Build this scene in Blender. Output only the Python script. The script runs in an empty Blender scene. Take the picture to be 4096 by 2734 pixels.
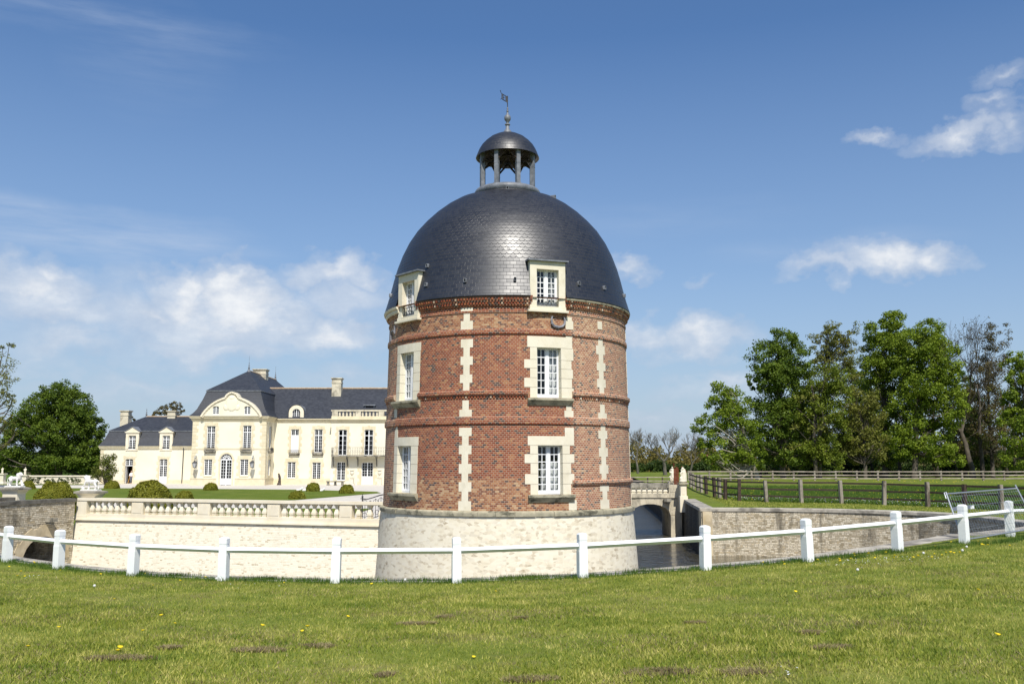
import bpy, math, random
import numpy as np
from mathutils import Vector, Matrix
rad = math.radians
scene = bpy.context.scene
col = scene.collection
R_ = random.Random(7)
N_ = np.random.default_rng(11)

# ------------------------------------------------------------------ camera, sky, sun, exposure
F = 3650.0; CX = 2048.0; CY = 1367.0; HOR = 1837.0
EZ = 3.2                                   # eye level; the courtyard lies at z = 0
TH = math.atan((HOR - CY) / F)
CT, ST = math.cos(TH), math.sin(TH)
cam_d = bpy.data.cameras.new("camera"); cam = bpy.data.objects.new("camera", cam_d); col.objects.link(cam)
cam.location = (0, 0, EZ); cam.rotation_euler = (math.pi / 2 + TH, 0, 0)
cam_d.sensor_width = 36.0; cam_d.lens = 36.0 * F / 4096.0
cam_d.clip_start = 0.1; cam_d.clip_end = 9000
scene.camera = cam

SUN_AZ = 10.0      # degrees right of straight behind the camera
SUN_EL = 52.0
sd = Vector((math.sin(rad(SUN_AZ)) * math.cos(rad(SUN_EL)), -math.cos(rad(SUN_AZ)) * math.cos(rad(SUN_EL)), math.sin(rad(SUN_EL))))
sun_d = bpy.data.lights.new("sun", 'SUN'); sun = bpy.data.objects.new("sun", sun_d); col.objects.link(sun)
sun_d.energy = 4.4; sun_d.angle = rad(0.5); sun_d.color = (1.0, 0.95, 0.86)
sun.rotation_euler = sd.to_track_quat('Z', 'Y').to_euler(); sun.location = (30, -60, 90)
scene.view_settings.view_transform = 'Standard'; scene.view_settings.look = 'None'
scene.view_settings.exposure = 0.30; scene.view_settings.gamma = 1.0

# ------------------------------------------------------------------ photo pixel -> place
K = 4096 / 2349.0
def ray(u, v):
    a = (u - CX) / F; b = (CY - v) / F
    return (a, CT - b * ST, ST + b * CT)
def atY(u, v, Y):
    r = ray(u, v); t = Y / r[1]; return Vector((r[0] * t, Y, EZ + r[2] * t))
def atZ(u, v, z):
    r = ray(u, v); t = (z - EZ) / r[2]; return Vector((r[0] * t, r[1] * t, z))


world = bpy.data.worlds.new("World"); scene.world = world; world.use_nodes = True


class NT:
    """tiny node-tree helper"""
    def __init__(s, tree):
        s.t = tree; tree.nodes.clear()
    def n(s, typ, **kw):
        nd = s.t.nodes.new(typ)
        for k, v in kw.items():
            if k == 'i':
                for kk, vv in v.items():
                    if hasattr(vv, 'is_linked') or hasattr(vv, 'links'):
                        s.t.links.new(vv, nd.inputs[kk])
                    else:
                        nd.inputs[kk].default_value = vv
            else:
                setattr(nd, k, v)
        return nd
    def link(s, a, b): s.t.links.new(a, b)
    def math(s, op, a, b=None, c=None, clamp=False):
        nd = s.t.nodes.new('ShaderNodeMath'); nd.operation = op; nd.use_clamp = clamp
        for k, v in enumerate((a, b, c)):
            if v is None: continue
            if isinstance(v, (int, float)): nd.inputs[k].default_value = v
            else: s.t.links.new(v, nd.inputs[k])
        return nd.outputs[0]
    def mix(s, fac, a, b, blend='MIX'):
        nd = s.t.nodes.new('ShaderNodeMix'); nd.data_type = 'RGBA'; nd.blend_type = blend
        for k, v in ((0, fac), (6, a), (7, b)):
            if isinstance(v, (int, float)): nd.inputs[k].default_value = v
            elif isinstance(v, tuple): nd.inputs[k].default_value = v if len(v) == 4 else (*v, 1)
            else: s.t.links.new(v, nd.inputs[k])
        return nd.outputs[2]
    def ramp(s, fac, stops, interp='LINEAR'):
        nd = s.t.nodes.new('ShaderNodeValToRGB'); cr = nd.color_ramp; cr.interpolation = interp
        while len(cr.elements) < len(stops): cr.elements.new(0.5)
        for e, (p, c) in zip(cr.elements, stops):
            e.position = p
            e.color = (c, c, c, 1) if isinstance(c, (int, float)) else (*c, 1)
        s.t.links.new(fac, nd.inputs[0]); return nd.outputs[0]
    def noise(s, vec, scale, detail=4.0, rough=0.55, dist=0.0):
        nd = s.t.nodes.new('ShaderNodeTexNoise'); nd.inputs['Scale'].default_value = scale
        nd.inputs['Detail'].default_value = detail; nd.inputs['Roughness'].default_value = rough; nd.inputs['Distortion'].default_value = dist
        if vec is not None: s.t.links.new(vec, nd.inputs['Vector'])
        return nd.outputs['Fac']
    def mapping(s, vec, scale=(1, 1, 1), loc=(0, 0, 0), rot=(0, 0, 0)):
        nd = s.t.nodes.new('ShaderNodeMapping'); nd.inputs['Scale'].default_value = scale
        nd.inputs['Location'].default_value = loc; nd.inputs['Rotation'].default_value = rot
        s.t.links.new(vec, nd.inputs['Vector']); return nd.outputs[0]


def build_world():
    T = NT(world.node_tree)
    sky = T.n('ShaderNodeTexSky', sky_type='NISHITA', sun_disc=False)
    sky.sun_elevation = rad(SUN_EL); sky.sun_rotation = rad(180 - SUN_AZ)
    sky.altitude = 0; sky.air_density = 1.0; sky.dust_density = 0.6; sky.ozone_density = 3.0
    hs = T.n('ShaderNodeHueSaturation', i={'Hue': 0.505, 'Saturation': 1.26, 'Value': 1.0, 'Color': sky.outputs[0]})
    tc = T.n('ShaderNodeTexCoord')
    sep = T.n('ShaderNodeSeparateXYZ', i={0: tc.outputs['Generated']})
    az = T.math('ARCTAN2', sep.outputs[0], sep.outputs[1]); el = T.math('ARCSINE', sep.outputs[2])
    v = T.n('ShaderNodeCombineXYZ', i={0: az, 1: el}).outputs[0]
    # billows: warp the blob coordinates with two sizes of noise
    def vnoise(scale, amp, seed):
        nd = T.n('ShaderNodeTexNoise'); nd.inputs['Scale'].default_value = scale; nd.inputs['Detail'].default_value = 5; nd.inputs['Roughness'].default_value = 0.55
        T.link(T.mapping(v, (1, 1.35, 1), (seed, seed * .7, 0)), nd.inputs['Vector'])
        a = T.n('ShaderNodeVectorMath', operation='SUBTRACT', i={0: nd.outputs['Color'], 1: (.5, .5, .5)})
        b = T.n('ShaderNodeVectorMath', operation='SCALE', i={0: a.outputs[0]}); b.inputs['Scale'].default_value = amp
        return b.outputs[0]
    w1 = T.n('ShaderNodeVectorMath', operation='ADD', i={0: vnoise(14, .085, 3.1), 1: vnoise(55, .022, 8.3)}).outputs[0]
    vw = T.n('ShaderNodeVectorMath', operation='ADD', i={0: v, 1: w1}).outputs[0]
    k = 2093.0
    def sky_dir(x, y):                      # bearing and height above the horizon of a place in the sky
        r = ray(x * K, y * K); return (math.atan2(r[0], r[1]), math.asin(r[2] / math.sqrt(r[0] ** 2 + r[1] ** 2 + r[2] ** 2)), 0)
    def blob(src, x, y, rx, ry, amt):
        a = T.n('ShaderNodeVectorMath', operation='SUBTRACT', i={0: src, 1: sky_dir(x, y)})
        b = T.n('ShaderNodeVectorMath', operation='MULTIPLY', i={0: a.outputs[0], 1: (k / rx, k / ry, 0)})
        c = T.n('ShaderNodeVectorMath', operation='LENGTH', i={0: b.outputs[0]})
        m = T.math('SUBTRACT', 1.0, c.outputs['Value'], clamp=True)
        return T.math('MULTIPLY', m, amt)
    def total(src, lst):
        acc = None
        for b in lst:
            q = blob(src, *b); acc = q if acc is None else T.math('MAXIMUM', acc, q)
        return acc
    cum = total(vw, [(560, 690, 165, 95, 1.3), (430, 690, 150, 85, 1.15), (350, 720, 140, 60, .95), (660, 720, 120, 70, .9), (60, 680, 190, 100, 1.05), (480, 730, 480, 115, .85), (140, 730, 300, 90, .8), (800, 690, 260, 80, .7), (520, 650, 120, 80, 1.35), (440, 655, 90, 60, 1.2), (95, 640, 90, 60, 1.0), (770, 770, 110, 60, 1.1),
                     (760, 632, 180, 62, .95), (850, 640, 90, 50, .8), (760, 765, 150, 70, 1.05), (500, 790, 330, 60, .8), (180, 800, 260, 55, .6),
                     (2050, 600, 170, 62, 1.15), (2150, 590, 85, 55, 1.1), (1930, 625, 150, 34, .75), (1600, 780, 170, 62, 1.0), (1480, 770, 100, 55, .85),
                     (2210, 308, 150, 42, .85), (2270, 240, 70, 36, .62), (2315, 172, 66, 32, .55), (2010, 305, 85, 30, .75), (2330, 275, 80, 46, .6),
                     (1440, 622, 70, 36, .7), (1600, 640, 45, 26, .4), (1660, 885, 190, 40, .6), (1500, 960, 150, 40, .5), (1080, 860, 260, 50, .55), (300, 880, 300, 36, .45), (800, 880, 160, 40, .45)])
    dens = T.ramp(cum, [(0.02, 0.0), (0.25, .24), (0.6, .64), (1.05, .90)], 'EASE')
    cir = total(T.n('ShaderNodeVectorMath', operation='ADD', i={0: v, 1: vnoise(6, .06, 1.7)}).outputs[0],
                [(210, 525, 420, 70, 1.0), (60, 480, 260, 40, .7), (420, 560, 260, 40, .7), (250, 60, 420, 55, .45), (330, 130, 200, 150, .25), (1900, 560, 300, 40, .35), (1400, 500, 500, 60, .2)])
    streak = T.noise(T.mapping(v, (5, 38, 1), (0, 0, 0), (0, 0, rad(-14))), 1.6, 5, .6)
    cirm = T.math('MULTIPLY', T.math('MULTIPLY', cir, T.ramp(streak, [(.33, 0.05), (.75, 1.0)])), .75)
    # cloud bases are a little greyer than their tops
    base = T.noise(T.mapping(v, (11, 17, 1), (4, 2, 0)), 1.9, 7, .66)
    lit = T.ramp(T.math('ADD', T.math('MULTIPLY', cum, .42), T.math('MULTIPLY', base, .85)), [(.38, (3.9, 4.5, 5.6)), (.68, (5.3, 5.75, 6.5)), (1.0, (7.6, 7.7, 7.8))])
    # pale band of moist air low over the horizon
    low = T.ramp(el, [(0.0, .85), (.08, .68), (.20, .40), (.45, .09)])
    c0 = T.mix(low, hs.outputs[0], (3.3, 4.2, 5.6))
    c1 = T.mix(cirm, c0, (4.6, 5.3, 6.5))
    c2 = T.mix(dens, c1, lit)
    bg = T.n('ShaderNodeBackground', i={'Color': c2, 'Strength': 0.1})
    out = T.n('ShaderNodeOutputWorld'); T.link(bg.outputs[0], out.inputs[0])
build_world()

# ------------------------------------------------------------------ object helpers
def absloc(o):
    p = Vector((0, 0, 0))
    while o is not None:
        p += o.location; o = o.parent
    return p
def tag(o, label=None, cat=None, group=None, kind=None):
    for k, v in (('label', label), ('category', cat), ('group', group), ('kind', kind)):
        if v: o[k] = v
    return o
def thing(name, label, cat, loc=(0, 0, 0), group=None):
    o = bpy.data.objects.new(name, None); o.empty_display_size = .3; col.objects.link(o); o.location = loc
    return tag(o, label, cat, group)
def copy_tree(o, parent=None):
    c = o.copy(); col.objects.link(c)
    if parent is not None:
        c.parent = parent; c.matrix_parent_inverse = o.matrix_parent_inverse
    for ch in list(o.children): copy_tree(ch, c)
    return c

class MB:
    def __init__(s): s.v = []; s.f = []; s.uv = []; s.anyuv = False
    def add(s, vs, fs, uvs=None):
        b = len(s.v); s.v += [tuple(p) for p in vs]; s.f += [tuple(b + i for i in f) for f in fs]
        if uvs: s.uv += uvs; s.anyuv = True
        else: s.uv += [[(0, 0)] * len(f) for f in fs]
        return s
    def quad(s, a, b, c, d, uv=None): return s.add([a, b, c, d], [(0, 1, 2, 3)], [uv] if uv else None)
    def box(s, x0, x1, y0, y1, z0, z1, M=None):
        vs = [Vector(p) for p in ((x0, y0, z0), (x1, y0, z0), (x1, y1, z0), (x0, y1, z0), (x0, y0, z1), (x1, y0, z1), (x1, y1, z1), (x0, y1, z1))]
        if M is not None: vs = [M @ p for p in vs]
        return s.add(vs, [(0, 3, 2, 1), (4, 5, 6, 7), (0, 1, 5, 4), (1, 2, 6, 5), (2, 3, 7, 6), (3, 0, 4, 7)])
    def frustum(s, c, w0, d0, w1, d1, z0, z1, M=None):
        x, y = c; vs = [Vector(p) for p in ((x - w0, y - d0, z0), (x + w0, y - d0, z0), (x + w0, y + d0, z0), (x - w0, y + d0, z0), (x - w1, y - d1, z1), (x + w1, y - d1, z1), (x + w1, y + d1, z1), (x - w1, y + d1, z1))]
        if M is not None: vs = [M @ p for p in vs]
        return s.add(vs, [(0, 3, 2, 1), (4, 5, 6, 7), (0, 1, 5, 4), (1, 2, 6, 5), (2, 3, 7, 6), (3, 0, 4, 7)])
    def prism(s, poly, off, M=None):
        """polygon (list of 3-D points) extruded by vector off"""
        n = len(poly); off = Vector(off); a = [Vector(p) for p in poly]; b = [p + off for p in a]
        vs = a + b
        if M is not None: vs = [M @ p for p in vs]
        return s.add(vs, [tuple(range(n))[::-1], tuple(range(n, 2 * n))] + [(i, (i + 1) % n, n + (i + 1) % n, n + i) for i in range(n)])
    def tube(s, pts, rs, n=6, caps=True):
        pts = [Vector(p) for p in pts]
        if isinstance(rs, (int, float)): rs = [rs] * len(pts)
        rings = []; ref = None
        for i, p in enumerate(pts):
            d = (pts[min(i + 1, len(pts) - 1)] - pts[max(i - 1, 0)])
            if d.length < 1e-9: d = Vector((0, 0, 1))
            d.normalize()
            if ref is None: ref = Vector((1, 0, 0)) if abs(d.x) < .8 else Vector((0, 1, 0))
            a = (ref - d * ref.dot(d)).normalized(); b = d.cross(a); ref = a
            rings.append([p + (a * math.cos(2 * math.pi * k / n) + b * math.sin(2 * math.pi * k / n)) * rs[i] for k in range(n)])
        vs = [q for r in rings for q in r]; fs = []
        for i in range(len(pts) - 1):
            for k in range(n): fs.append((i * n + k, i * n + (k + 1) % n, (i + 1) * n + (k + 1) % n, (i + 1) * n + k))
        if caps: fs.append(tuple(range(n))[::-1]); fs.append(tuple((len(pts) - 1) * n + k for k in range(n)))
        return s.add(vs, fs)
    def lathe(s, prof, n=32, c=(0, 0), a0=0.0, a1=360.0, us=1.0, v0=0.0):
        """profile [(r, z)...] turned about the vertical axis; angle 0 looks to -y, positive to +x; UV in metres"""
        full = abs(a1 - a0) > 359.9; vs = []; fs = []; uv = []
        ln = [v0]
        for i in range(1, len(prof)): ln.append(ln[-1] + math.hypot(prof[i][0] - prof[i - 1][0], prof[i][1] - prof[i - 1][1]))
        m = n if full else n + 1
        for k in range(m):
            a = rad(a0 + (a1 - a0) * k / n)
            for r, z in prof: vs.append((c[0] + r * math.sin(a), c[1] - r * math.cos(a), z))
        P = len(prof)
        for k in range(n):
            k2 = (k + 1) % m; A = rad(a0 + (a1 - a0) * k / n) * us; B = rad(a0 + (a1 - a0) * (k + 1) / n) * us
            for i in range(P - 1):
                fs.append((k * P + i, k2 * P + i, k2 * P + i + 1, k * P + i + 1))
                uv.append([(A, ln[i]), (B, ln[i]), (B, ln[i + 1]), (A, ln[i + 1])])
        return s.add(vs, fs, uv)
    def ball(s, c, r, n=10, m=7, M=None):
        if isinstance(r, (int, float)): r = (r, r, r)
        vs = []; fs = []
        for i in range(m + 1):
            t = math.pi * i / m
            for k in range(n):
                a = 2 * math.pi * k / n
                p = Vector((r[0] * math.sin(t) * math.cos(a), r[1] * math.sin(t) * math.sin(a), r[2] * math.cos(t)))
                if M is not None: p = M @ p
                vs.append(Vector(c) + p)
        for i in range(m):
            for k in range(n): fs.append((i * n + k, (i + 1) * n + k, (i + 1) * n + (k + 1) % n, i * n + (k + 1) % n))
        return s.add(vs, fs)
    def build(s, name, mat, parent=None, smooth=False, local=False, label=None, angle=None):
        me = bpy.data.meshes.new(name); off = Vector((0, 0, 0))
        if parent is not None and not local: off = absloc(parent)
        me.from_pydata([(p[0] - off.x, p[1] - off.y, p[2] - off.z) for p in s.v], [], s.f)
        if s.anyuv:
            L = me.uv_layers.new(name="UVMap"); L.data.foreach_set('uv', [c for f in s.uv for q in f for c in q])
        if smooth: me.polygons.foreach_set('use_smooth', [True] * len(me.polygons))
        if mat is not None: me.materials.append(mat)
        me.validate(); me.update()
        o = bpy.data.objects.new(name, me); col.objects.link(o)
        if smooth and angle: me.set_sharp_from_angle(angle=rad(angle))
        if parent is not None: o.parent = parent
        if label: o['label'] = label
        return o

def remesh(mb, voxel, name, mat, parent=None, local=False, smooth_it=2):
    """fuse overlapping lumps into one continuous skin"""
    o = mb.build("tmp", None)
    m = o.modifiers.new("r", 'REMESH'); m.mode = 'VOXEL'; m.voxel_size = voxel
    m2 = o.modifiers.new("s", 'SMOOTH'); m2.iterations = smooth_it; m2.factor = .5
    dg = bpy.context.evaluated_depsgraph_get(); me = bpy.data.meshes.new_from_object(o.evaluated_get(dg))
    bpy.data.objects.remove(o)
    me.name = name; me.materials.clear(); me.materials.append(mat)
    me.polygons.foreach_set('use_smooth', [True] * len(me.polygons))
    if parent is not None and not local:
        me.transform(Matrix.Translation(-absloc(parent)))
    q = bpy.data.objects.new(name, me); col.objects.link(q)
    if parent is not None: q.parent = parent
    return q

def mesh_np(name, V, k, mat, parent=None, kind=None):
    """V: (n*k, 3) vertices, every k of them one face"""
    V = np.asarray(V, dtype=np.float32); n = len(V) // k
    if parent is not None: V = V - np.array(absloc(parent), dtype=np.float32)
    me = bpy.data.meshes.new(name); me.vertices.add(n * k); me.vertices.foreach_set('co', V.ravel())
    me.loops.add(n * k); me.loops.foreach_set('vertex_index', np.arange(n * k, dtype=np.int32))
    me.polygons.add(n); me.polygons.foreach_set('loop_start', np.arange(0, n * k, k, dtype=np.int32))
    try: me.polygons.foreach_set('loop_total', np.full(n, k, dtype=np.int32))
    except Exception: pass
    me.update(calc_edges=True); me.materials.append(mat)
    o = bpy.data.objects.new(name, me); col.objects.link(o)
    if parent is not None: o.parent = parent
    if kind: o['kind'] = kind
    return o

# ------------------------------------------------------------------ materials
M = {}
def new_mat(name):
    m = bpy.data.materials.new(name); m.use_nodes = True; T = NT(m.node_tree); M[name] = m
    b = T.n('ShaderNodeBsdfPrincipled'); o = T.n('ShaderNodeOutputMaterial'); T.link(b.outputs[0], o.inputs[0])
    return m, T, b, o
def setcol(T, b, c):
    if isinstance(c, tuple): b.inputs['Base Color'].default_value = (*c, 1)
    else: T.link(c, b.inputs['Base Color'])
def bump(T, b, h, strength, dist=.02):
    nd = T.n('ShaderNodeBump', i={'Strength': strength, 'Distance': dist, 'Height': h}); T.link(nd.outputs[0], b.inputs['Normal'])

def mottled(name, c0, c1, scale=3.0, rough=.8, bumps=.15, detail=6, spec=.3, metal=0.0, stains=None, stretch=(1, 1, 1)):
    m, T, b, o = new_mat(name)
    g = T.n('ShaderNodeNewGeometry').outputs['Position']; gm = T.mapping(g, stretch)
    f = T.noise(gm, scale, detail, .6)
    c = T.ramp(f, [(.3, c0), (.7, c1)])
    if stains:
        sc, amount, low, hi, sts = stains
        s = T.noise(T.mapping(g, sts), 1.0, 6, .65)
        c = T.mix(T.math('MULTIPLY', T.ramp(s, [(low, 0.0), (hi, 1.0)]), amount), c, sc)
    setcol(T, b, c); b.inputs['Roughness'].default_value = rough; b.inputs['Specular IOR Level'].default_value = spec; b.inputs['Metallic'].default_value = metal
    if bumps: bump(T, b, T.noise(gm, scale * 6, 4, .6), bumps, .02)
    return m

mottled('render_wall', (.75, .69, .53), (.81, .76, .61), .35, .9, .05, stains=((.60, .52, .38), .35, .55, .85, (.5, .5, .25)))
mottled('dressed_stone', (.70, .62, .46), (.79, .73, .59), 1.3, .85, .1, stains=((.42, .36, .26), .4, .58, .8, (1.5, 1.5, .6)))
mottled('quoin_stone', (.60, .52, .35), (.71, .64, .47), 1.5, .85, .1, stains=((.42, .36, .26), .4, .58, .8, (1.5, 1.5, .6)))
mottled('tower_stone', (.68, .62, .47), (.77, .72, .58), 2.2, .85, .12, stains=((.40, .36, .27), .5, .58, .78, (2.4, 2.4, 1.6)))
mottled('sill_stone', (.30, .28, .20), (.50, .45, .32), 4, .9, .3, stains=((.07, .07, .05), .85, .5, .62, (2, 2, 3)))
mottled('weathered_stone', (.20, .185, .15), (.38, .35, .28), 2.5, .9, .3, stains=((.06, .058, .05), .9, .45, .62, (1.6, 1.6, .8)))
mottled('white_stone', (.74, .72, .66), (.82, .80, .76), 6, .7, .15)
mottled('old_statue_stone', (.62, .56, .42), (.78, .73, .60), 5, .8, .2, stains=((.25, .22, .16), .5, .58, .75, (4, 4, 4)))
mottled('white_paint', (.77, .79, .80), (.84, .85, .85), 3, .5, .15, spec=.35, stains=((.36, .37, .30), .5, .62, .80, (7, 7, 2.2)))
mottled('white_joinery', (.74, .75, .76), (.80, .81, .82), 2, .5, 0)
mottled('dark_wood', (.035, .024, .018), (.085, .06, .045), 5, .85, .4, stretch=(1, 1, 4))
mottled('grey_wood', (.20, .175, .14), (.36, .32, .26), 3, .9, .4, stains=((.06, .045, .03), .8, .5, .64, (2.5, 2.5, .8)))
mottled('pale_rail_wood', (.22, .18, .145), (.48, .42, .35), 1.2, .9, .3)
mottled('bark', (.05, .042, .032), (.13, .11, .085), 3, .95, .5, stretch=(1, 1, .4))
mottled('grey_bark', (.10, .092, .078), (.20, .185, .155), 2.5, .95, .4, stretch=(1, 1, .4))
mottled('pale_bark', (.22, .20, .165), (.44, .40, .34), 2.5, .95, .4, stretch=(1, 1, .4))
mottled('rust', (.10, .025, .012), (.22, .06, .028), 3, .9, .3)
mottled('iron', (.02, .02, .022), (.05, .05, .055), 8, .55, .1, spec=.5)
mottled('horseshoe_iron', (.16, .16, .18), (.26, .26, .29), 8, .5, .1, spec=.5)
mottled('galvanised', (.34, .36, .39), (.46, .48, .51), 10, .38, .05, metal=.7)
mottled('lead', (.11, .12, .135), (.23, .245, .27), 4, .5, .15, spec=.5, stains=((.10, .105, .11), .6, .5, .7, (6, 6, 2)))
mottled('bronze', (.028, .018, .012), (.07, .045, .03), 6, .4, .3, spec=.6)
mottled('red_tile', (.34, .14, .085), (.48, .22, .14), 4, .9, .2)
mottled('ridge_tile', (.30, .20, .12), (.50, .40, .28), 5, .9, .2)
mottled('gravel', (.52, .48, .41), (.64, .60, .53), 2.5, .95, .3, stains=((.42, .38, .31), .5, .5, .75, (.12, .12, 1)))
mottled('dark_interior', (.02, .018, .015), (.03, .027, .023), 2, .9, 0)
mottled('curtain', (.72, .72, .72), (.80, .80, .80), 5, .9, 0)
mottled('yellow_ladder', (.50, .26, .07), (.62, .34, .10), 6, .6, 0)
mottled('skin', (.55, .34, .25), (.60, .38, .28), 20, .6, 0)
mottled('white_cloth', (.72, .73, .76), (.80, .80, .82), 20, .8, 0)
mottled('dark_cloth', (.10, .11, .14), (.16, .17, .2), 20, .8, 0)
mottled('hair', (.04, .03, .02), (.07, .05, .035), 20, .7, 0)
mottled('petal', (.80, .58, .015), (.86, .68, .03), 40, .6, 0)
mottled('seed_head', (.55, .55, .52), (.66, .66, .63), 60, .9, 0)
mottled('stem', (.10, .17, .04), (.16, .22, .06), 40, .7, 0)
mottled('soil', (.06, .045, .03), (.15, .115, .07), 4, .98, .5)
mottled('moat_bed', (.05, .045, .03), (.08, .07, .045), .6, .95, .2)
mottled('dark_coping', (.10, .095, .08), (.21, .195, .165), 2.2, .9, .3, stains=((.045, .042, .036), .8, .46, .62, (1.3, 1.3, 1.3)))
mottled('coping', (.33, .30, .25), (.50, .465, .39), 2.2, .9, .3, stains=((.12, .11, .095), .8, .46, .62, (1.3, 1.3, 1.3)))
mottled('bridge_stone', (.44, .39, .29), (.64, .57, .43), 1.6, .9, .3, stains=((.17, .155, .125), .8, .5, .68, (1.5, 1.5, .7)))
mottled('arch_stone', (.42, .33, .19), (.62, .53, .37), 2.0, .9, .3, stains=((.24, .21, .17), .6, .5, .7, (1.3, 1.3, .5)))

def rubble(name, cols, mortar, sx, sy, stain=.6, stain_col=(.10, .09, .075), stain_lo=.5, stain_hi=.68, edge=.05, bmp=.6):
    """coursed rubble: stretched cells of their own tint, lime joints, long dark weather streaks"""
    m, T, b, o = new_mat(name)
    uv = T.n('ShaderNodeUVMap').outputs[0]
    w = T.n('ShaderNodeTexNoise', i={'Scale': 1.4, 'Detail': 3.0, 'Vector': uv})
    off = T.n('ShaderNodeVectorMath', operation='SCALE', i={0: w.outputs['Color']}); off.inputs['Scale'].default_value = .12
    p = T.n('ShaderNodeVectorMath', operation='ADD', i={0: uv, 1: off.outputs[0]}).outputs[0]
    ps = T.mapping(p, (sx, sy, 1))
    v1 = T.n('ShaderNodeTexVoronoi', i={'Scale': 1.0, 'Vector': ps, 'Randomness': .75})
    v2 = T.n('ShaderNodeTexVoronoi', feature='DISTANCE_TO_EDGE', i={'Scale': 1.0, 'Vector': ps, 'Randomness': .75})
    sepc = T.n('ShaderNodeSeparateColor', i={0: v1.outputs['Color']})
    c = T.ramp(sepc.outputs[0], cols)
    c = T.mix(T.ramp(T.noise(uv, 3.5, 5, .65), [(.36, .05), (.64, .8)]), c, mortar)
    joint = T.ramp(v2.outputs['Distance'], [(edge * .4, 0.0), (edge * 2, 1.0)])
    c = T.mix(joint, mortar, c)
    st = T.noise(T.mapping(uv, (.9, .16, 1), (3, 1, 0)), 1.5, 7, .68)
    c = T.mix(T.math('MULTIPLY', T.ramp(st, [(stain_lo, 0.0), (stain_hi, 1.0)]), stain), c, stain_col)
    setcol(T, b, c); b.inputs['Roughness'].default_value = .92; b.inputs['Specular IOR Level'].default_value = .2
    bump(T, b, T.math('ADD', joint, T.math('MULTIPLY', T.noise(ps, 3, 4, .6), .5)), bmp, .03)
def coursed(name, cols, mortar, w, h, stain, stain_col, lo, hi, bmp, lime=.3):
    """thin uneven courses of rubble, every stone its own tint, joints wavering, long weather streaks"""
    m, T, b, o = new_mat(name)
    uv = T.n('ShaderNodeUVMap').outputs[0]
    def warp(scale, amp):
        nd = T.n('ShaderNodeTexNoise', i={'Scale': scale, 'Detail': 2.0, 'Vector': uv}); a = T.n('ShaderNodeVectorMath', operation='SUBTRACT', i={0: nd.outputs['Color'], 1: (.5, .5, .5)})
        return T.n('ShaderNodeVectorMath', operation='MULTIPLY', i={0: a.outputs[0], 1: amp}).outputs[0]
    p = T.n('ShaderNodeVectorMath', operation='ADD', i={0: uv, 1: warp(.9, (.25, .16, 0))}).outputs[0]; p = T.n('ShaderNodeVectorMath', operation='ADD', i={0: p, 1: warp(7, (.10, .045, 0))}).outputs[0]
    br = T.n('ShaderNodeTexBrick', offset=.37, squash=.62, squash_frequency=3, i={'Vector': p, 'Color1': (0, 0, 0, 1), 'Color2': (1, 1, 1, 1), 'Mortar': (.5, .5, .5, 1), 'Scale': 1.0, 'Mortar Size': .011, 'Mortar Smooth': .6, 'Bias': 0.0, 'Brick Width': w, 'Row Height': h})
    c = T.ramp(br.outputs['Color'], cols)
    c = T.mix(T.math('MULTIPLY', T.ramp(T.noise(uv, 2.2, 5, .65), [(.4, 0.0), (.7, 1.0)]), lime), c, mortar)
    c = T.mix(br.outputs['Fac'], c, mortar)
    st = T.noise(T.mapping(uv, (.9, .16, 1), (3, 1, 0)), 1.5, 7, .68)
    c = T.mix(T.math('MULTIPLY', T.ramp(st, [(lo, 0.0), (hi, 1.0)]), stain), c, stain_col)
    setcol(T, b, c); b.inputs['Roughness'].default_value = .92; b.inputs['Specular IOR Level'].default_value = .2
    bump(T, b, T.math('ADD', T.math('MULTIPLY', br.outputs['Fac'], -1.0), T.math('ADD', T.math('MULTIPLY', br.outputs['Color'], .5), T.math('MULTIPLY', T.noise(uv, 14, 4, .6), .6))), bmp, .03)
coursed('cream_rubble', [(0, (.42, .34, .22)), (.05, (.58, .51, .37)), (.15, (.70, .64, .50)), (.9, (.79, .74, .61)), (1, (.52, .42, .26))], (.76, .71, .57), .18, .072, .35, (.44, .40, .32), .58, .78, .35, .6)
coursed('grey_rubble', [(0, (.30, .25, .16)), (.3, (.54, .47, .35)), (.8, (.72, .65, .51)), (1, (.50, .40, .25))], (.34, .29, .21), .20, .085, .85, (.10, .09, .07), .51, .67, .9, .2)
coursed('stained_shaded_rubble', [(0, (.08, .075, .06)), (.5, (.14, .125, .10)), (1, (.20, .18, .145))], (.07, .06, .05), .20, .085, .7, (.045, .04, .035), .45, .62, .9, .2)  # stained stone, with the canal wall's shade also put into its colours
rubble('base_rubble', [(0, (.36, .29, .19)), (.14, (.54, .46, .33)), (.34, (.70, .63, .47)), (.8, (.78, .73, .60)), (1, (.54, .48, .37))], (.77, .71, .56), 5.0, 11.0, .35, (.46, .41, .31), .58, .78, .015, .16)

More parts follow.
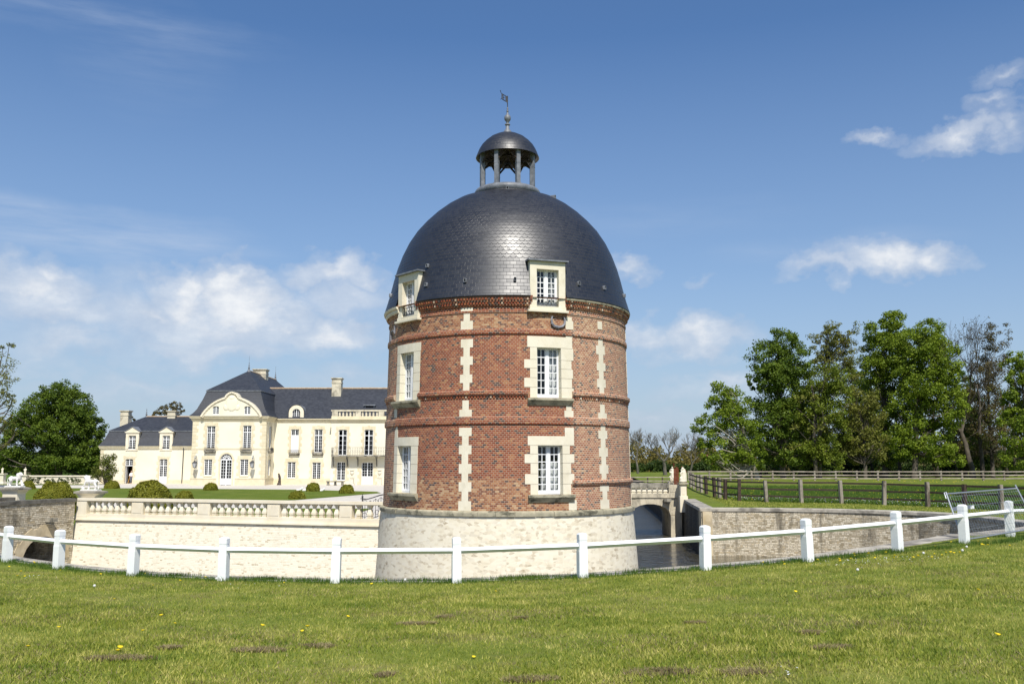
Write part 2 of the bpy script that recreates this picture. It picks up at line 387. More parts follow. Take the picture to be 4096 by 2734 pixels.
def brick_material():
    m, T, b, o = new_mat('brick')
    uv = T.n('ShaderNodeUVMap').outputs[0]; sp = T.n('ShaderNodeSeparateXYZ', i={0: uv})
    br = T.n('ShaderNodeTexBrick', offset=.5, i={'Vector': uv, 'Color1': (0, 0, 0, 1), 'Color2': (1, 1, 1, 1), 'Mortar': (.5, .5, .5, 1), 'Scale': 1.0, 'Mortar Size': .0064, 'Mortar Smooth': .1, 'Bias': 0.0, 'Brick Width': .135, 'Row Height': .074})
    rnd = br.outputs['Color']; fac = br.outputs['Fac']
    n1 = T.noise(uv, 9, 3, .6)
    red = T.ramp(rnd, [(0, (.06, .05, .05)), (.08, (.09, .055, .05)), (.14, (.19, .05, .026)), (.45, (.25, .064, .031)), (.7, (.29, .08, .037)), (.9, (.34, .12, .052)), (1, (.40, .20, .085))])
    old = T.ramp(rnd, [(0, (.09, .075, .07)), (.10, (.14, .09, .07)), (.18, (.30, .115, .062)), (.5, (.39, .155, .08)), (.8, (.44, .21, .11)), (1, (.52, .33, .19))])
    pale = T.ramp(rnd, [(0, (.07, .06, .06)), (.22, (.24, .09, .045)), (.5, (.36, .16, .075)), (.8, (.46, .25, .12)), (1, (.54, .38, .22))])
    wob = T.math('MULTIPLY', T.math('SUBTRACT', T.noise(uv, .9, 4, .6), .5), 1.1)
    u = T.math('ADD', sp.outputs[0], wob); v = T.math('ADD', sp.outputs[1], T.math('MULTIPLY', wob, .25))
    def step(x, e0, e1):
        nd = T.n('ShaderNodeMapRange', i={'Value': x, 'From Min': e0, 'From Max': e1}); return nd.outputs[0]
    oldm = T.math('MAXIMUM', step(u, 2.25, 2.6), step(u, -5.0, -5.5))
    lowm = T.math('MULTIPLY', step(v, 2.55, 2.45), T.math('SUBTRACT', 1.0, step(u, 2.3, 2.7)))
    topm = T.math('MULTIPLY', T.math('MULTIPLY', step(v, 7.92, 7.98), step(v, 8.75, 8.7)), .75)
    patch = T.math('MULTIPLY', T.ramp(T.noise(T.mapping(uv, (.7, 1.3, 1), (2, 5, 0)), 1.0, 5, .65), [(.52, 0.0), (.68, 1.0)]), .45)
    c = T.mix(T.math('MAXIMUM', oldm, patch), red, old)
    c = T.mix(T.math('MAXIMUM', T.math('MULTIPLY', lowm, .85), topm), c, pale)
    c = T.mix(T.math('MULTIPLY', n1, .2), c, (.11, .06, .045))
    mort = T.mix(oldm, (.46, .35, .25), (.66, .56, .43))
    eff = T.ramp(T.noise(T.mapping(uv, (.7, .7, 1)), 2.2, 6, .7), [(.62, 0.0), (.85, .35)])   # lime bloom
    c = T.mix(eff, c, (.55, .46, .36))
    c = T.mix(fac, c, mort)
    run = T.ramp(T.noise(T.mapping(uv, (1.1, .14, 1), (6, 2, 0)), 1.6, 6, .65), [(.60, 0.0), (.76, .5)])   # sooty run-off
    c = T.mix(run, c, (.075, .055, .045))
    moss = T.ramp(T.noise(T.mapping(uv, (1.2, 2.5, 1), (9, 1, 0)), 1.3, 6, .7), [(.70, 0.0), (.82, .45)])
    c = T.mix(moss, c, (.11, .095, .045))
    setcol(T, b, c); b.inputs['Roughness'].default_value = .88; b.inputs['Specular IOR Level'].default_value = .25
    bump(T, b, T.math('SUBTRACT', T.math('MULTIPLY', n1, .4), fac), .5, .012)
brick_material()
mottled('brick_moulding', (.15, .055, .04), (.34, .15, .085), 7, .9, .4, stains=((.09, .08, .045), .8, .5, .64, (3, 3, 3)))

def slate_material(name, w, h, base0, base1, rough, scale_from=None, spec=.55, tint=.6):
    """laid slates; above scale_from (metres up the slope) they are cut to round fish scales"""
    m, T, b, o = new_mat(name)
    uv = T.n('ShaderNodeUVMap').outputs[0]; sp = T.n('ShaderNodeSeparateXYZ', i={0: uv})
    vr = T.math('DIVIDE', sp.outputs[1], h); row = T.math('FLOOR', vr); fy = T.math('FRACT', vr)
    us = T.math('ADD', T.math('DIVIDE', sp.outputs[0], w), T.math('MULTIPLY', T.math('MODULO', row, 2.0), .5)); fx = T.math('SUBTRACT', T.math('FRACT', us), .5)
    wn = T.n('ShaderNodeTexWhiteNoise', noise_dimensions='2D', i={0: T.n('ShaderNodeCombineXYZ', i={0: T.math('FLOOR', us), 1: row}).outputs[0]}); rnd = wn.outputs[0]
    ax = T.math('ABSOLUTE', fx); joint = T.math('GREATER_THAN', ax, .475); edge = T.math('LESS_THAN', fy, .10)
    if scale_from is not None:
        e = T.math('SUBTRACT', .5, T.math('SQRT', T.math('SUBTRACT', .2505, T.math('MULTIPLY', fx, fx)))); e = T.math('MULTIPLY', e, w / h * .75)
        d = T.math('SUBTRACT', fy, e); edge2 = T.math('MULTIPLY', T.math('LESS_THAN', d, .13), T.math('GREATER_THAN', d, -.10))
        up = T.math('GREATER_THAN', sp.outputs[1], scale_from)
        line = T.math('ADD', T.math('MULTIPLY', edge2, up), T.math('MULTIPLY', T.math('MAXIMUM', T.math('MULTIPLY', joint, .6), edge), T.math('SUBTRACT', 1.0, up)))
    else: line = T.math('MAXIMUM', T.math('MULTIPLY', joint, .6), edge)
    g = T.noise(T.mapping(uv, (.5, .8, 1)), 1.3, 6, .65)
    c = T.ramp(T.math('ADD', T.math('MULTIPLY', rnd, tint), T.math('MULTIPLY', g, 1.1 - tint)), [(.2, base0), (.85, base1)])
    c = T.mix(T.math('MULTIPLY', T.ramp(T.noise(T.mapping(uv, (1.2, .5, 1)), 4, 6, .7), [(.60, 0.0), (.75, 1.0)]), .3), c, (.13, .13, .12))
    c = T.mix(T.math('MULTIPLY', line, .75), c, (.006, .006, .008))
    setcol(T, b, c)
    rr = T.math('ADD', T.math('ADD', rough, T.math('MULTIPLY', rnd, .09)), T.math('MULTIPLY', line, .3)); T.link(rr, b.inputs['Roughness'])
    b.inputs['Specular IOR Level'].default_value = spec
    ht = T.math('ADD', T.math('MULTIPLY', fy, -.5), T.math('ADD', T.math('MULTIPLY', rnd, .25), T.math('MULTIPLY', T.noise(uv, 12, 3, .6), .2)))
    bump(T, b, T.math('SUBTRACT', ht, line), .35, .010)
slate_material('dome_slate', .235, .15, (.009, .010, .014), (.019, .021, .028), .38, 1.6, .85, .3)
slate_material('roof_slate', .30, .16, (.020, .023, .031), (.040, .045, .057), .55)
m, T, b, o = new_mat('cap_slate')
g = T.n('ShaderNodeNewGeometry').outputs['Position']
setcol(T, b, T.ramp(T.noise(g, 5, 6, .7), [(.3, (.026, .029, .036)), (.75, (.065, .068, .075))])); b.inputs['Roughness'].default_value = .42

def glass(name, dark, mirror):
    m, T, b, o = new_mat(name)
    g = T.n('ShaderNodeNewGeometry').outputs['Position']
    setcol(T, b, T.ramp(T.noise(g, 1.2, 3, .5), [(.35, dark), (.7, tuple(2.2 * q + .004 for q in dark))])); b.inputs['Roughness'].default_value = .06; b.inputs['Specular IOR Level'].default_value = mirror
    bump(T, b, T.noise(g, 2.5, 2, .5), .08, .02)
glass('pane_glass', (.012, .013, .014), .35)
glass('pale_pane', (.24, .25, .26), .3)
def clear_glass():
    m, T, b, o = new_mat('clear_glass'); T.t.nodes.remove(b)
    g = T.n('ShaderNodeNewGeometry').outputs['Position']; nb = T.n('ShaderNodeBump', i={'Strength': .06, 'Distance': .02, 'Height': T.noise(g, 3, 2, .5)})
    tr = T.n('ShaderNodeBsdfTransparent', i={'Color': (.86, .89, .89, 1)}); gl = T.n('ShaderNodeBsdfGlossy', i={'Roughness': .03, 'Normal': nb.outputs[0]})
    lw = T.n('ShaderNodeLayerWeight', i={'Blend': .5, 'Normal': nb.outputs[0]})
    mx = T.n('ShaderNodeMixShader'); T.link(T.math('ADD', .055, T.math('MULTIPLY', T.math('POWER', lw.outputs['Facing'], 4.0), .8), clamp=True), mx.inputs[0]); T.link(tr.outputs[0], mx.inputs[1]); T.link(gl.outputs[0], mx.inputs[2]); T.link(mx.outputs[0], o.inputs[0])
clear_glass()

def water_material():
    m, T, b, o = new_mat('water')
    g = T.n('ShaderNodeNewGeometry').outputs['Position']
    setcol(T, b, T.ramp(T.noise(g, .25, 3, .5), [(.35, (.040, .034, .016)), (.7, (.058, .048, .022))])); b.inputs['Roughness'].default_value = .04; b.inputs['IOR'].default_value = 1.7
    b.inputs['Specular IOR Level'].default_value = 1.0
    w = T.math('ADD', T.math('MULTIPLY', T.noise(T.mapping(g, (.7, 1.2, 1)), 1.1, 3, .55, .6), 1.5), T.math('MULTIPLY', T.noise(T.mapping(g, (1.2, 2.2, 1)), 3.5, 3, .5), .6))
    bump(T, b, w, 1.0, .11)
water_material()

def leaf_material(name, c0, c1, c2, scale=.5, trans=.35, yscale=1.0):
    """c0 darkest leaves, c1 common, c2 freshest; tint changes leaf by leaf and clump by clump"""
    m, T, b, o = new_mat(name)
    ge = T.n('ShaderNodeNewGeometry'); g = ge.outputs['Position']
    f = T.math('ADD', T.math('MULTIPLY', T.noise(g, scale, 3, .55), .7), T.math('MULTIPLY', ge.outputs['Random Per Island'], .3))
    c = T.ramp(f, [(.28, c0), (.5, c1), (.72, c2)])
    setcol(T, b, c); b.inputs['Roughness'].default_value = .6; b.inputs['Specular IOR Level'].default_value = .25
    tl = T.n('ShaderNodeBsdfTranslucent'); T.link(T.mix(.5, c, (.20, .26, .03), 'ADD') if False else c, tl.inputs['Color'])
    mx = T.n('ShaderNodeMixShader'); mx.inputs[0].default_value = trans
    T.link(b.outputs[0], mx.inputs[1]); T.link(tl.outputs[0], mx.inputs[2]); T.link(mx.outputs[0], o.inputs[0])
leaf_material('leaf_dark', (.045, .08, .010), (.105, .165, .016), (.175, .235, .024))
leaf_material('leaf_green', (.07, .115, .010), (.165, .235, .017), (.26, .33, .03))
leaf_material('leaf_bright', (.08, .115, .012), (.15, .20, .018), (.23, .27, .03))
leaf_material('leaf_olive', (.09, .105, .018), (.18, .19, .034), (.27, .265, .055))
leaf_material('leaf_brown', (.06, .055, .02), (.12, .10, .038), (.18, .15, .055))
leaf_material('leaf_wood', (.11, .105, .025), (.20, .165, .045), (.28, .235, .065), .12)
leaf_material('leaf_hedge', (.025, .045, .01), (.045, .08, .014), (.075, .12, .018), .3)
leaf_material('leaf_topiary', (.13, .145, .014), (.21, .215, .020), (.29, .28, .032), 1.2)
leaf_material('leaf_shrub', (.06, .08, .012), (.12, .15, .02), (.19, .20, .035), 1.0)
leaf_material('blade', (.085, .15, .014), (.28, .31, .038), (.60, .54, .17), 1.7, .3)
leaf_material('tall_blade', (.04, .09, .012), (.08, .15, .02), (.14, .21, .03), .6, .3)
leaf_material('straw', (.13, .10, .055), (.25, .20, .10), (.40, .34, .18), 3.0, .15)

def turf(name, stops, scale, dry=None, bmp=.6):
    m, T, b, o = new_mat(name)
    g = T.n('ShaderNodeNewGeometry').outputs['Position']
    f = T.math('ADD', T.math('MULTIPLY', T.noise(g, scale, 5, .6), .6), T.math('MULTIPLY', T.noise(g, scale * 14, 4, .65), .4))
    c = T.ramp(f, stops)
    if dry: c = T.mix(T.math('MULTIPLY', T.ramp(T.noise(T.mapping(g, (1, 1, 1), (7, 3, 0)), dry[0], 6, .65), [(.52, 0.0), (.7, 1.0)]), dry[2]), c, dry[1])
    setcol(T, b, c); b.inputs['Roughness'].default_value = .95; b.inputs['Specular IOR Level'].default_value = .1
    bump(T, b, T.noise(g, scale * 40, 3, .7), bmp, .05)
turf('lawn_turf', [(.3, (.09, .135, .018)), (.5, (.17, .205, .034)), (.7, (.28, .27, .075))], .7, (.9, (.20, .16, .075), .7))
turf('court_turf', [(.3, (.07, .11, .014)), (.55, (.115, .155, .02)), (.8, (.19, .21, .04))], .5, (.3, (.20, .20, .05), .6), .5)
turf('meadow_turf', [(.3, (.09, .125, .016)), (.6, (.15, .19, .028)), (.8, (.24, .25, .06))], .45, (.35, (.22, .19, .08), .6), .6)
turf('far_field', [(.3, (.06, .115, .018)), (.6, (.09, .16, .022)), (.8, (.13, .18, .035))], .02, None, .1)

# ------------------------------------------------------------------ the lie of the land
TX, TY = -0.2, 39.1                       # tower axis
def interp(x, tab):
    xs, ys = zip(*tab); return np.interp(x, xs, ys)
ZE = [(-110, .35), (-90, .40), (-60, .50), (-41.8, .54), (-18, .57), (-2.8, .65), (4.9, .74), (12.8, .86), (20, .95), (28, 1.06), (36, 1.13), (44, 1.15), (56, 1.02), (70, .82), (95, .55), (180, .53)]
RIN = [(-78, 24.6), (-62, 20.6), (-50, 19.0), (-38, 18.75), (0, 18.7), (18, 18.6), (30, 18.3), (45, 17.9), (60, 18.2), (69, 18.9), (80, 20.4), (93, 21.9), (106, 22.7), (111.5, 22.4), (122, 20.3), (138.3, 15.95)]
SL = [(-110, .01), (-70, .02), (-40, .040), (0, .0415), (40, .040), (60, .03), (90, .0), (180, 0.0)]
def lawn_z(x, y):
    dx = np.asarray(x, dtype=float) - TX; dy = np.asarray(y, dtype=float) - TY
    r = np.hypot(dx, dy); a = np.degrees(np.arctan2(dx, -dy))
    rr = np.minimum(r, 60.0) - 19.6
    bumpy = .025 * np.sin(x * .9 + 1.3 * np.sin(y * .37)) * np.sin(y * .7 + .5)
    return interp(a, ZE) + interp(a, SL) * rr + bumpy * np.clip((r - 19.3) / 3, 0, 1) * (np.abs(a) < 90)
def pol(a, r, z=0.0): return Vector((TX + r * math.sin(rad(a)), TY - r * math.cos(rad(a)), z))
def on_lawn(u, v):
    r = ray(u, v); lo, hi = 2.0, 60.0
    t = lo
    while t < hi:
        x, y, z = r[0] * t, r[1] * t, EZ + r[2] * t
        if z <= float(lawn_z(x, y)): break
        t += .02
    return Vector((x, y, float(lawn_z(x, y))))

def structure(o): o['kind'] = 'structure'; return o
def build_land():
    mb = MB(); A = [-78 + i * (138.3 + 78) / 144 for i in range(145)]
    outs = [0, .3, .62, .9, 1.6, 3, 5, 8, 11, 14, 17, 21, 26, 34, 45, 60, 100, 200, 500, 1500, 4000]
    vs = []; fs = []
    for a in A:
        r0 = float(interp(a, RIN)) + .45
        for q in outs:
            p = pol(a, r0 + q); vs.append((p.x, p.y, float(lawn_z(p.x, p.y))))
    n = len(outs)
    for i in range(len(A) - 1):
        for j in range(n - 1): fs.append((i * n + j, (i + 1) * n + j, (i + 1) * n + j + 1, i * n + j + 1))
    mb.add(vs, fs); o = structure(mb.build('lawn', M['lawn_turf'], smooth=True))
    # meadow beyond the right bank: flat grass from the canal to the far fields
    z = .53
    C1 = Vector((12.2, 63.0, z)); C2 = Vector((15.5, 106, z)); C3 = Vector((19.1, 150, z))
    far = [pol(138.3, q, z) for q in (16.4, 60, 200, 800, 4000)]
    o.data.materials.append(M['meadow_turf'])
    for p in o.data.polygons:
        c = p.center; a = math.degrees(math.atan2(c.x - TX, -(c.y - TY)))
        if a > 84 or (a > 60 and c.x > 60): p.material_index = 1
    mb = MB(); mb.add([far[0], C1, C2, C3, (30, 4000, z), (1500, 4000, z), far[4], far[3], far[2], far[1]], [(9, 8, 7, 6, 5, 4, 3, 2, 1, 0)][::1])
    mb.f = [tuple(reversed(f)) for f in mb.f]
    structure(mb.build('meadow', M['meadow_turf']))
    # castle island
    mb = MB(); P = [(-20.2, 43.6, 0), (-5.2, 39.4, 0), (0, 42.5, 0), (3.2, 42.2, 0), (6.6, 52, 0), (8.3, 63.5, 0), (12.5, 107, 0), (16.5, 150, 0), (19.4, 150.2, 0), (30, 4000, 0), (-3000, 4000, 0), (-900, 44, 0), (-24.6, 45.2, 0)]
    mb.add(P, [tuple(range(len(P)))]); structure(mb.build('courtyard', M['gravel']))
    def sheet(name, pts, zz, mat):
        b = MB(); b.add([(x, y, zz) for x, y in pts], [tuple(range(len(pts)))]); return structure(b.build(name, mat))
    sheet('court_lawn', [(-75, 70.5), (-24, 70), (-17.3, 73.5), (-12.6, 89), (-13.6, 93), (-22, 99), (-42, 104), (-75, 106)], .012, M['court_turf'])
    sheet('court_lawn', [(-60, 46.5), (-24.0, 46.5), (-20.3, 44.3), (-9.5, 41.6), (-9.2, 61), (-24, 62), (-60, 63)], .012, M['court_turf'])
    sheet('court_lawn', [(0, 60), (7.6, 61), (8.2, 64), (12.3, 107), (16.3, 149.6), (2, 149)], .012, M['court_turf'])
    sheet('court_lawn', [(-200, 112), (-53, 117), (-53.2, 121.6), (-200, 122)], .012, M['court_turf'])
    sheet('field', [(-700, 126), (-58, 126), (-58, 180), (10, 190), (16, 151), (30, 900), (-700, 900)], .008, M['far_field'])
    sheet('ground', [(-4000, -4000), (4000, -4000), (4000, 4000), (-4000, 4000)], -4.4, M['moat_bed'])
    w = sheet('water', [(-60, 14), (40, 14), (40, 151), (-60, 151)], -2.0, M['water'])
build_land()

# ------------------------------------------------------------------ walls round the moat
def wall_strip(mb, pts_top, pts_bot, z_top, z_bot, u0=0.0, flip=False):
    """vertical or battered strip with UV in metres"""
    u = u0
    for i in range(len(pts_top) - 1):
        a, b = pts_top[i], pts_top[i + 1]; c, d = pts_bot[i + 1], pts_bot[i]
        L = math.hypot(b[0] - a[0], b[1] - a[1])
        za = z_top[i] if isinstance(z_top, list) else z_top; zb = z_top[i + 1] if isinstance(z_top, list) else z_top
        q = [(a[0], a[1], za), (b[0], b[1], zb), (c[0], c[1], z_bot), (d[0], d[1], z_bot)]; t = [(u, za), (u + L, zb), (u + L, z_bot), (u, z_bot)]
        if flip: q.reverse(); t.reverse()
        mb.quad(*q, uv=t); u += L
    return u

def build_moat_walls():
    t = thing('moat_wall', 'long curved retaining wall of grey rubble round the outside of the moat', 'wall', pol(0, 18.7, -3))
    A = [-78 + i * (138.3 + 78) / 120 for i in range(121)]
    top = []; bot = []; zt = []
    for a in A:
        r = float(interp(a, RIN)); p = pol(a, r); q = pol(a, r - .12); top.append((p.x, p.y)); bot.append((q.x, q.y)); zt.append(float(lawn_z(p.x, p.y)) - .16)
    mb = MB(); wall_strip(mb, top, bot, zt, -4.4, flip=False); mb.build('wall_face', M['grey_rubble'], t)
    mb = MB(); prof = [(-.07, -.16), (-.07, -.015), (-.03, .015), (.62, .02), (.62, -.16)]
    vs = []; fs = []
    for a in A:
        r = float(interp(a, RIN)); p0 = pol(a, r); z = float(lawn_z(p0.x, p0.y))
        wid = 1.0 + 1.6 * max(0, min(1, (a - 22) / 14)) * max(0, min(1, (75 - a) / 15))
        for dr, dz in prof:
            p = pol(a, r + (dr if dr < .3 else dr * wid)); vs.append((p.x, p.y, z + dz + .008))
    n = len(prof)
    for i in range(len(A) - 1):
        for j in range(n - 1): fs.append((i * n + j, i * n + j + 1, (i + 1) * n + j + 1, (i + 1) * n + j))
    mb.add(vs, fs); mb.build('coping', M['coping'], t)
    # straight wall along the canal, in its own shade
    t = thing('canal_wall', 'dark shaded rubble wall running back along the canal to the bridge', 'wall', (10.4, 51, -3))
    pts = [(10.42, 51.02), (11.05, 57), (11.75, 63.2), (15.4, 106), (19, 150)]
    mb = MB(); wall_strip(mb, pts, [(x - .12, y) for x, y in pts], .38, -4.4); mb.build('wall_face', M['stained_shaded_rubble'], t)
    mb = MB(); mb.box(-.28, .28, -.55, .0, -4.4, .375, Matrix.Translation((10.62, 51.45, 0)) @ Matrix.Rotation(rad(12), 4, 'Z')); mb.build('corner_stones', M['arch_stone'], t)
    mb = MB()
    for i in range(2):
        (x0, y0), (x1, y1) = pts[i], pts[i + 1]
        mb.prism([(x0 - .08, y0, .38), (x0 + .75, y0, .38), (x1 + .75, y1, .38), (x1 - .08, y1, .38)], (0, 0, .17))
    mb.build('coping', M['coping'], t)
    # wall of the castle island along the other side of the canal
    t = thing('island_wall', 'stone wall of the castle island behind the tower along the canal', 'wall', (5, 50, -3))
    pts = [(2.6, 42.4), (6.3, 52), (8.0, 63.5), (12.2, 107), (16.2, 150), (19.2, 150.2)]
    mb = MB(); wall_strip(mb, pts, [(x + .1, y) for x, y in pts], -.01, -4.4); mb.build('wall_face', M['grey_rubble'], t)
build_moat_walls()

# left: battered wall, balustrade, gate piers, bridge
BP0 = Vector((-20.2, 43.5, 0)); BP1 = Vector((-4.75, 38.95, 0)); BD = (BP1 - BP0).normalized(); BL = (BP1 - BP0).length
BN = Vector((BD.y, -BD.x, 0))                 # towards the moat and the camera
BM = Matrix(((BD.x, -BN.x, 0, BP0.x), (BD.y, -BN.y, 0, BP0.y), (0, 0, 1, 0), (0, 0, 0, 1)))   # x along, y back
def s_of(u):                                   # where a pixel column meets the balustrade line
    k = (u - CX) / F / (CT); a = BP0.x - k * BP0.y; b = BD.x - k * BD.y; return -a / b
def build_balustrade():
    t = thing('battered_wall', 'cream rubble wall of the terrace, sloping into the moat left of the tower', 'wall', BP0 + Vector((0, 0, -3)))
    top = [BP0 - BD * .25 + BN * .05, BP1 + BD * .6 + BN * .05]; bot = [BP0 - BD * 1.0 + BN * .75, BP1 + BD * .6 + BN * .75]
    mb = MB(); wall_strip(mb, [p[:2] for p in reversed(top)], [p[:2] for p in reversed(bot)], .40, -3.4); mb.build('wall_face', M['cream_rubble'], t)
    e0, e1 = top[0], bot[0]; back0 = e0 - BN * .8; back1 = e1 - BN * 1.6
    mb = MB(); mb.quad((e0.x, e0.y, .4), (back0.x, back0.y, .4), (back1.x, back1.y, -3.4), (e1.x, e1.y, -3.4), [(0, .4), (.8, .4), (.8, -3.4), (0, -3.4)]); mb.build('wall_end', M['cream_rubble'], t)
    t = thing('balustrade', 'pale stone balustrade with turned balusters along the terrace edge', 'balustrade', BP0)
    mb = MB(); mb.box(-.3, BL + .3, -.16, .36, .40, .45, BM); mb.box(-.3, BL + .3, -.12, .30, .45, .50, BM); mb.box(-.3, BL + .3, -.06, .28, .5, .70, BM); mb.build('plinth', M['dressed_stone'], t)
    mb = MB(); mb.box(-.2, BL + .3, -.07, .29, 1.27, 1.30, BM); mb.box(-.2, BL + .3, -.1, .32, 1.30, 1.42, BM); mb.build('rail', M['dressed_stone'], t)
    peds = [(s_of(564), s_of(608)), (s_of(822), s_of(870)), (s_of(1094), s_of(1142)), (s_of(1376), s_of(1424))]
    first = None
    for a, b in peds:
        mb = MB(); mb.box(a, b, -.055, .275, .70, 1.27, BM)
        mb.box(a + .06, b - .06, -.068, -.05, .77, 1.2, BM); mb.build('pedestal', M['dressed_stone'], t)
    mb = MB(); mb.box(-.30, .38, -.10, .62, .47, .62, BM); mb.box(-.24, .32, -.07, .55, .62, 1.27, BM); mb.build('end_pier', M['dressed_stone'], t)
    edges = [.38] + [q for p in peds for q in p] + [BL - .05]
    nb = [7, 8, 8, 8, 4]; proto = None
    for j, n in enumerate(nb):
        a, b = edges[2 * j], edges[2 * j + 1]
        for i in range(n):
            s = a + (b - a) * (i + .5) / n
            p = BP0 + BD * s - BN * .11
            if proto is None:
                mb = MB()
                for (w, z0, w1, z1) in ((.105, .70, .105, .735), (.085, .735, .105, .76), (.105, .76, .105, .79), (.06, .79, .075, .82), (.105, .835, .11, .91), (.11, .91, .055, 1.10), (.055, 1.10, .05, 1.15), (.075, 1.15, .075, 1.18), (.06, 1.18, .09, 1.22), (.105, 1.22, .105, 1.27)):
                    mb.frustum((0, 0), w, w, w1, w1, z0, z1)
                mb.frustum((0, 0), .075, .075, .105, .105, .82, .835)
                proto = mb.build('baluster', M['dressed_stone'], t, local=True)
                o = proto
            else:
                o = proto.copy(); col.objects.link(o); o.parent = t
            o.location = p - absloc(t); o.rotation_euler = (0, 0, math.atan2(BD.y, BD.x))
build_balustrade()

def uvface(mb, pts, axis):
    """planar polygon with UV from the position along axis and z"""
    mb.add(pts, [tuple(range(len(pts)))], [[(Vector(p).dot(axis), p[2]) for p in pts]])

def arch_wall(mb, org, ax, thick, s0, s1, z0, z1, arches, seg=12):
    """upright slab from s0 to s1 along ax with arched openings (a, b, spring, crown); thick is a vector"""
    P = lambda s, z: org + ax * s + Vector((0, 0, z))
    cuts = sorted(arches)
    for side in (Vector((0, 0, 0)), thick):
        s = s0
        for a, b, zs, zc in cuts:
            if a > s: uvface(mb, [P(s, z0) + side, P(a, z0) + side, P(a, z1) + side, P(s, z1) + side], ax)
            c = (a + b) / 2; h = (b - a) / 2
            for i in range(seg):
                t0 = math.pi * (1 - i / seg); t1 = math.pi * (1 - (i + 1) / seg)
                q0 = (c + h * math.cos(t0), zs + (zc - zs) * math.sin(t0)); q1 = (c + h * math.cos(t1), zs + (zc - zs) * math.sin(t1))
                uvface(mb, [P(*q0) + side, P(*q1) + side, P(q1[0], z1) + side, P(q0[0], z1) + side], ax)
            s = b
        if s < s1: uvface(mb, [P(s, z0) + side, P(s1, z0) + side, P(s1, z1) + side, P(s, z1) + side], ax)
    for a, b, zs, zc in cuts:
        c = (a + b) / 2; h = (b - a) / 2
        ring = [(a, z0)] + [(c - h * math.cos(math.pi * i / seg), zs + (zc - zs) * math.sin(math.pi * i / seg)) for i in range(seg + 1)] + [(b, z0)]
        tn = thick.normalized()
        for i in range(len(ring) - 1):
            A, B = P(*ring[i]), P(*ring[i + 1])
            mb.add([A, B, B + thick, A + thick], [(0, 1, 2, 3)], [[(p.dot(tn) + p.z * .7, p.z + p.dot(ax)) for p in (A, B, B + thick, A + thick)]])
    uvface(mb, [P(s0, z1), P(s1, z1), P(s1, z1) + thick, P(s0, z1) + thick], ax)
    for s in (s0, s1): uvface(mb, [P(s, z0), P(s, z1), P(s, z1) + thick, P(s, z0) + thick], thick.normalized())

def voussoirs(mb, org, ax, nrm, a, b, zs, zc, depth, proud, n=9, gap=.012):
    c = (a + b) / 2; h = (b - a) / 2
    for i in range(n):
        t0 = math.pi * (1 - (i + gap) / n); t1 = math.pi * (1 - (i + 1 - gap) / n); q = []
        for t, dd in ((t0, 0), (t1, 0), (t1, depth * (1 + .25 * (i % 2))), (t0, depth * (1 + .25 * (i % 2)))):
            q.append(org + ax * (c + (h + dd) * math.cos(t)) + Vector((0, 0, zs + (zc - zs + dd) * math.sin(t))) - nrm * .05)
        mb.prism(q, nrm * (proud + .05))

def build_left_bridge():
    ax = Vector((-.34, -.94, 0)).normalized(); nr = Vector((.94, -.34, 0)).normalized()
    org = BP0 + Vector((-.1, -.1, 0)); W = 4.2; th = -nr * W
    t = thing('moat_bridge', 'old rubble bridge with stained parapet over the moat at the left edge', 'bridge', org + Vector((0, 0, -3)))
    mb = MB(); arch_wall(mb, org, ax, th, .25, 16, -4.4, .35, [(.85, 3.0, -1.25, -.20), (4.7, 6.9, -1.25, -.20)]); mb.build('arch_body', M['grey_rubble'], t)
    mb = MB()
    for k, off in enumerate((0, -(W - .42))):
        o2 = org + nr * (off + .012); a, b = o2 + ax * .25, o2 + ax * 16; th2 = -nr * .42
        for (p, q) in ((a, b), (b + th2, a + th2)):
            mb.quad((p.x, p.y, .35), (q.x, q.y, .35), (q.x, q.y, 1.26), (p.x, p.y, 1.26), [(0, .35), (15.7, .35), (15.7, 1.26), (0, 1.26)])
    mb.build('parapet', M['grey_rubble'], t)
    mb = MB()
    for off in (0.06, -(W - .42) + .06):
        mb = MB()
        o2 = org + nr * off; a, b = o2 + ax * .2, o2 + ax * 16
        for i in range(14):
            p = a.lerp(b, i / 14) + ax * .006; q = a.lerp(b, (i + 1) / 14); th2 = -nr * .54
            mb.prism([(p.x, p.y, 1.26), (q.x, q.y, 1.26), (q.x + th2.x, q.y + th2.y, 1.26), (p.x + th2.x, p.y + th2.y, 1.26)], (0, 0, .15 + .01 * (i % 3)))
        mb.build('coping', M['dark_coping'], t)
    for (a, b) in ((.85, 3.0), (4.7, 6.9)): mb = MB(); voussoirs(mb, org, ax, nr, a, b, -1.25, -.20, .42, .03, 11, 0); mb.build('arch_stones', M['arch_stone'], t)
    mb = MB(); q = org + ax * 3.85
    mb.prism([q - ax * .5 + Vector((0, 0, -4.3)), q + ax * .5 + Vector((0, 0, -4.3)), q + nr * .65 + Vector((0, 0, -4.3))], (0, 0, 3.2)); mb.build('cutwater', M['weathered_stone'], t)
    mb = MB(); q = org + ax * 1.75 + Vector((0, 0, .52))
    Mt = Matrix.Translation(q) @ Matrix.Rotation(math.atan2(nr.y, nr.x), 4, 'Z')
    mb.box(-.1, .42, -.16, .16, -.09, .03, Mt); mb.box(-.1, .42, -.16, -.1, .03, .1, Mt); mb.box(-.1, .42, .1, .16, .03, .1, Mt); mb.box(-.1, .3, -.1, .1, -.2, -.09, Mt)
    mb.build('water_spout', M['weathered_stone'], t)
    return org, ax, nr, W
LB = build_left_bridge()

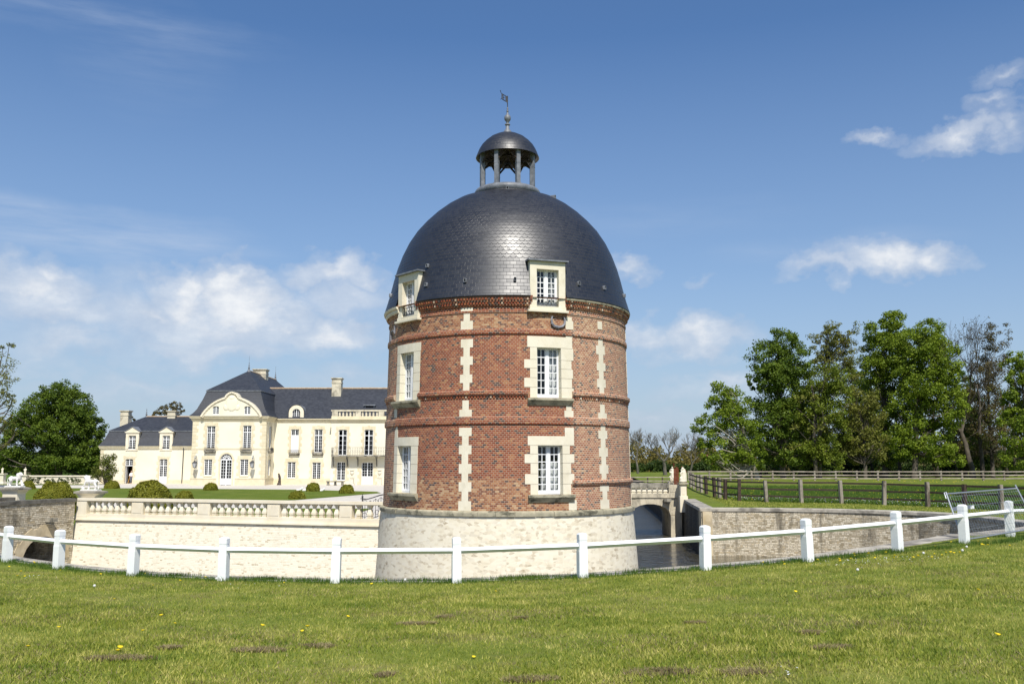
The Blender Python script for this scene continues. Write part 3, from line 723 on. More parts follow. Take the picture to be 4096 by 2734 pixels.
def lion(loc, rz, label):
    """standing stone lion, one forepaw on a ball"""
    t = thing('lion_statue', label, 'statue', (0, 0, 0), 'stone lions of the gate')
    mb = MB()
    mb.ball((-.02, 0, .42), (.27, .10, .105)); mb.ball((-.25, 0, .43), (.13, .105, .12)); mb.ball((.2, 0, .45), (.15, .115, .15))      # trunk
    mb.ball((.26, 0, .55), (.15, .13, .16)); mb.ball((.33, 0, .63), (.12, .12, .12)); mb.ball((.2, 0, .60), (.11, .11, .11)); mb.ball((.27, 0, .46), (.12, .12, .12))  # mane
    mb.ball((.38, 0, .62), (.085, .075, .085)); mb.ball((.455, 0, .60), (.055, .05, .05)); mb.ball((.44, 0, .575), (.04, .04, .03))   # head and muzzle
    for s in (-1, 1):
        mb.ball((.33, s * .075, .71), (.025, .02, .03))
        mb.tube([(-.27, s * .07, .44), (-.24 - .04 * s, s * .085, .30), (-.33 - .05 * s, s * .085, .17), (-.29 - .05 * s, s * .085, .05), (-.23 - .05 * s, s * .085, .035)], [.085, .07, .04, .04, .045], 8)
    mb.tube([(.22, -.075, .44), (.22, -.085, .25), (.21, -.085, .06), (.26, -.085, .035)], [.07, .05, .042, .05], 8)
    mb.tube([(.25, .075, .44), (.32, .085, .32), (.38, .085, .2), (.43, .085, .19)], [.07, .05, .042, .045], 8)
    mb.tube([(-.37, 0, .47), (-.46, 0, .42), (-.49, 0, .30), (-.45, 0, .18), (-.47, 0, .08), (-.43, 0, .05)], [.03, .028, .026, .026, .04, .03], 7)
    remesh(mb, .02, 'lion_body', M['white_stone'], t, smooth_it=2)
    mb = MB(); mb.ball((.43, .085, .085), .085, 14, 10); mb.build('ball', M['white_stone'], t, True)
    mb = MB(); mb.box(-.52, .54, -.17, .17, -.04, .015); mb.box(-.50, .52, -.15, .15, .015, .03); mb.build('plinth_slab', M['white_stone'], t)
    t.location = loc; t.rotation_euler = (0, 0, rz); t.scale = (.92, .92, .92)
    return t
def gate_pier(loc, w, z0, z1, label, mat='weathered_stone'):
    t = thing('stone_pedestal', label, 'pedestal', (loc[0], loc[1], z0), 'pedestals under the lions')
    x, y = loc; rot = Matrix.Translation((x, y, 0)) @ Matrix.Rotation(math.atan2(BD.y, BD.x), 4, 'Z')
    mb = MB(); mb.box(-w + .12, w - .12, -w * .62 + .08, w * .62 - .08, z0, z1 - .3, rot); mb.build('shaft', M['dressed_stone'], t)
    mb = MB(); mb.frustum((0, 0), w - .12, w * .62 - .08, w - .06, w * .62 - .04, z1 - .3, z1 - .22, rot); mb.frustum((0, 0), w - .07, w * .62 - .05, w + .02, w * .62 + .02, z1 - .22, z1 - .12, rot)
    mb.build('cornice', M['dressed_stone'], t)
    mb = MB(); mb.frustum((0, 0), w + .07, w * .62 + .07, w + .07, w * .62 + .07, z1 - .12, z1 - .04, rot); mb.frustum((0, 0), w + .07, w * .62 + .07, w - .1, w * .62 - .05, z1 - .04, z1, rot); mb.build('cap_slab', M[mat], t)
pl = atY(950 / 2.613, 1966, 43.9); pl.y = 43.9
gate_pier((pl.x, pl.y), .56, 1.425, 1.74, 'stone pedestal at the left end of the balustrade, carrying a white lion')
lion((pl.x, pl.y, 1.78), math.pi + math.atan2(BD.y, BD.x), 'white stone lion at the end of the balustrade, looking left over its ball')
pl = atY(57, 1966, 45.3)
gate_pier((pl.x, pl.y), .56, .012, 1.86, 'stone pedestal at the far left of the photo, carrying a white lion')
lion((pl.x, pl.y, 1.90), math.atan2(BD.y, BD.x), 'white stone lion at the far left gate pier, looking right over its ball')

# ------------------------------------------------------------------ the tower
RT = 5.05
def r_wall(z): return 5.20 - .02 * (z - 1.35)           # slight batter
def tp(a, r, z): return (TX + r * math.sin(rad(a)), TY - r * math.cos(rad(a)), z)
def block(mb, a0, a1, z0, z1, out=.014, deep=.0, back=.05):
    """stone following the curve of the wall"""
    n = max(1, int(abs(a1 - a0) / 2.5))
    for i in range(n):
        b0 = a0 + (a1 - a0) * i / n; b1 = a0 + (a1 - a0) * (i + 1) / n
        vs = [tp(a, r_wall(z) + (out if o else -back - deep), z) for z in (z0, z1) for a in (b0, b1) for o in (1, 0)]
        # order: (z0,b0,out),(z0,b0,in),(z0,b1,out),(z0,b1,in),(z1,...)
        fs = [(0, 2, 6, 4), (0, 1, 3, 2), (4, 6, 7, 5)]
        if i == 0: fs.append((0, 4, 5, 1))
        if i == n - 1: fs.append((2, 3, 7, 6))
        mb.add(vs, fs)

WINS = []   # (centre angle, half angle, z0, z1, kind)
AR, AL = 18.4, -51.2
for ca in (AR, AL):
    WINS += [(ca, 5.45, 5.50, 7.40, 'mid'), (ca, 5.45, 1.92, 3.73, 'low')]
DORM = [(AR - .6, 5.0, 8.98, 10.40), (AL + .9, 5.0, 8.86, 10.25)]

def build_tower():
    t = thing('round_tower', 'round red brick tower with slate dome, open lantern and weather vane beside the moat', 'tower', (TX, TY, -3))
    # brick wall with real window openings
    za = [1.30, 1.55, 1.92, 2.4, 3.0, 3.73, 4.2, 4.8, 5.50, 6.1, 6.8, 7.40, 7.9, 8.4, 8.86, 9.42]
    aa = set(range(-180, 180, 4))
    holes = [(c - h, c + h, z0, z1) for c, h, z0, z1, k in WINS] + [(c - h - 1.2, c + h + 1.2, 8.86, 9.42) for c, h, z0, z1 in DORM]
    for c, h, *_ in WINS + DORM:
        aa = {a for a in aa if not (abs(a - (c - h)) < 1.5 or abs(a - (c + h)) < 1.5 or abs(a - (c - h - 1.2)) < 1.0 or abs(a - (c + h + 1.2)) < 1.0)}
    for a0, a1, _, _ in holes: aa |= {a0, a1}
    aa = sorted(aa); aa.append(aa[0] + 360)
    mb = MB()
    for i in range(len(aa) - 1):
        a, b = aa[i], aa[i + 1]; m = (a + b) / 2
        if m > 180: m -= 360
        for z0, z1 in zip(za[:-1], za[1:]):
            zm = (z0 + z1) / 2
            if any(h[0] < m < h[1] and h[2] < zm < h[3] for h in holes): continue
            mb.quad(tp(a, r_wall(z0), z0), tp(b, r_wall(z0), z0), tp(b, r_wall(z1), z1), tp(a, r_wall(z1), z1),
                    [(rad(a) * RT, z0), (rad(b) * RT, z0), (rad(b) * RT, z1), (rad(a) * RT, z1)])
    mb.build('brick_wall', M['brick'], t)
    # battered stone base and its ledge
    mb = MB(); mb.lathe([(5.62, -4.4), (5.50, -2), (5.36, .0), (5.265, 1.14)], 96, (TX, TY), us=5.3); mb.build('stone_base', M['base_rubble'], t, True)
    mb = MB(); R2 = random.Random(3)
    a = -180.0
    while a < 180:
        w = R2.uniform(4.5, 9); pr = R2.uniform(-.012, .012)
        b = min(180, a + w)
        mb.lathe([(5.2, 1.14), (5.33 + pr, 1.14), (5.34 + pr, 1.24), (5.335 + pr, 1.29), (5.22, 1.335), (5.1, 1.335)], 3, (TX, TY), a + .06, b - .06)
        for e in (a + .06, b - .06):
            mb.add([tp(e, 5.1, 1.14), tp(e, 5.33 + pr, 1.14), tp(e, 5.335 + pr, 1.29), tp(e, 5.1, 1.335)], [(0, 1, 2, 3)])
        a = b
    o = mb.build('base_ledge', M['sill_stone'], t)
    # string courses
    def ring(name, prof, spans, mat='brick', dent=None):
        mb = MB()
        for a0, a1 in spans:
            n = max(3, int((a1 - a0) / 3)); P = [(r_wall(z) + dr, z) for dr, z in prof]
            mb.lathe(P, n, (TX, TY), a0, a1, us=RT, v0=3.432)
            for e in (a0, a1):
                mb.add([tp(e, r, z) for r, z in [(r_wall(prof[0][1]) - .04, prof[0][1])] + P + [(r_wall(prof[-1][1]) - .04, prof[-1][1])]], [tuple(range(len(P) + 2))])
            if dent:
                dz0, dz1, dr = dent; k = int((a1 - a0) * RT * math.pi / 180 / .115)
                for i in range(k):
                    c0 = a0 + (a1 - a0) * (i + .1) / k; c1 = a0 + (a1 - a0) * (i + .62) / k
                    vs = [tp(a, r_wall(z) + q, z) for z in (dz0, dz1) for a in (c0, c1) for q in (dr, -.03)]
                    mb.add(vs, [(0, 2, 6, 4), (0, 1, 3, 2), (4, 6, 7, 5), (0, 4, 5, 1), (2, 3, 7, 6)], [[(rad(c0) * RT, 4.02)] * 4] * 5)
        return mb.build(name, M[mat], t)
    Wn = lambda c, h: (c - h, c + h)
    full = [(-180, 180)]
    ring('string_course', [(0, 7.88), (.05, 7.90), (.055, 7.98), (.045, 8.06), (0, 8.10)], full)
    gaps = [(-180, AL - 9.5), (AL + 9.5, AR - 9.5), (AR + 10.5, 180)]
    ring('string_course', [(.0, 5.52), (.05, 5.55), (.10, 5.62), (.10, 5.72), (0, 5.78)], gaps, dent=(5.475, 5.55, .04))
    ring('string_course', [(0, 4.50), (.055, 4.52), (.06, 4.64), (.05, 4.76), (0, 4.80)], full)
    ring('string_course', [(0, 2.20), (.05, 2.24), (.10, 2.32), (.095, 2.40), (0, 2.45)], [(28.2, 110)])
    dg = [(-180, AL - 6), (AL + 7.5, AR - 7.5), (AR + 7.2, 180)]
    ring('string_course', [(0, 8.70), (.03, 8.71), (.035, 8.78), (0, 8.81)], dg)
    ring('brick_cornice', [(.0, 8.93), (.06, 8.97), (.08, 9.06), (.12, 9.10), (.14, 9.2), (.17, 9.24), (.18, 9.36)], dg, dent=(9.02, 9.09, .125))
    ring('brick_cornice', [(.12, 9.18), (.15, 9.2), (.15, 9.24)], dg, dent=(9.18, 9.25, .195))
    # stone eaves moulding shows on both flanks
    ring('eaves_moulding', [(.10, 9.02), (.16, 9.08), (.18, 9.18), (.25, 9.24), (.26, 9.30), (.1, 9.30)], [(-180, AL - 6.2), (120, 180)], 'tower_stone')
    ring('eaves_moulding', [(.19, 9.22), (.225, 9.25), (.235, 9.30), (.1, 9.30)], [(AR + 7.4, 119.8)], 'sill_stone')
    # toothed stone chains
    def chain(c, half_l, half_s, z0, z1, seed, skip=(), name='stone_chain', step=.335):
        R2 = random.Random(seed); mb = MB(); z = z0; k = 0
        while z < z1 - .05:
            zz = min(z1, z + step * R2.uniform(.93, 1.07)); h = half_l if k % 2 == 0 else half_s
            j = R2.uniform(-.12, .12)
            if not any(a < (z + zz) / 2 < b for a, b in skip): block(mb, c - h + j, c + h + j, z, zz)
            elif mb.v: mb.build(name, M['tower_stone'], t); mb = MB()
            z = zz; k += 1
        if mb.v: mb.build(name, M['tower_stone'], t)
    strings = [(4.50, 4.82), (5.48, 5.78), (7.86, 8.14)]
    chain(-17.35, 2.75, 1.42, 1.34, 8.92, 5, strings + [(8.69, 8.8)])
    chain(46.4, 3.0, 1.55, 1.34, 8.6, 9, strings + [(2.2, 2.46)])
    chain(84, 3.4, 1.8, 1.34, 8.6, 12, strings + [(2.2, 2.46)])
    chain(-60.2, 1.5, .9, 4.85, 5.45, 21); chain(-58.5, 1.5, .9, 4.0, 4.48, 22)
    chain(28.2, 1.9, 1.1, 1.34, 1.75, 23); chain(27.2, 2.2, 1.3, 4.05, 5.4, 24, [(4.50, 4.82)]); chain(28.2, 1.9, 1.4, 8.14, 8.62, 25)
    chain(-110, 3, 1.5, 1.34, 8.6, 12, strings); chain(120, 3, 1.5, 1.34, 8.6, 12, strings); chain(180, 3, 1.5, 1.34, 8.6, 12, strings)
    # windows
    def joinery(ca, half, z0, z1, rows, parent_label, curtain, rdepth, rail=False, tilt=0.0, rw=None):
        n = Vector((math.sin(rad(ca)), -math.cos(rad(ca)), 0)); tx = Vector((math.cos(rad(ca)), math.sin(rad(ca)), 0))
        rw = (rw if rw else r_wall((z0 + z1) / 2)) - rdepth
        org = Vector((TX, TY, 0)) + n * rw; w = (rw + rdepth * .6) * math.sin(rad(half)) + .01
        Mt = Matrix(((tx.x, -n.x, 0, org.x), (tx.y, -n.y, 0, org.y), (0, 0, 1, 0), (0, 0, 0, 1)))    # x right, y inwards
        mb = MB(); f = .06
        mb.box(-w, -w + f, -.03, .05, z0, z1, Mt); mb.box(w - f, w, -.03, .05, z0, z1, Mt); mb.box(-w + f, w - f, -.03, .05, z1 - f, z1, Mt)
        mb.box(-w + f, w - f, -.07, .05, z0, z0 + .09, Mt); mb.box(-.055, .055, -.04, .05, z0 + .09, z1 - f, Mt)
        for s in (-1, 1):
            x0, x1 = (-w + f, -.055) if s < 0 else (.055, w - f)
            mb.box(x0, x0 + .035, -.02, .04, z0 + .09, z1 - f, Mt); mb.box(x1 - .035, x1, -.02, .04, z0 + .09, z1 - f, Mt)
            xm = (x0 + x1) / 2; mb.box(xm - .014, xm + .014, -.014, .03, z0 + .09, z1 - f, Mt)
            for i in range(1, rows):
                zz = z0 + .09 + (z1 - f - z0 - .09) * i / rows; mb.box(x0 + .035, x1 - .035, -.012, .028, zz - .016, zz + .016, Mt)
            mb.box(x0 + .035, x1 - .035, -.016, .035, z0 + .09, z0 + .15, Mt)
        wnd = mb.build('window', M['white_joinery'], t)
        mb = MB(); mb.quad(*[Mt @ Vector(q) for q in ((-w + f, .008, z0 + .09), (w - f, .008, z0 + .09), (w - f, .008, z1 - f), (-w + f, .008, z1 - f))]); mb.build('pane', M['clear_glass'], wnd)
        for (c0, c1, cz0, cz1, sl) in curtain:
            mb = MB(); n_ = 26
            for i in range(n_):
                q0 = i / n_; q1 = (i + 1) / n_
                X = lambda q: (c0 + (c1 - c0) * q) * w; Y = lambda q: .17 + .03 * math.sin(q * 34) + .01 * math.sin(q * 11)
                zb = lambda q: cz0 + sl * q
                mb.quad(Mt @ Vector((X(q0), Y(q0), z0 + (z1 - z0) * zb(q0))), Mt @ Vector((X(q1), Y(q1), z0 + (z1 - z0) * zb(q1))), Mt @ Vector((X(q1), Y(q1), z0 + (z1 - z0) * cz1)), Mt @ Vector((X(q0), Y(q0), z0 + (z1 - z0) * cz1)))
            mb.build('curtain', M['curtain'], wnd, True)
        if rail:
            mb = MB(); y = -rdepth + .06
            mb.box(-w - .02, w + .02, y, y + .025, z0 + .34, z0 + .365, Mt); mb.box(-w - .02, w + .02, y, y + .02, z0 + .05, z0 + .07, Mt)
            for i in range(5): xx = -w + 2 * w * (i + .5) / 5; mb.box(xx - .01, xx + .01, y, y + .02, z0 + .07, z0 + .34, Mt)
            mb.build('window_rail', M['iron'], wnd)
        # dark room behind the glass
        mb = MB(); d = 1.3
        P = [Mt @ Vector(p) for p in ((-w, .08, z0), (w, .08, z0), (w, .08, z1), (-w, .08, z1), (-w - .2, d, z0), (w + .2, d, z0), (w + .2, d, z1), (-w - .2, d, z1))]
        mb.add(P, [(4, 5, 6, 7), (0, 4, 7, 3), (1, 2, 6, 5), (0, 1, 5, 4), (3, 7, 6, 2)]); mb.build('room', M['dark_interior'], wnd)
        return Mt, w, wnd
    cur = {(1, 'mid'): [(.08, .96, .0, .98, 0)], (1, 'low'): [(.10, .95, .05, .66, 0), (-.5, -.12, .02, .62, -.06)], (0, 'mid'): [(-.95, -.08, 0, .5, .0), (.3, .95, .0, .4, .1)], (0, 'low'): [(-.95, -.1, .0, .42, 0), (.2, .95, 0, .35, .1)]}
    for ca, half, z0, z1, kind in WINS:
        rgt = ca > 0
        mb = MB(); R2 = random.Random(int(z0 * 10) + rgt)
        # lintel, jambs (their thickness makes the reveals)
        wl, wr = (3.0, 5.2) if rgt else (3.4, 4.4)
        block(mb, ca - half - (4.2 if rgt else 3.6), ca + half + (5.6 if rgt else 4.6), z1, z1 + (.42 if kind == 'mid' and rgt else .34), .016, .28)
        if rgt and kind == 'mid': block(mb, ca + half + 2.5, ca + half + 5.9, z1 + .42, z1 + .6, .016)
        z = z0; k = 0
        while z < z1 - .04:
            zz = min(z1, z + R2.uniform(.33, .39)); zz = z1 if z1 - zz < .15 else zz
            la = (3.1 if k % 2 == 0 else 5.4) if rgt else 3.4
            ra = ((5.6 if kind == 'low' else 5.9) if (k + (kind == 'mid')) % 2 else (3.6 if kind == 'low' else 4.9)) if rgt else 4.3
            if rgt: ra += R2.uniform(-.4, .4); la += R2.uniform(-.15, .15)
            block(mb, ca - half - la, ca - half, z, zz - .011, .016, .28); block(mb, ca + half, ca + half + ra, z, zz - .011, .016, .28)
            z = zz; k += 1
        mb.build('window_surround', M['tower_stone'], t)
        # sill
        mb = MB(); w0, w1 = (ca - half - (4.2 if rgt else 5), ca + half + (4.8 if rgt else 5.2))
        n_ = 9
        prof = [(0, -.30), (.05, -.28), (.10, -.2), (.17, -.12), (.19, -.10), (.19, -.02), (-.30, .012)]
        P = [(r_wall(z0) + dr, z0 + dz) for dr, dz in prof]; mb.lathe(P, n_, (TX, TY), w0, w1)
        for e in (w0, w1): mb.add([tp(e, r_wall(z0) - .02, z0 - .30)] + [tp(e, r, zz) for r, zz in P[:-1]] + [tp(e, r_wall(z0) - .02, z0)], [tuple(range(len(P) + 1))])
        mb.build('sill', M['sill_stone'], t)
        joinery(ca, half, z0, z1, 6, '', cur[(1 if rgt else 0, kind)], .27)
    # dormers break through the eaves
    for k, (ca, half, z0, z1) in enumerate(DORM):
        n = Vector((math.sin(rad(ca)), -math.cos(rad(ca)), 0)); tx = Vector((math.cos(rad(ca)), math.sin(rad(ca)), 0))
        org = Vector((TX, TY, 0)) + n * 5.12
        Mt = Matrix(((tx.x, -n.x, 0, org.x), (tx.y, -n.y, 0, org.y), (0, 0, 1, 0), (0, 0, 0, 1)))
        w = 5.12 * math.sin(rad(half)); mb = MB(); top = z1 + .30
        jl, jr = .27, .27
        mb.box(-w - jl, -w, -.0, .62, z0 - .02, z1, Mt); mb.box(w, w + jr, -.0, .62, z0 - .02, z1, Mt); mb.box(-w - jl, w + jr, -.0, .72, z1, top, Mt)
        mb.box(-w - jl - .015, w + jr + .015, -.03, .3, z0 - .16, z0 - .02, Mt); mb.box(-w - jl - .1, w + jr + .1, -.10, .1, z0 - .24, z0 - .16, Mt)
        d = mb.build('dormer', M['tower_stone'], t)
        mb = MB(); mb.box(-w - jl - .1, w + jr + .1, -.12, 1.0, top + .002, top + .06, Mt); mb.build('dormer_roof', M['lead'], d)
        mb = MB()
        for s in (-1, 1):
            x = s * (w + jl + .02); mb.prism([(x - .02, .12, 9.45), (x - .02, .95, 9.45), (x - .02, .95, top), (x - .02, .30, top)], (.04, 0, 0), Mt)
        mb.build('lead_cheek', M['lead'], d)
        # joinery sits in the vertical face
        joinery(ca, half, z0, z1, 6, '', [(.45, .95, .05, .95, 0)] if k == 0 else [(-.9, -.1, 0, .7, 0)], .24, True, rw=5.12)
    # dome
    prof = [(5.22, 9.30), (5.28, 9.33), (5.26, 9.40), (5.14, 9.80), (5.02, 10.25), (4.90, 10.75), (4.76, 11.25), (4.56, 11.8), (4.30, 12.35), (3.98, 12.85), (3.62, 13.27), (3.2, 13.68), (2.75, 14.04), (2.30, 14.32), (1.85, 14.45), (1.58, 14.52), (1.45, 14.58), (1.37, 14.68)]
    fine = []
    for i in range(len(prof) - 1):
        for q in range(3): fine.append(tuple(prof[i][j] + (prof[i + 1][j] - prof[i][j]) * q / 3 for j in (0, 1)))
    fine.append(prof[-1])
    # leave the dormers their gap in the slates
    mb = MB(); gaps2 = sorted([(c - h - 2.9, c + h + 2.9) for c, h, *_ in DORM])
    prof_low = [p for p in fine if p[1] < 10.62]; prof_hi = [p for p in fine if p[1] >= prof_low[-1][1]]
    spans = [(gaps2[0][1], gaps2[1][0]), (gaps2[1][1], gaps2[0][0] + 360)]
    for a0, a1 in spans: mb.lathe(prof_low, max(12, int((a1 - a0) / 2)), (TX, TY), a0, a1, us=4.6)
    L0 = sum(math.hypot(prof_low[i][0] - prof_low[i - 1][0], prof_low[i][1] - prof_low[i - 1][1]) for i in range(1, len(prof_low)))
    m0 = len(mb.uv)
    mb.lathe(prof_hi, 144, (TX, TY), us=4.6)
    for i in range(m0, len(mb.uv)): mb.uv[i] = [(a, b + L0) for a, b in mb.uv[i]]
    dome = mb.build('dome_roof', M['dome_slate'], t, True)
    mb = MB(); mb.lathe([(5.0, 9.29), (5.22, 9.29)], 96, (TX, TY)); mb.build('eaves_soffit', M['brick_moulding'], t)
    # little slate ventilators
    def r_at(z):
        for i in range(len(prof) - 1):
            if prof[i][1] <= z <= prof[i + 1][1]: f = (z - prof[i][1]) / (prof[i + 1][1] - prof[i][1] + 1e-9); return prof[i][0] + f * (prof[i + 1][0] - prof[i][0])
        return 5
    first = None
    for a, z in [(-38, 9.95), (-18, 9.95), (3.5, 9.95), (33, 9.95), (49, 9.95), (72, 9.95), (-71, 9.95), (-39.5, 10.75), (0, 14.62), (-78, 14.52), (78, 14.52), (52, 14.2)]:
        r = r_at(z); n = Vector((math.sin(rad(a)), -math.cos(rad(a)), 0)); tx = Vector((math.cos(rad(a)), math.sin(rad(a)), 0)); o = Vector((TX, TY, z)) + n * r
        Mt = Matrix(((tx.x, -n.x, 0, o.x), (tx.y, -n.y, 0, o.y), (0, 0, 1, o.z), (0, 0, 0, 1)))
        mb = MB(); ra = [(.052 * math.cos(math.pi * i / 6), .05 + .052 * math.sin(math.pi * i / 6)) for i in range(7)] + [(-.052, -.05), (.052, -.05)]
        ri = [(.034 * math.cos(math.pi * i / 6), .05 + .034 * math.sin(math.pi * i / 6)) for i in range(7)] + [(-.034, -.03), (.034, -.03)]
        k = len(ra); vs = [Mt @ Vector((x, -.09, zz)) for x, zz in ra] + [Mt @ Vector((x, .25, zz + .02)) for x, zz in ra] + [Mt @ Vector((x, -.09, zz)) for x, zz in ri] + [Mt @ Vector((x, .2, zz)) for x, zz in ri]
        fs = [(i, (i + 1) % k, k + (i + 1) % k, k + i) for i in range(k)] + [(2 * k + i, 2 * k + (i + 1) % k, (i + 1) % k, i) for i in range(k)] + [(3 * k + i, 3 * k + (i + 1) % k, 2 * k + (i + 1) % k, 2 * k + i) for i in range(k)] + [tuple(3 * k + i for i in range(k))]
        mb.add(vs, fs); mb.build('ventilator', M['lead'], t)
    # lantern
    mb = MB(); mb.lathe([(1.34, 14.60), (1.39, 14.67), (1.44, 14.74), (1.445, 14.84), (1.39, 14.92), (1.30, 14.96), (.2, 15.02)], 48, (TX, TY)); lan = mb.build('lantern', M['lead'], t, True)
    for k in range(8):
        a = 22.5 + 45 * k
        n = Vector((math.sin(rad(a)), -math.cos(rad(a)), 0)); tx = Vector((math.cos(rad(a)), math.sin(rad(a)), 0)); o = Vector((TX, TY, 0)) + n * 1.2
        Mt = Matrix(((tx.x, -n.x, 0, o.x), (tx.y, -n.y, 0, o.y), (0, 0, 1, 0), (0, 0, 0, 1)))
        mb = MB(); mb.box(-.085, .085, -.075, .095, 14.93, 16.60, Mt); mb.box(-.092, .092, -.082, .10, 15.86, 15.885, Mt); mb.box(-.11, .11, -.10, .12, 14.93, 14.99, Mt); mb.build('lantern_post', M['lead'], lan)
        mb = MB()
        for s in (-1, 1):
            q = Mt @ Vector((s * .05, 0, 16.05)); e = Mt @ Vector((s * .42, .17, 16.52)); mb.tube([q, e], .045, 4)
        mb.tube([Mt @ Vector((0, .05, 16.1)), Mt @ Vector((0, 1.2, 16.62))], .05, 4); mb.build('brace', M['dark_wood'], lan)
    mb = MB(); mb.lathe([(1.10, 16.62), (1.38, 16.42), (1.405, 16.42), (1.38, 16.49), (1.33, 16.62), (1.26, 16.79), (1.15, 16.98), (.99, 17.16), (.78, 17.34), (.52, 17.48), (.26, 17.57), (.12, 17.61)], 48, (TX, TY)); mb.build('lantern_roof', M['dome_slate'], lan, True, angle=50)
    mb = MB(); mb.lathe([(.05, 16.70), (1.15, 16.64), (1.3, 16.52)], 32, (TX, TY)); mb.build('lantern_ceiling', M['dark_wood'], lan)
    # finial and vane
    mb = MB(); mb.lathe([(.20, 17.58), (.17, 17.68), (.09, 17.78), (.075, 17.95), (.12, 17.97), (.12, 18.0), (.05, 18.05), (.07, 18.12), (.135, 18.2), (.15, 18.29), (.13, 18.38), (.06, 18.45), (.035, 18.55), (.045, 18.56), (.05, 18.62), (.03, 18.68), (.04, 18.73), (.02, 18.80)], 20, (TX, TY))
    fin = mb.build('finial', M['lead'], t, True, angle=45)
    mb = MB(); mb.tube([(TX, TY, 18.75), (TX, TY, 19.32)], .02, 8); vp = mb.build('vane_pole', M['iron'], t)
    mb = MB(); L = lambda x, z: Vector((TX + x, TY + .35 * x, z)); th = Vector((.006, -.014, 0))
    out = [(0, 19.27), (-.10, 19.33), (-.27, 19.42), (-.31, 19.52), (-.335, 19.50), (-.29, 19.38), (-.28, 19.2), (-.32, 19.13), (-.28, 19.12), (-.2, 19.15), (-.12, 19.08), (0, 19.0)]
    # pierced flag: bars round an opening
    def bar(a, b, w): mb.tube([L(*a), L(*b)], w, 4)
    mb.prism([L(0, 18.98), L(0, 19.29), L(-.10, 19.325), L(-.09, 19.05)], th); mb.prism([L(-.27, 19.15), L(-.27, 19.40), L(-.22, 19.38), L(-.22, 19.15)], th)
    bar((-.09, 19.31), (-.27, 19.40), .018); bar((-.09, 19.06), (-.27, 19.16), .018); bar((-.15, 19.1), (-.2, 19.33), .014); bar((-.12, 19.25), (-.22, 19.2), .014)
    bar((-.27, 19.40), (-.33, 19.53), .012); bar((-.27, 19.16), (-.32, 19.12), .012); bar((-.33, 19.5), (-.30, 19.54), .014)
    mb.build('weather_vane', M['iron'], vp)
    # horseshoe wall anchor
    ca, cz = 22.6, 8.32; n = Vector((math.sin(rad(ca)), -math.cos(rad(ca)), 0)); tx = Vector((math.cos(rad(ca)), math.sin(rad(ca)), 0)); o = Vector((TX, TY, 0)) + n * (r_wall(cz) + .05)
    pts = [o + tx * x + Vector((0, 0, cz + z)) for x, z in [(-.25, .28), (-.285, .14), (-.26, .0), (-.16, -.1), (0, -.135), (.16, -.1), (.26, 0), (.285, .14), (.25, .28)]]
    mb = MB(); mb.tube(pts, [.03, .04, .05, .055, .06, .055, .05, .04, .03], 6); mb.build('horseshoe_anchor', M['horseshoe_iron'], t)
    mb = MB(); o2 = Vector(tp(-66.5, r_wall(8.3) + .05, 8.3)); t2 = Vector((math.cos(rad(-66.5)), math.sin(rad(-66.5)), 0))
    mb.tube([o2 + t2 * x + Vector((0, 0, z)) for x, z in [(-.25, -.28), (-.27, 0), (-.14, .12), (.14, .12), (.27, 0), (.25, .3)]], .035, 6); mb.build('horseshoe_anchor', M['horseshoe_iron'], t)
build_tower()

# ------------------------------------------------------------------ the chateau
def wx(u, Y): return atY(u, HOR, Y).x
def wz(v, Y): return atY(CX, v, Y).z
def A1(x, y): return (300 + x / 2.613, 1400 + y / 2.613)      # where a point of my study crops sits on the photo
def A2(x, y): return (900 + x / 2.613, 1400 + y / 2.613)

def wall_face(mb, x0, x1, z0, z1, Y, holes, depth=.22, axis='x', zadd=()):
    """wall in the plane y=Y (or x=Y when axis is 'y'), openings with reveals"""
    xs = sorted({x0, x1} | {h[0] for h in holes} | {h[1] for h in holes}); zs = sorted({z0, z1} | {h[2] for h in holes} | {h[3] for h in holes})
    P = (lambda x, d, z: (x, Y + d, z)) if axis == 'x' else (lambda x, d, z: (Y - d, x, z))
    for a, b in zip(xs[:-1], xs[1:]):
        for c, d in zip(zs[:-1], zs[1:]):
            mx, mz = (a + b) / 2, (c + d) / 2
            if any(h[0] < mx < h[1] and h[2] < mz < h[3] for h in holes): continue
            mb.quad(P(a, 0, c), P(b, 0, c), P(b, 0, d), P(a, 0, d))
    for a, b, c, d in [h[:4] for h in holes]:
        mb.quad(P(a, 0, c), P(a, depth, c), P(a, depth, d), P(a, 0, d)); mb.quad(P(b, 0, d), P(b, depth, d), P(b, depth, c), P(b, 0, c))
        mb.quad(P(a, 0, d), P(a, depth, d), P(b, depth, d), P(b, 0, d)); mb.quad(P(b, 0, c), P(b, depth, c), P(a, depth, c), P(a, 0, c))

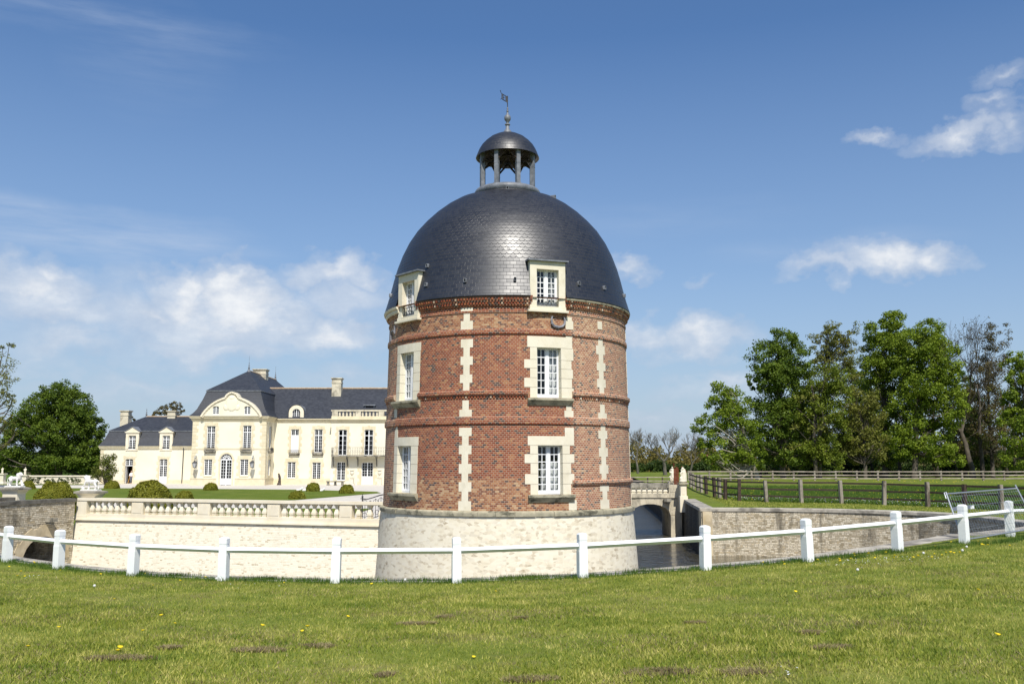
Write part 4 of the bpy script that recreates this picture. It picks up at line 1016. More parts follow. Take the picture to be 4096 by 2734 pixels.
def ch_window(parent, x0, x1, z0, z1, Y, cols=4, rows=6, transom=None, axis='x', panes='pane_glass', arch=0.0, balc=0.0, surround=.0, name='window', panel=0.0, shutter=None, label=None, trows=2):
    """white casement set back in its opening; pane and stone surround are its sub-parts"""
    Mt = Matrix.Translation((0, Y, 0)) if axis == 'x' else Matrix(((0, -1, 0, Y), (1, 0, 0, 0), (0, 0, 1, 0), (0, 0, 0, 1)))
    mb = MB(); f = .075; y0, y1 = .12, .19
    mb.box(x0, x0 + f, y0, y1, z0, z1, Mt); mb.box(x1 - f, x1, y0, y1, z0, z1, Mt); mb.box(x0 + f, x1 - f, y0, y1, z1 - f, z1, Mt); mb.box(x0 + f, x1 - f, y0, y1, z0, z0 + f + .03, Mt)
    xm = (x0 + x1) / 2; mb.box(xm - .06, xm + .06, y0 - .01, y1, z0, z1 - f, Mt)
    zt = z1 - f
    if transom: mb.box(x0 + f, x1 - f, y0 - .012, y1, transom - .05, transom + .05, Mt); zt = transom - .05
    zb = z0 + f + .03 + panel
    if panel: mb.box(x0 + f, x1 - f, y0 + .02, y1 - .01, z0 + f, zb, Mt)
    bw = .028
    def bars(za, zc, nr):
        for s in (0, 1):
            a, b = (x0 + f, xm - .06) if s == 0 else (xm + .06, x1 - f)
            for i in range(1, cols // 2): q = a + (b - a) * i / (cols // 2); mb.box(q - bw / 2, q + bw / 2, y0 + .02, y1 - .02, za, zc, Mt)
            for i in range(1, nr): q = za + (zc - za) * i / nr; mb.box(a, b, y0 + .021, y1 - .021, q - bw / 2, q + bw / 2, Mt)
    bars(zb, zt, rows)
    if transom: bars(transom + .05, z1 - f, trows)
    w = mb.build(name, M['white_joinery'], parent, label=label)
    mb = MB(); mb.box(x0 + .02, x1 - .02, y1 - .035, y1 - .02, z0 + .02, z1 - .02, Mt); mb.build('pane', M[panes], w)
    if shutter: mb = MB(); mb.box(x0 + f, x1 - f, y1 - .06, y1 - .037, shutter[0], shutter[1], Mt); mb.build('white_blind', M['curtain'], w)
    if arch:
        mb = MB(); seg = 10; h = (x1 - x0) / 2; rows_ = []
        for i in range(seg):
            t0, t1 = math.pi * i / seg, math.pi * (i + 1) / seg; q0 = xm - h * math.cos(t0); q1 = xm - h * math.cos(t1)
            Z = lambda t: z1 - arch + arch * math.sin(t)
            mb.quad(Mt @ Vector((q0, .0, Z(t0))), Mt @ Vector((q1, .0, Z(t1))), Mt @ Vector((q1, .0, z1)), Mt @ Vector((q0, .0, z1)))
            mb.quad(Mt @ Vector((q0, .0, Z(t0))), Mt @ Vector((q0, .2, Z(t0))), Mt @ Vector((q1, .2, Z(t1))), Mt @ Vector((q1, .0, Z(t1))))
        mb.build('arch_head', M['dressed_stone'], w)
    if surround:
        mb = MB(); z = z0; k = 0; R2 = random.Random(int(x0 * 100) % 997)
        while z < z1 - .1:
            zz = min(z1, z + .42); zz = z1 if z1 - zz < .2 else zz; q = surround * (1.0 if k % 2 else 1.75)
            mb.box(x0 - q, x0, -.022, .03, z, zz - .02, Mt); mb.box(x1, x1 + q, -.022, .03, z, zz - .02, Mt); z = zz; k += 1
        n = 5; X0, X1 = x0 - surround * 1.3, x1 + surround * 1.3
        for i in range(n):
            a = X0 + (X1 - X0) * i / n; b = X0 + (X1 - X0) * (i + 1) / n - .02; mb.box(a, b, -.024, .03, z1, z1 + .42 + (.1 if i == n // 2 else 0), Mt)
        mb.box(x0 - .06, x1 + .06, -.06, .03, z0 - .13, z0, Mt)
        mb.build('surround', M['quoin_stone'], w)
    if balc:
        mb = MB(); mb.box(x0 - .2, x1 + .2, -.34, .0, z0 - .22, z0 - .08, Mt); mb.box(x0 - .12, x1 + .12, -.24, .0, z0 - .34, z0 - .22, Mt); mb.build('balcony_sill', M['weathered_stone'], w)
        mb = MB(); railing(mb, x0 - .16, x1 + .16, -.3, z0 - .08, balc, Mt, .11); mb.build('window_railing', M['iron'], w)
    return w
def railing(mb, x0, x1, y, z, h, Mt, step):
    mb.box(x0, x1, y, y + .03, z + h - .03, z + h, Mt); mb.box(x0, x1, y, y + .025, z + .04, z + .065, Mt)
    n = max(2, int((x1 - x0) / step))
    for i in range(n + 1):
        q = x0 + (x1 - x0) * i / n; mb.box(q - .011, q + .011, y, y + .022, z, z + h, Mt)
        if i < n:
            c = q + (x1 - x0) / n / 2; r = step * .36
            for k in range(6):
                t0, t1 = 2 * math.pi * k / 6, 2 * math.pi * (k + 1) / 6
                mb.tube([Mt @ Vector((c + r * math.cos(t0), y + .01, z + h * .5 + r * 1.6 * math.sin(t0))), Mt @ Vector((c + r * math.cos(t1), y + .01, z + h * .5 + r * 1.6 * math.sin(t1)))], .008, 3, False)

def quoin_strip(mb, x, z0, z1, Y, w=.55, axis='x', dirn=1):
    z = z0; k = 0
    while z < z1 - .1:
        zz = min(z1, z + .44); q = w * (1.25 if k % 2 else .85) * dirn; a, b = min(x, x + q), max(x, x + q)
        if axis == 'x': mb.box(a, b, Y - .03, Y + .05, z, zz - .025)
        else: mb.box(Y - .05, Y + .03, a, b, z, zz - .025)
        z = zz; k += 1

def roof_quads(mb, rings):
    """stack of rectangles (x0,x1,y0,y1,z); UV runs along the eaves and up the slope"""
    for (a, b) in zip(rings[:-1], rings[1:]):
        ca = [(a[0], a[2], a[4]), (a[1], a[2], a[4]), (a[1], a[3], a[4]), (a[0], a[3], a[4])]; cb = [(b[0], b[2], b[4]), (b[1], b[2], b[4]), (b[1], b[3], b[4]), (b[0], b[3], b[4])]
        for i in range(4):
            j = (i + 1) % 4; p = [Vector(q) for q in (ca[i], ca[j], cb[j], cb[i])]
            ax = Vector((1, 0, 0)) if i % 2 == 0 else Vector((0, 1, 0)); v0 = a[4] * 1.25; v1 = v0 + max((p[3] - p[0]).length * .9, .01)
            mb.quad(*p, uv=[(p[0].dot(ax), v0), (p[1].dot(ax), v0), (p[2].dot(ax), v1), (p[3].dot(ax), v1)])

def chimney(parent, x0, x1, y0, y1, z0, z1, name='chimney'):
    mb = MB(); mb.box(x0, x1, y0, y1, z0, z1 - .75); mb.box(x0 - .06, x1 + .06, y0 - .06, y1 + .06, z1 - .75, z1 - .62); mb.box(x0, x1, y0, y1, z1 - .62, z1 - .25)
    mb.frustum(((x0 + x1) / 2, (y0 + y1) / 2), (x1 - x0) / 2, (y1 - y0) / 2, (x1 - x0) / 2 + .14, (y1 - y0) / 2 + .14, z1 - .25, z1 - .12); mb.box(x0 - .14, x1 + .14, y0 - .14, y1 + .14, z1 - .12, z1)
    return mb.build(name, M['chimney_stone'], parent)
mottled('chimney_stone', (.50, .45, .34), (.68, .62, .48), 1.2, .9, .2, stains=((.16, .14, .11), .75, .5, .68, (1.2, 1.2, .8)))
def finial(parent, x, y, z, h=1.6):
    mb = MB(); mb.lathe([(.28, z - .2), (.14, z + .1), (.09, z + .35), (.16, z + .42), (.05, z + .5), (.05, z + .62), (.11, z + .7), (.03, z + .8), (.03, z + .95), (.07, z + 1.02), (.02, z + 1.1), (.015, z + h)], 10, (x, y)); return mb.build('roof_finial', M['lead'], parent, True)

def build_chateau():
    t = thing('chateau', 'long cream chateau with slate mansard roofs, curved gable and balcony across the courtyard', 'chateau', (-36, 118, 0))
    # ---- central pavilion
    Y = 116.0; X0, X1 = wx(765, Y), wx(1060.5, Y); EV = wz(1672, Y); YB = 141.0
    H = []
    W = lambda f, x0, x1, y0, y1, Yq: (wx(f(x0, 0)[0], Yq), wx(f(x1, 0)[0], Yq), wz(f(0, y1)[1], Yq), wz(f(0, y0)[1], Yq))
    h1 = [W(A1, 1368, 1455, 790, 1045, Y), W(A2, 178, 265, 785, 1045, Y)]
    h0 = [W(A1, 1352, 1435, 1138, 1310, Y), W(A2, 160, 245, 1138, 1310, Y)]
    hd = W(A1, 1520, 1643, 1080, 1412, Y); hd = (hd[0], hd[1], .0, hd[3])
    mb = MB(); wall_face(mb, X0, X1, -.05, EV, Y, h1 + h0 + [hd])
    Ys = Y + 1.0
    sa = [(Y + 1.45, Y + 2.6, h1[1][2], h1[1][3]), (Y + 1.45, Y + 2.6, h0[1][2], h0[1][3])]
    wall_face(mb, Y, YB, -.05, EV, X1, sa, axis='y')
    mb.quad((X0, YB, -.05), (X0, Y, -.05), (X0, Y, EV), (X0, YB, EV)); mb.build('pavilion_wall', M['render_wall'], t)
    for h in h1: ch_window(t, *h, Y, 4, 9, transom=h[3] - .85, trows=2, surround=.26, balc=.42)
    for h in h0: ch_window(t, *h, Y, 4, 7, surround=.26)
    ch_window(t, sa[0][0], sa[0][1], sa[0][2], sa[0][3], X1, 4, 9, axis='y', surround=.2, balc=.42); ch_window(t, sa[1][0], sa[1][1], sa[1][2], sa[1][3], X1, 4, 7, axis='y', surround=.2)
    # arched door with a fan light
    x0, x1, z0, z1 = hd; xm = (x0 + x1) / 2; h = (x1 - x0) / 2; zs = z1 - h
    mb = MB(); mb.box(x0, x0 + .1, Y + .12, Y + .2, .0, zs); mb.box(x1 - .1, x1, Y + .12, Y + .2, 0, zs); mb.box(x0 + .1, x1 - .1, Y + .11, Y + .2, zs - .07, zs + .07); mb.box(xm - .07, xm + .07, Y + .1, Y + .2, .0, zs - .07)
    mb.box(x0 + .1, x1 - .1, Y + .14, Y + .18, .05, .85)
    for a, b in ((x0 + .1, xm - .07), (xm + .07, x1 - .1)):
        for i in range(1, 2): q = (a + b) / 2; mb.box(q - .018, q + .018, Y + .13, Y + .17, .85, zs - .07)
        for i in range(0, 6): q = .85 + (zs - .92) * i / 6; mb.box(a, b, Y + .131, Y + .171, q - .018, q + .018)
    for i in range(7):
        a = math.pi * i / 6; mb.tube([(xm + .25 * math.cos(a), Y + .15, zs + .07 + .25 * math.sin(a)), (xm + h * .95 * math.cos(a), Y + .15, zs + h * .95 * math.sin(a))], .028, 4)
    for r in (.25, h * .62, h * .96):
        mb.tube([(xm + r * math.cos(math.pi * i / 14), Y + .15, zs + .04 + r * math.sin(math.pi * i / 14)) for i in range(15)], .035 if r > .5 else .05, 4)
    door = mb.build('door', M['white_joinery'], t)
    mb = MB(); mb.box(x0 + .02, x1 - .02, Y + .17, Y + .185, .02, z1); mb.build('pane', M['pane_glass'], door)
    mb = MB()
    for i in range(12):
        t0, t1 = math.pi * i / 12, math.pi * (i + 1) / 12; q0, q1 = xm - h * math.cos(t0), xm - h * math.cos(t1); s0, s1 = zs + h * math.sin(t0), zs + h * math.sin(t1)
        mb.quad((q0, Y, s0), (q1, Y, s1), (q1, Y, z1), (q0, Y, z1)); mb.quad((q0, Y, s0), (q0, Y + .2, s0), (q1, Y + .2, s1), (q1, Y, s1))
        e = 1.28; mb.prism([(q0, Y + .03, s0), (q1 - .01, Y + .03, s1), (xm + (q1 - xm) * e, Y + .03, zs + (s1 - zs) * e), (xm + (q0 - xm) * e, Y + .03, zs + (s0 - zs) * e)], (0, -.06, 0))
    for s in (-1, 1):
        a, b = sorted((xm + s * h, xm + s * h * 1.28)); mb.box(a, b, Y - .03, Y + .03, 0, zs); a, b = sorted((xm + s * h * .98, xm + s * h * 1.4)); mb.box(a, b, Y - .06, Y + .03, zs - .1, zs + .06)
    mb.build('surround', M['quoin_stone'], door)
    mb = MB()
    quoin_strip(mb, X0, .95, EV - .3, Y, .6); mb.build('corner_stones', M['quoin_stone'], t); mb = MB(); quoin_strip(mb, X1, .95, EV - .3, Y, .6, dirn=-1); quoin_strip(mb, Y, .95, EV - .3, X1, .5, 'y'); mb.build('corner_stones', M['quoin_stone'], t)
    mb = MB(); zt = wz(1400 + 1335 / 2.613, Y)
    for a, b in ((X0 - .06, hd[0] - .42), (hd[1] + .42, X1 + .06)):
        mb.box(a, b, Y - .06, Y + .05, -.05, zt - .12); mb.box(a, b, Y - .1, Y + .05, zt - .12, zt)
    mb.box(X1 - .05, X1 + .06, Y + .06, Y + 4, -.05, zt - .12); mb.box(X1 - .05, X1 + .1, Y + .06, Y + 4, zt - .12, zt); mb.build('plinth', M['quoin_stone'], t)
    mb = MB(); zb = wz(1400 + 1025 / 2.613, Y); mb.box(X0 - .05, X1 + .05, Y - .05, Y + .02, zb - .12, zb + .03); mb.box(X1 - .02, X1 + .05, Y + .021, Y + 4, zb - .12, zb + .03)
    for dz0, dz1, pr in ((-.35, -.2, .08), (-.2, .0, .18), (.0, .16, .32), (.16, .26, .40)):
        mb.box(X0 - pr, X1 + pr, Y - pr, YB + pr, EV + dz0, EV + dz1)
    mb.build('cornice', M['quoin_stone'], t)
    # mansard with a bell-cast foot, hipped front, finials at both ends of the ridge
    e = .42; zE = EV + .27; zB = 11.95; q = 1.62; rings = []
    for f, g in ((0, 0), (.12, .24), (.27, .45), (.45, .60), (.66, .78), (.84, .90), (1, 1)):
        rings.append((X0 - e + q * g, X1 + e - q * g, Y - e + q * g, YB + e - q * g, zE + (zB - zE) * f))
    mb = MB(); roof_quads(mb, rings)
    xc = (X0 + X1) / 2; R = rings[-1]
    mb2 = MB(); mb2.box(R[0] - .1, R[1] + .1, R[2] - .1, R[3] + .1, zB - .04, zB + .07)
    roof_quads(mb, [(R[0] - .05, R[1] + .05, R[2] - .05, R[3] + .05, zB + .08), (xc - .04, xc + .04, 123.6, 137.6, 15.15)])
    rf = mb.build('roof', M['roof_slate'], t); mb2.build('roof_break', M['lead'], rf)
    mb = MB(); mb.tube([(xc, 123.6, 15.15), (xc, 137.6, 15.15)], .14, 8); mb.build('ridge', M['ridge_tile'], rf)
    finial(rf, xc, 123.6, 15.2, 2.0); finial(rf, xc, 137.6, 15.2, 2.0); chimney(rf, xc - .95, xc + .85, 129.0, 130.4, 13.0, 15.95)
    # curved front gable
    pts = [(1300, 692), (1322, 655), (1345, 625), (1372, 596), (1400, 570), (1435, 545), (1470, 525), (1510, 508), (1548, 494), (1556, 476), (1572, 458), (1594, 444), (1620, 438)]
    gx = lambda x: wx(300 + x / 2.613, Y - .3); gz = lambda y: wz(1400 + y / 2.613, Y - .3); c = gx(1620)
    left = [(gx(x) - c, gz(y)) for x, y in pts]; sc = 1.0
    curve = [(c + x, z) for x, z in left] + [(c - x, z) for x, z in reversed(left[:-1])]
    zb = EV + .26; body = [(x, z) for x, z in curve]
    gw = [W(A1, 1428, 1497, 585, 675, Y)]; gw.append((2 * c - gw[0][1], 2 * c - gw[0][0], gw[0][2], gw[0][3]))
    mb = MB(); Yg = Y - .46
    # vertical strips under the curve, leaving the two small windows open
    xs = sorted({p[0] for p in body} | {v for w in gw for v in w[:2]})
    zc = lambda x: float(np.interp(x, [p[0] for p in body], [p[1] for p in body]))
    for a, b in zip(xs[:-1], xs[1:]):
        m = (a + b) / 2; ww = [w for w in gw if w[0] < m < w[1]]
        segs = [(zb, zb, None)]
        if ww: mb.quad((a, Yg, zb), (b, Yg, zb), (b, Yg, ww[0][2]), (a, Yg, ww[0][2])); mb.quad((a, Yg, ww[0][3]), (b, Yg, ww[0][3]), (b, Yg, zc(b)), (a, Yg, zc(a)))
        else: mb.quad((a, Yg, zb), (b, Yg, zb), (b, Yg, zc(b)), (a, Yg, zc(a)))
    for a, b, z0, z1 in gw:
        for p, q2 in (((a, z0), (a, z1)), ((a, z1), (b, z1)), ((b, z1), (b, z0)), ((b, z0), (a, z0))): mb.quad((p[0], Yg, p[1]), (q2[0], Yg, q2[1]), (q2[0], Yg + .25, q2[1]), (p[0], Yg + .25, p[1]))
    gab = mb.build('gable', M['render_wall'], t)
    for a, b, z0, z1 in gw: ch_window(t, a, b, z0, z1, Yg, 4, 4, arch=(b - a) * .28)
    mb = MB()
    for i in range(len(curve) - 1):
        (xa, za), (xb, zb2) = curve[i], curve[i + 1]
        d = Vector((xb - xa, 0, zb2 - za)).normalized(); nn = Vector((-d.z, 0, d.x))
        A, B = Vector((xa, Yg - .16, za)), Vector((xb, Yg - .16, zb2))
        mb.prism([A - nn * .16, B - nn * .16, B + nn * .06, A + nn * .06], (0, 1.2, 0)); mb.prism([A - nn * .30 + Vector((0, .12, 0)), B - nn * .30 + Vector((0, .12, 0)), B - nn * .161 + Vector((0, .12, 0)), A - nn * .161 + Vector((0, .12, 0))], (0, .3, 0))
    mb.build('gable_moulding', M['dressed_stone'], t)
    mb = MB()
    for i in range(len(curve) - 1):
        (xa, za), (xb, zb2) = curve[i], curve[i + 1]; mb.quad((xa, Yg + .9, za + .07), (xb, Yg + .9, zb2 + .07), (xb, Yg + 4.5, zb2 + .07), (xa, Yg + 4.5, za + .07))
    mb.build('gable_roof', M['lead'], t)
    mb = MB(); mb.ball((c, Yg - .02, wz(1400 + 560 / 2.613, Y)), (.75, .10, .95), 16, 10); mb.ball((c, Yg - .02, wz(1400 + 500 / 2.613, Y)), (.42, .12, .3), 12, 8); mb.ball((c - .7, Yg, wz(1400 + 600 / 2.613, Y)), (.35, .09, .4)); mb.ball((c + .7, Yg, wz(1400 + 600 / 2.613, Y)), (.35, .09, .4)); mb.build('carved_crest', M['render_wall'], t, True)

    # ---- left wing
    Y = 124.0; XL, XR = wx(400.5, Y), X0 + .05; EV2 = wz(1787, Y); YB2 = 134
    d0 = W(A1, 528, 608, 1135, 1400, Y); d1 = W(A1, 885, 967, 1135, 1400, Y); d0 = (d0[0], d0[1], .02, d0[3]); d1 = (d1[0], d1[1], .02, d1[3])
    dw = [W(A1, 550, 627, 890, 1037, Y), W(A1, 905, 983, 890, 1037, Y)]
    mb = MB(); lo = [(w[0], w[1], w[2], EV2) for w in dw]; wall_face(mb, XL, XR, -.05, EV2, Y, [d0, d1] + lo); mb.quad((XL, YB2, -.05), (XL, Y, -.05), (XL, Y, EV2), (XL, YB2, EV2)); mb.quad((XR, YB2, -.05), (XL, YB2, -.05), (XL, YB2, EV2), (XR, YB2, EV2)); mb.build('wing_wall', M['render_wall'], t)
    zt = wz(1400 + 1205 / 2.613, Y)
    ch_window(t, d1[0], d1[1], d1[2], d1[3], Y, 4, 5, transom=zt, trows=3, surround=.22, arch=.16, name='door', panel=.85)
    # open doorway: frame and fanlight, dark hall behind, one leaf swung in
    w = ch_window(t, d0[0], d0[1], zt - .05, d0[3], Y, 4, 3, surround=.0, arch=.16)
    mb = MB(); z = 0.02
    for k in range(8):
        q2 = .22 * (1.0 if k % 2 else 1.75); zz = z + (d0[3] - .02) / 8; mb.box(d0[0] - q2, d0[0], Y - .022, Y + .03, z, zz - .02); mb.box(d0[1], d0[1] + q2, Y - .022, Y + .03, z, zz - .02); z = zz
    mb.box(d0[0] - .3, d0[1] + .3, Y - .023, Y + .03, d0[3], d0[3] + .4); mb.build('surround', M['quoin_stone'], w)
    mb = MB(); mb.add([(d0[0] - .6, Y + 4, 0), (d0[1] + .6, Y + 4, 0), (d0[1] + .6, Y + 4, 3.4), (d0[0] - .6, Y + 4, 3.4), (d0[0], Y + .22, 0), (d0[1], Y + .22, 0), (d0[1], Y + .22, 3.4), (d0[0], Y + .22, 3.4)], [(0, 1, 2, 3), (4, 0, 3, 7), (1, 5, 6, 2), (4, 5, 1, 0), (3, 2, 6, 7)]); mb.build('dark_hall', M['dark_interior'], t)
    mb = MB(); mb.box(d0[0] + .03, d0[0] + .08, Y + .2, Y + .85, .05, zt - .1); mb.build('door_leaf', M['white_joinery'], t)
    mb = MB(); quoin_strip(mb, XL, .5, EV2 - .1, Y, .5); mb.build('corner_stones', M['quoin_stone'], t)
    mb = MB(); mb.box(XL - .04, d0[0] - .3, Y - .05, Y + .02, -.05, .5); mb.box(d0[1] + .3, d1[0] - .3, Y - .05, Y + .02, -.05, .5); mb.box(d1[1] + .3, XR, Y - .05, Y + .02, -.05, .5); mb.build('plinth', M['quoin_stone'], t)
    gaps = [XL - .15] + [v for w2 in dw for v in (w2[0] - .38, w2[1] + .38)] + [XR]
    mb = MB()
    for a, b in zip(gaps[::2], gaps[1::2]): mb.box(a, b, Y - .14, Y + .2, EV2 - .22, EV2); mb.box(a - (.08 if a == gaps[0] else 0), b, Y - .24, Y + .2, EV2, EV2 + .14)
    mb.build('cornice', M['quoin_stone'], t)
    zE = EV2 + .15; zB = 7.05; q = 1.0; rr = []
    for f, g in ((0, 0), (.2, .3), (.5, .62), (1, 1)): rr.append((XL - .28 + q * g, XR + .0, Y - .28 + q * g, YB2 + .28 - q * g, zE + (zB - zE) * f))
    mb = MB(); R = rr[-1]; yr = (Y + YB2) / 2
    cuts = [v for w2 in dw for v in (w2[0] - .37, w2[1] + .37)]
    for A_, B_ in zip(rr[:-1], rr[1:]):                      # lower slope, open where the dormers stand
        vv = (A_[4] * 1.25, A_[4] * 1.25 + math.hypot(B_[2] - A_[2], B_[4] - A_[4]))
        xs0 = [A_[0]] + cuts + [XR]; xs1 = [B_[0]] + cuts + [XR]
        for k in range(0, 6, 2): mb.quad((xs0[k], A_[2], A_[4]), (xs0[k + 1], A_[2], A_[4]), (xs1[k + 1], B_[2], B_[4]), (xs1[k], B_[2], B_[4]), [(xs0[k], vv[0]), (xs0[k + 1], vv[0]), (xs1[k + 1], vv[1]), (xs1[k], vv[1])])
        mb.quad((A_[0], A_[3], A_[4]), (A_[0], A_[2], A_[4]), (B_[0], B_[2], B_[4]), (B_[0], B_[3], B_[4]), [(A_[3], vv[0]), (A_[2], vv[0]), (B_[2], vv[1]), (B_[3], vv[1])])
        mb.quad((XR, A_[3], A_[4]), (A_[0], A_[3], A_[4]), (B_[0], B_[3], B_[4]), (XR, B_[3], B_[4]))
    roof_quads(mb, [(R[0] - .06, XR, R[2] - .06, R[3] + .06, zB + .06), (wx(575, yr), XR, yr - .05, yr + .05, 9.2)]); rf = mb.build('roof', M['roof_slate'], t)
    mb = MB(); mb.box(R[0] - .08, XR - .02, R[2] - .1, R[3] + .1, zB - .04, zB + .05); mb.build('roof_break', M['lead'], rf)
    mb = MB(); mb.tube([(wx(575, yr), yr, 9.2), (XR, yr, 9.2)], .12, 8); mb.build('ridge', M['ridge_tile'], rf); finial(rf, wx(577, yr), yr, 9.1, 1.3)
    chimney(rf, wx(300 + 467 / 2.613, 131), wx(300 + 550 / 2.613, 131), 130.4, 131.6, 5.5, wz(1400 + 630 / 2.613, 131)); chimney(rf, wx(300 + 960 / 2.613, 129), wx(300 + 1042 / 2.613, 129), 128.4, 129.6, 8.0, wz(1400 + 632 / 2.613, 129))
    for a, b, z0, z1 in dw:
        mb = MB(); xm = (a + b) / 2; zt2 = wz(1400 + 862 / 2.613, Y)
        mb.box(a - .38, a, Y - .06, Y + 1.4, EV2 - .25, zt2); mb.box(b, b + .38, Y - .06, Y + 1.4, EV2 - .25, zt2); mb.box(a, b, Y - .06, Y + 1.4, z1, zt2); mb.box(a - .3, b + .3, Y - .10, Y + .1, z0 - .14, z0); mb.box(a - .2, b + .2, Y - .03, Y + .05, z0 - 1.0, z0 - .15)
        mb.box(a - .5, b + .5, Y - .18, Y + 1.6, zt2, zt2 + .12); mb.prism([(a - .5, Y - .14, zt2 + .12), (b + .5, Y - .14, zt2 + .12), (xm, Y - .14, zt2 + .12 + .62)], (0, .3, 0)); d = mb.build('dormer', M['dressed_stone'], t)
        mb = MB()
        for s, xe in ((-1, a - .55), (1, b + .55)):
            mb.prism([(xe, Y - .22, zt2 + .125), (xm, Y - .22, zt2 + .77), (xm, Y - .22, zt2 + .86), (xe, Y - .22, zt2 + .21)], (0, 3.0, 0))
        mb.build('dormer_roof', M['lead'], d)
        ch_window(t, a, b, z0, z1, Y, 4, 4, transom=z1 - .55, trows=2)
    mb = MB(); xd = wx(731, Y - .1); mb.tube([(xd + .05, Y - .1, EV2 - .05), (xd, Y - .1, .1)], .06, 8); mb.build('drainpipe', M['iron'], t)

    # ---- main wing behind and the balustraded fore-building
    Y = 120.1; XM1 = 5.0; EV = wz(1679, Y)
    u1 = [W(A2, 683, 765, 825, 1070, Y), W(A2, 928, 1013, 825, 1070, Y)]; u0 = [W(A2, 655, 740, 1165, 1335, Y), W(A2, 915, 1003, 1170, 1355, Y)]
    XA0, XA1, YA = wx(1322, 119.0), wx(1650, 119.0), 119.0
    mb = MB(); wall_face(mb, X1, XA0 + .3, -.05, EV, Y, u1 + u0); mb.quad((XA1 - .3, Y, -.05), (XM1, Y, -.05), (XM1, Y, EV), (XA1 - .3, Y, EV)); mb.quad((XM1, Y, -.05), (XM1, 131, -.05), (XM1, 131, EV), (XM1, Y, EV)); mb.quad((XM1, 131, -.05), (X1, 131, -.05), (X1, 131, EV), (XM1, 131, EV)); mb.build('main_wall', M['render_wall'], t)
    ch_window(t, *u1[0], Y, 4, 5, transom=u1[0][3] - .8, trows=1, surround=.24, balc=.42, shutter=(u1[0][2] + .1, u1[0][3] - .86), label='tall white window with its blinds drawn'); ch_window(t, *u1[1], Y, 4, 5, transom=u1[1][3] - .8, trows=1, surround=.24, balc=.42)
    for h in u0: ch_window(t, *h, Y, 4, 7, surround=.24)
    mb = MB()
    for dz0, dz1, pr in ((-.3, -.15, .08), (-.15, .05, .18), (.05, .18, .32)): mb.box(X1 + .41, XA0 + .02, Y - pr, Y + .2, EV + dz0, EV + dz1)
    mb.build('cornice', M['quoin_stone'], t)
    mb = MB(); mb.box(X1 + .1, XA0, Y - .04, Y + .02, -.05, .75); mb.build('plinth', M['quoin_stone'], t)
    zR = wz(1553, 125.6); mb = MB(); zE = EV + .19
    for a, b in (((X1 - 6, Y - .35, zE), (X1 - 6, 125.6, zR)), ):
        mb.quad((X1 - 2, Y - .35, zE), (XM1 + .3, Y - .35, zE), (XM1 + .3, 125.6, zR), (X1 - 6, 125.6, zR), [(0, 0), (38, 0), (38, 7.2), (-4, 7.2)])
        mb.quad((XM1 + .3, 131.5, zE), (X1 - 2, 131.5, zE), (X1 - 6, 125.6, zR), (XM1 + .3, 125.6, zR), [(0, 0), (38, 0), (38, 7.2), (0, 7.2)])
        mb.add([(XM1, Y, zE), (XM1, 131, zE), (XM1, 125.6, zR)], [(0, 1, 2)])
    rf = mb.build('roof', M['roof_slate'], t)
    mb = MB(); mb.tube([(X1 - 5, 125.6, zR + .02), (XM1 + .3, 125.6, zR + .02)], .13, 8); mb.build('ridge', M['ridge_tile'], rf)
    chimney(rf, wx(900 + 1103 / 2.613, 124.4), wx(900 + 1200 / 2.613, 124.4), 124.0, 125.2, 11, wz(1400 + 290 / 2.613, 124.4))
    mb = MB(); xh = wx(900 + 1515 / 2.613, 123); zh = wz(1400 + 612 / 2.613, 123); mb.box(xh - .8, xh + .8, 121.6, 123.5, zh + .35, zh + .5); mb.box(xh - .7, xh - .5, 121.8, 123.3, zh - .4, zh + .35); mb.box(xh + .5, xh + .7, 121.8, 123.3, zh - .4, zh + .35); mb.box(xh - .6, xh + .6, 122.4, 123.3, zh - .3, zh + .35); mb.build('roof_hatch', M['lead'], rf)
    # round-headed dormer
    xm = wx(900 + 733 / 2.613, Y); zs = wz(1400 + 652 / 2.613, Y); zb = wz(1400 + 712 / 2.613, Y); r0, r1 = .52, .98
    mb = MB()
    arc = lambda r: [(xm - r, zb)] + [(xm - r * math.cos(math.pi * i / 12), zs + r * math.sin(math.pi * i / 12)) for i in range(13)] + [(xm + r, zb)]
    ai, ao = arc(r0), arc(r1)
    for i in range(14): mb.prism([(ai[i][0], Y - .15, ai[i][1]), (ai[i + 1][0], Y - .15, ai[i + 1][1]), (ao[i + 1][0], Y - .15, ao[i + 1][1]), (ao[i][0], Y - .15, ao[i][1])], (0, .8, 0))
    d = mb.build('round_dormer', M['dressed_stone'], t)
    mb = MB(); ar = arc(r1 + .08)
    for i in range(14): mb.quad((ar[i][0], Y - .1, ar[i][1]), (ar[i + 1][0], Y - .1, ar[i + 1][1]), (ar[i + 1][0], Y + 2.6, ar[i + 1][1]), (ar[i][0], Y + 2.6, ar[i][1]))
    mb.build('dormer_roof', M['lead'], d)
    mb = MB(); mb.tube([(x, Y + .05, z) for x, z in ai], .05, 4)
    for i in range(1, 4): q = xm - r0 + 2 * r0 * i / 4; mb.box(q - (.05 if i == 2 else .018), q + (.05 if i == 2 else .018), Y + .03, Y + .08, zb, zs + math.sqrt(max(0, r0 ** 2 - (q - xm) ** 2)))
    for i in range(3): q = zb + .26 * (i + .4); mb.box(xm - r0, xm + r0, Y + .031, Y + .079, q, q + .03)
    dwn = mb.build('window_frame', M['white_joinery'], d)
    mb = MB(); mb.box(xm - r0, xm + r0, Y + .09, Y + .1, zb, zs + r0 * .9); mb.build('dormer_pane', M['pane_glass'], d)
    # fore-building
    Y = YA; EVA = wz(1400 + 722 / 2.613, Y); hh = []
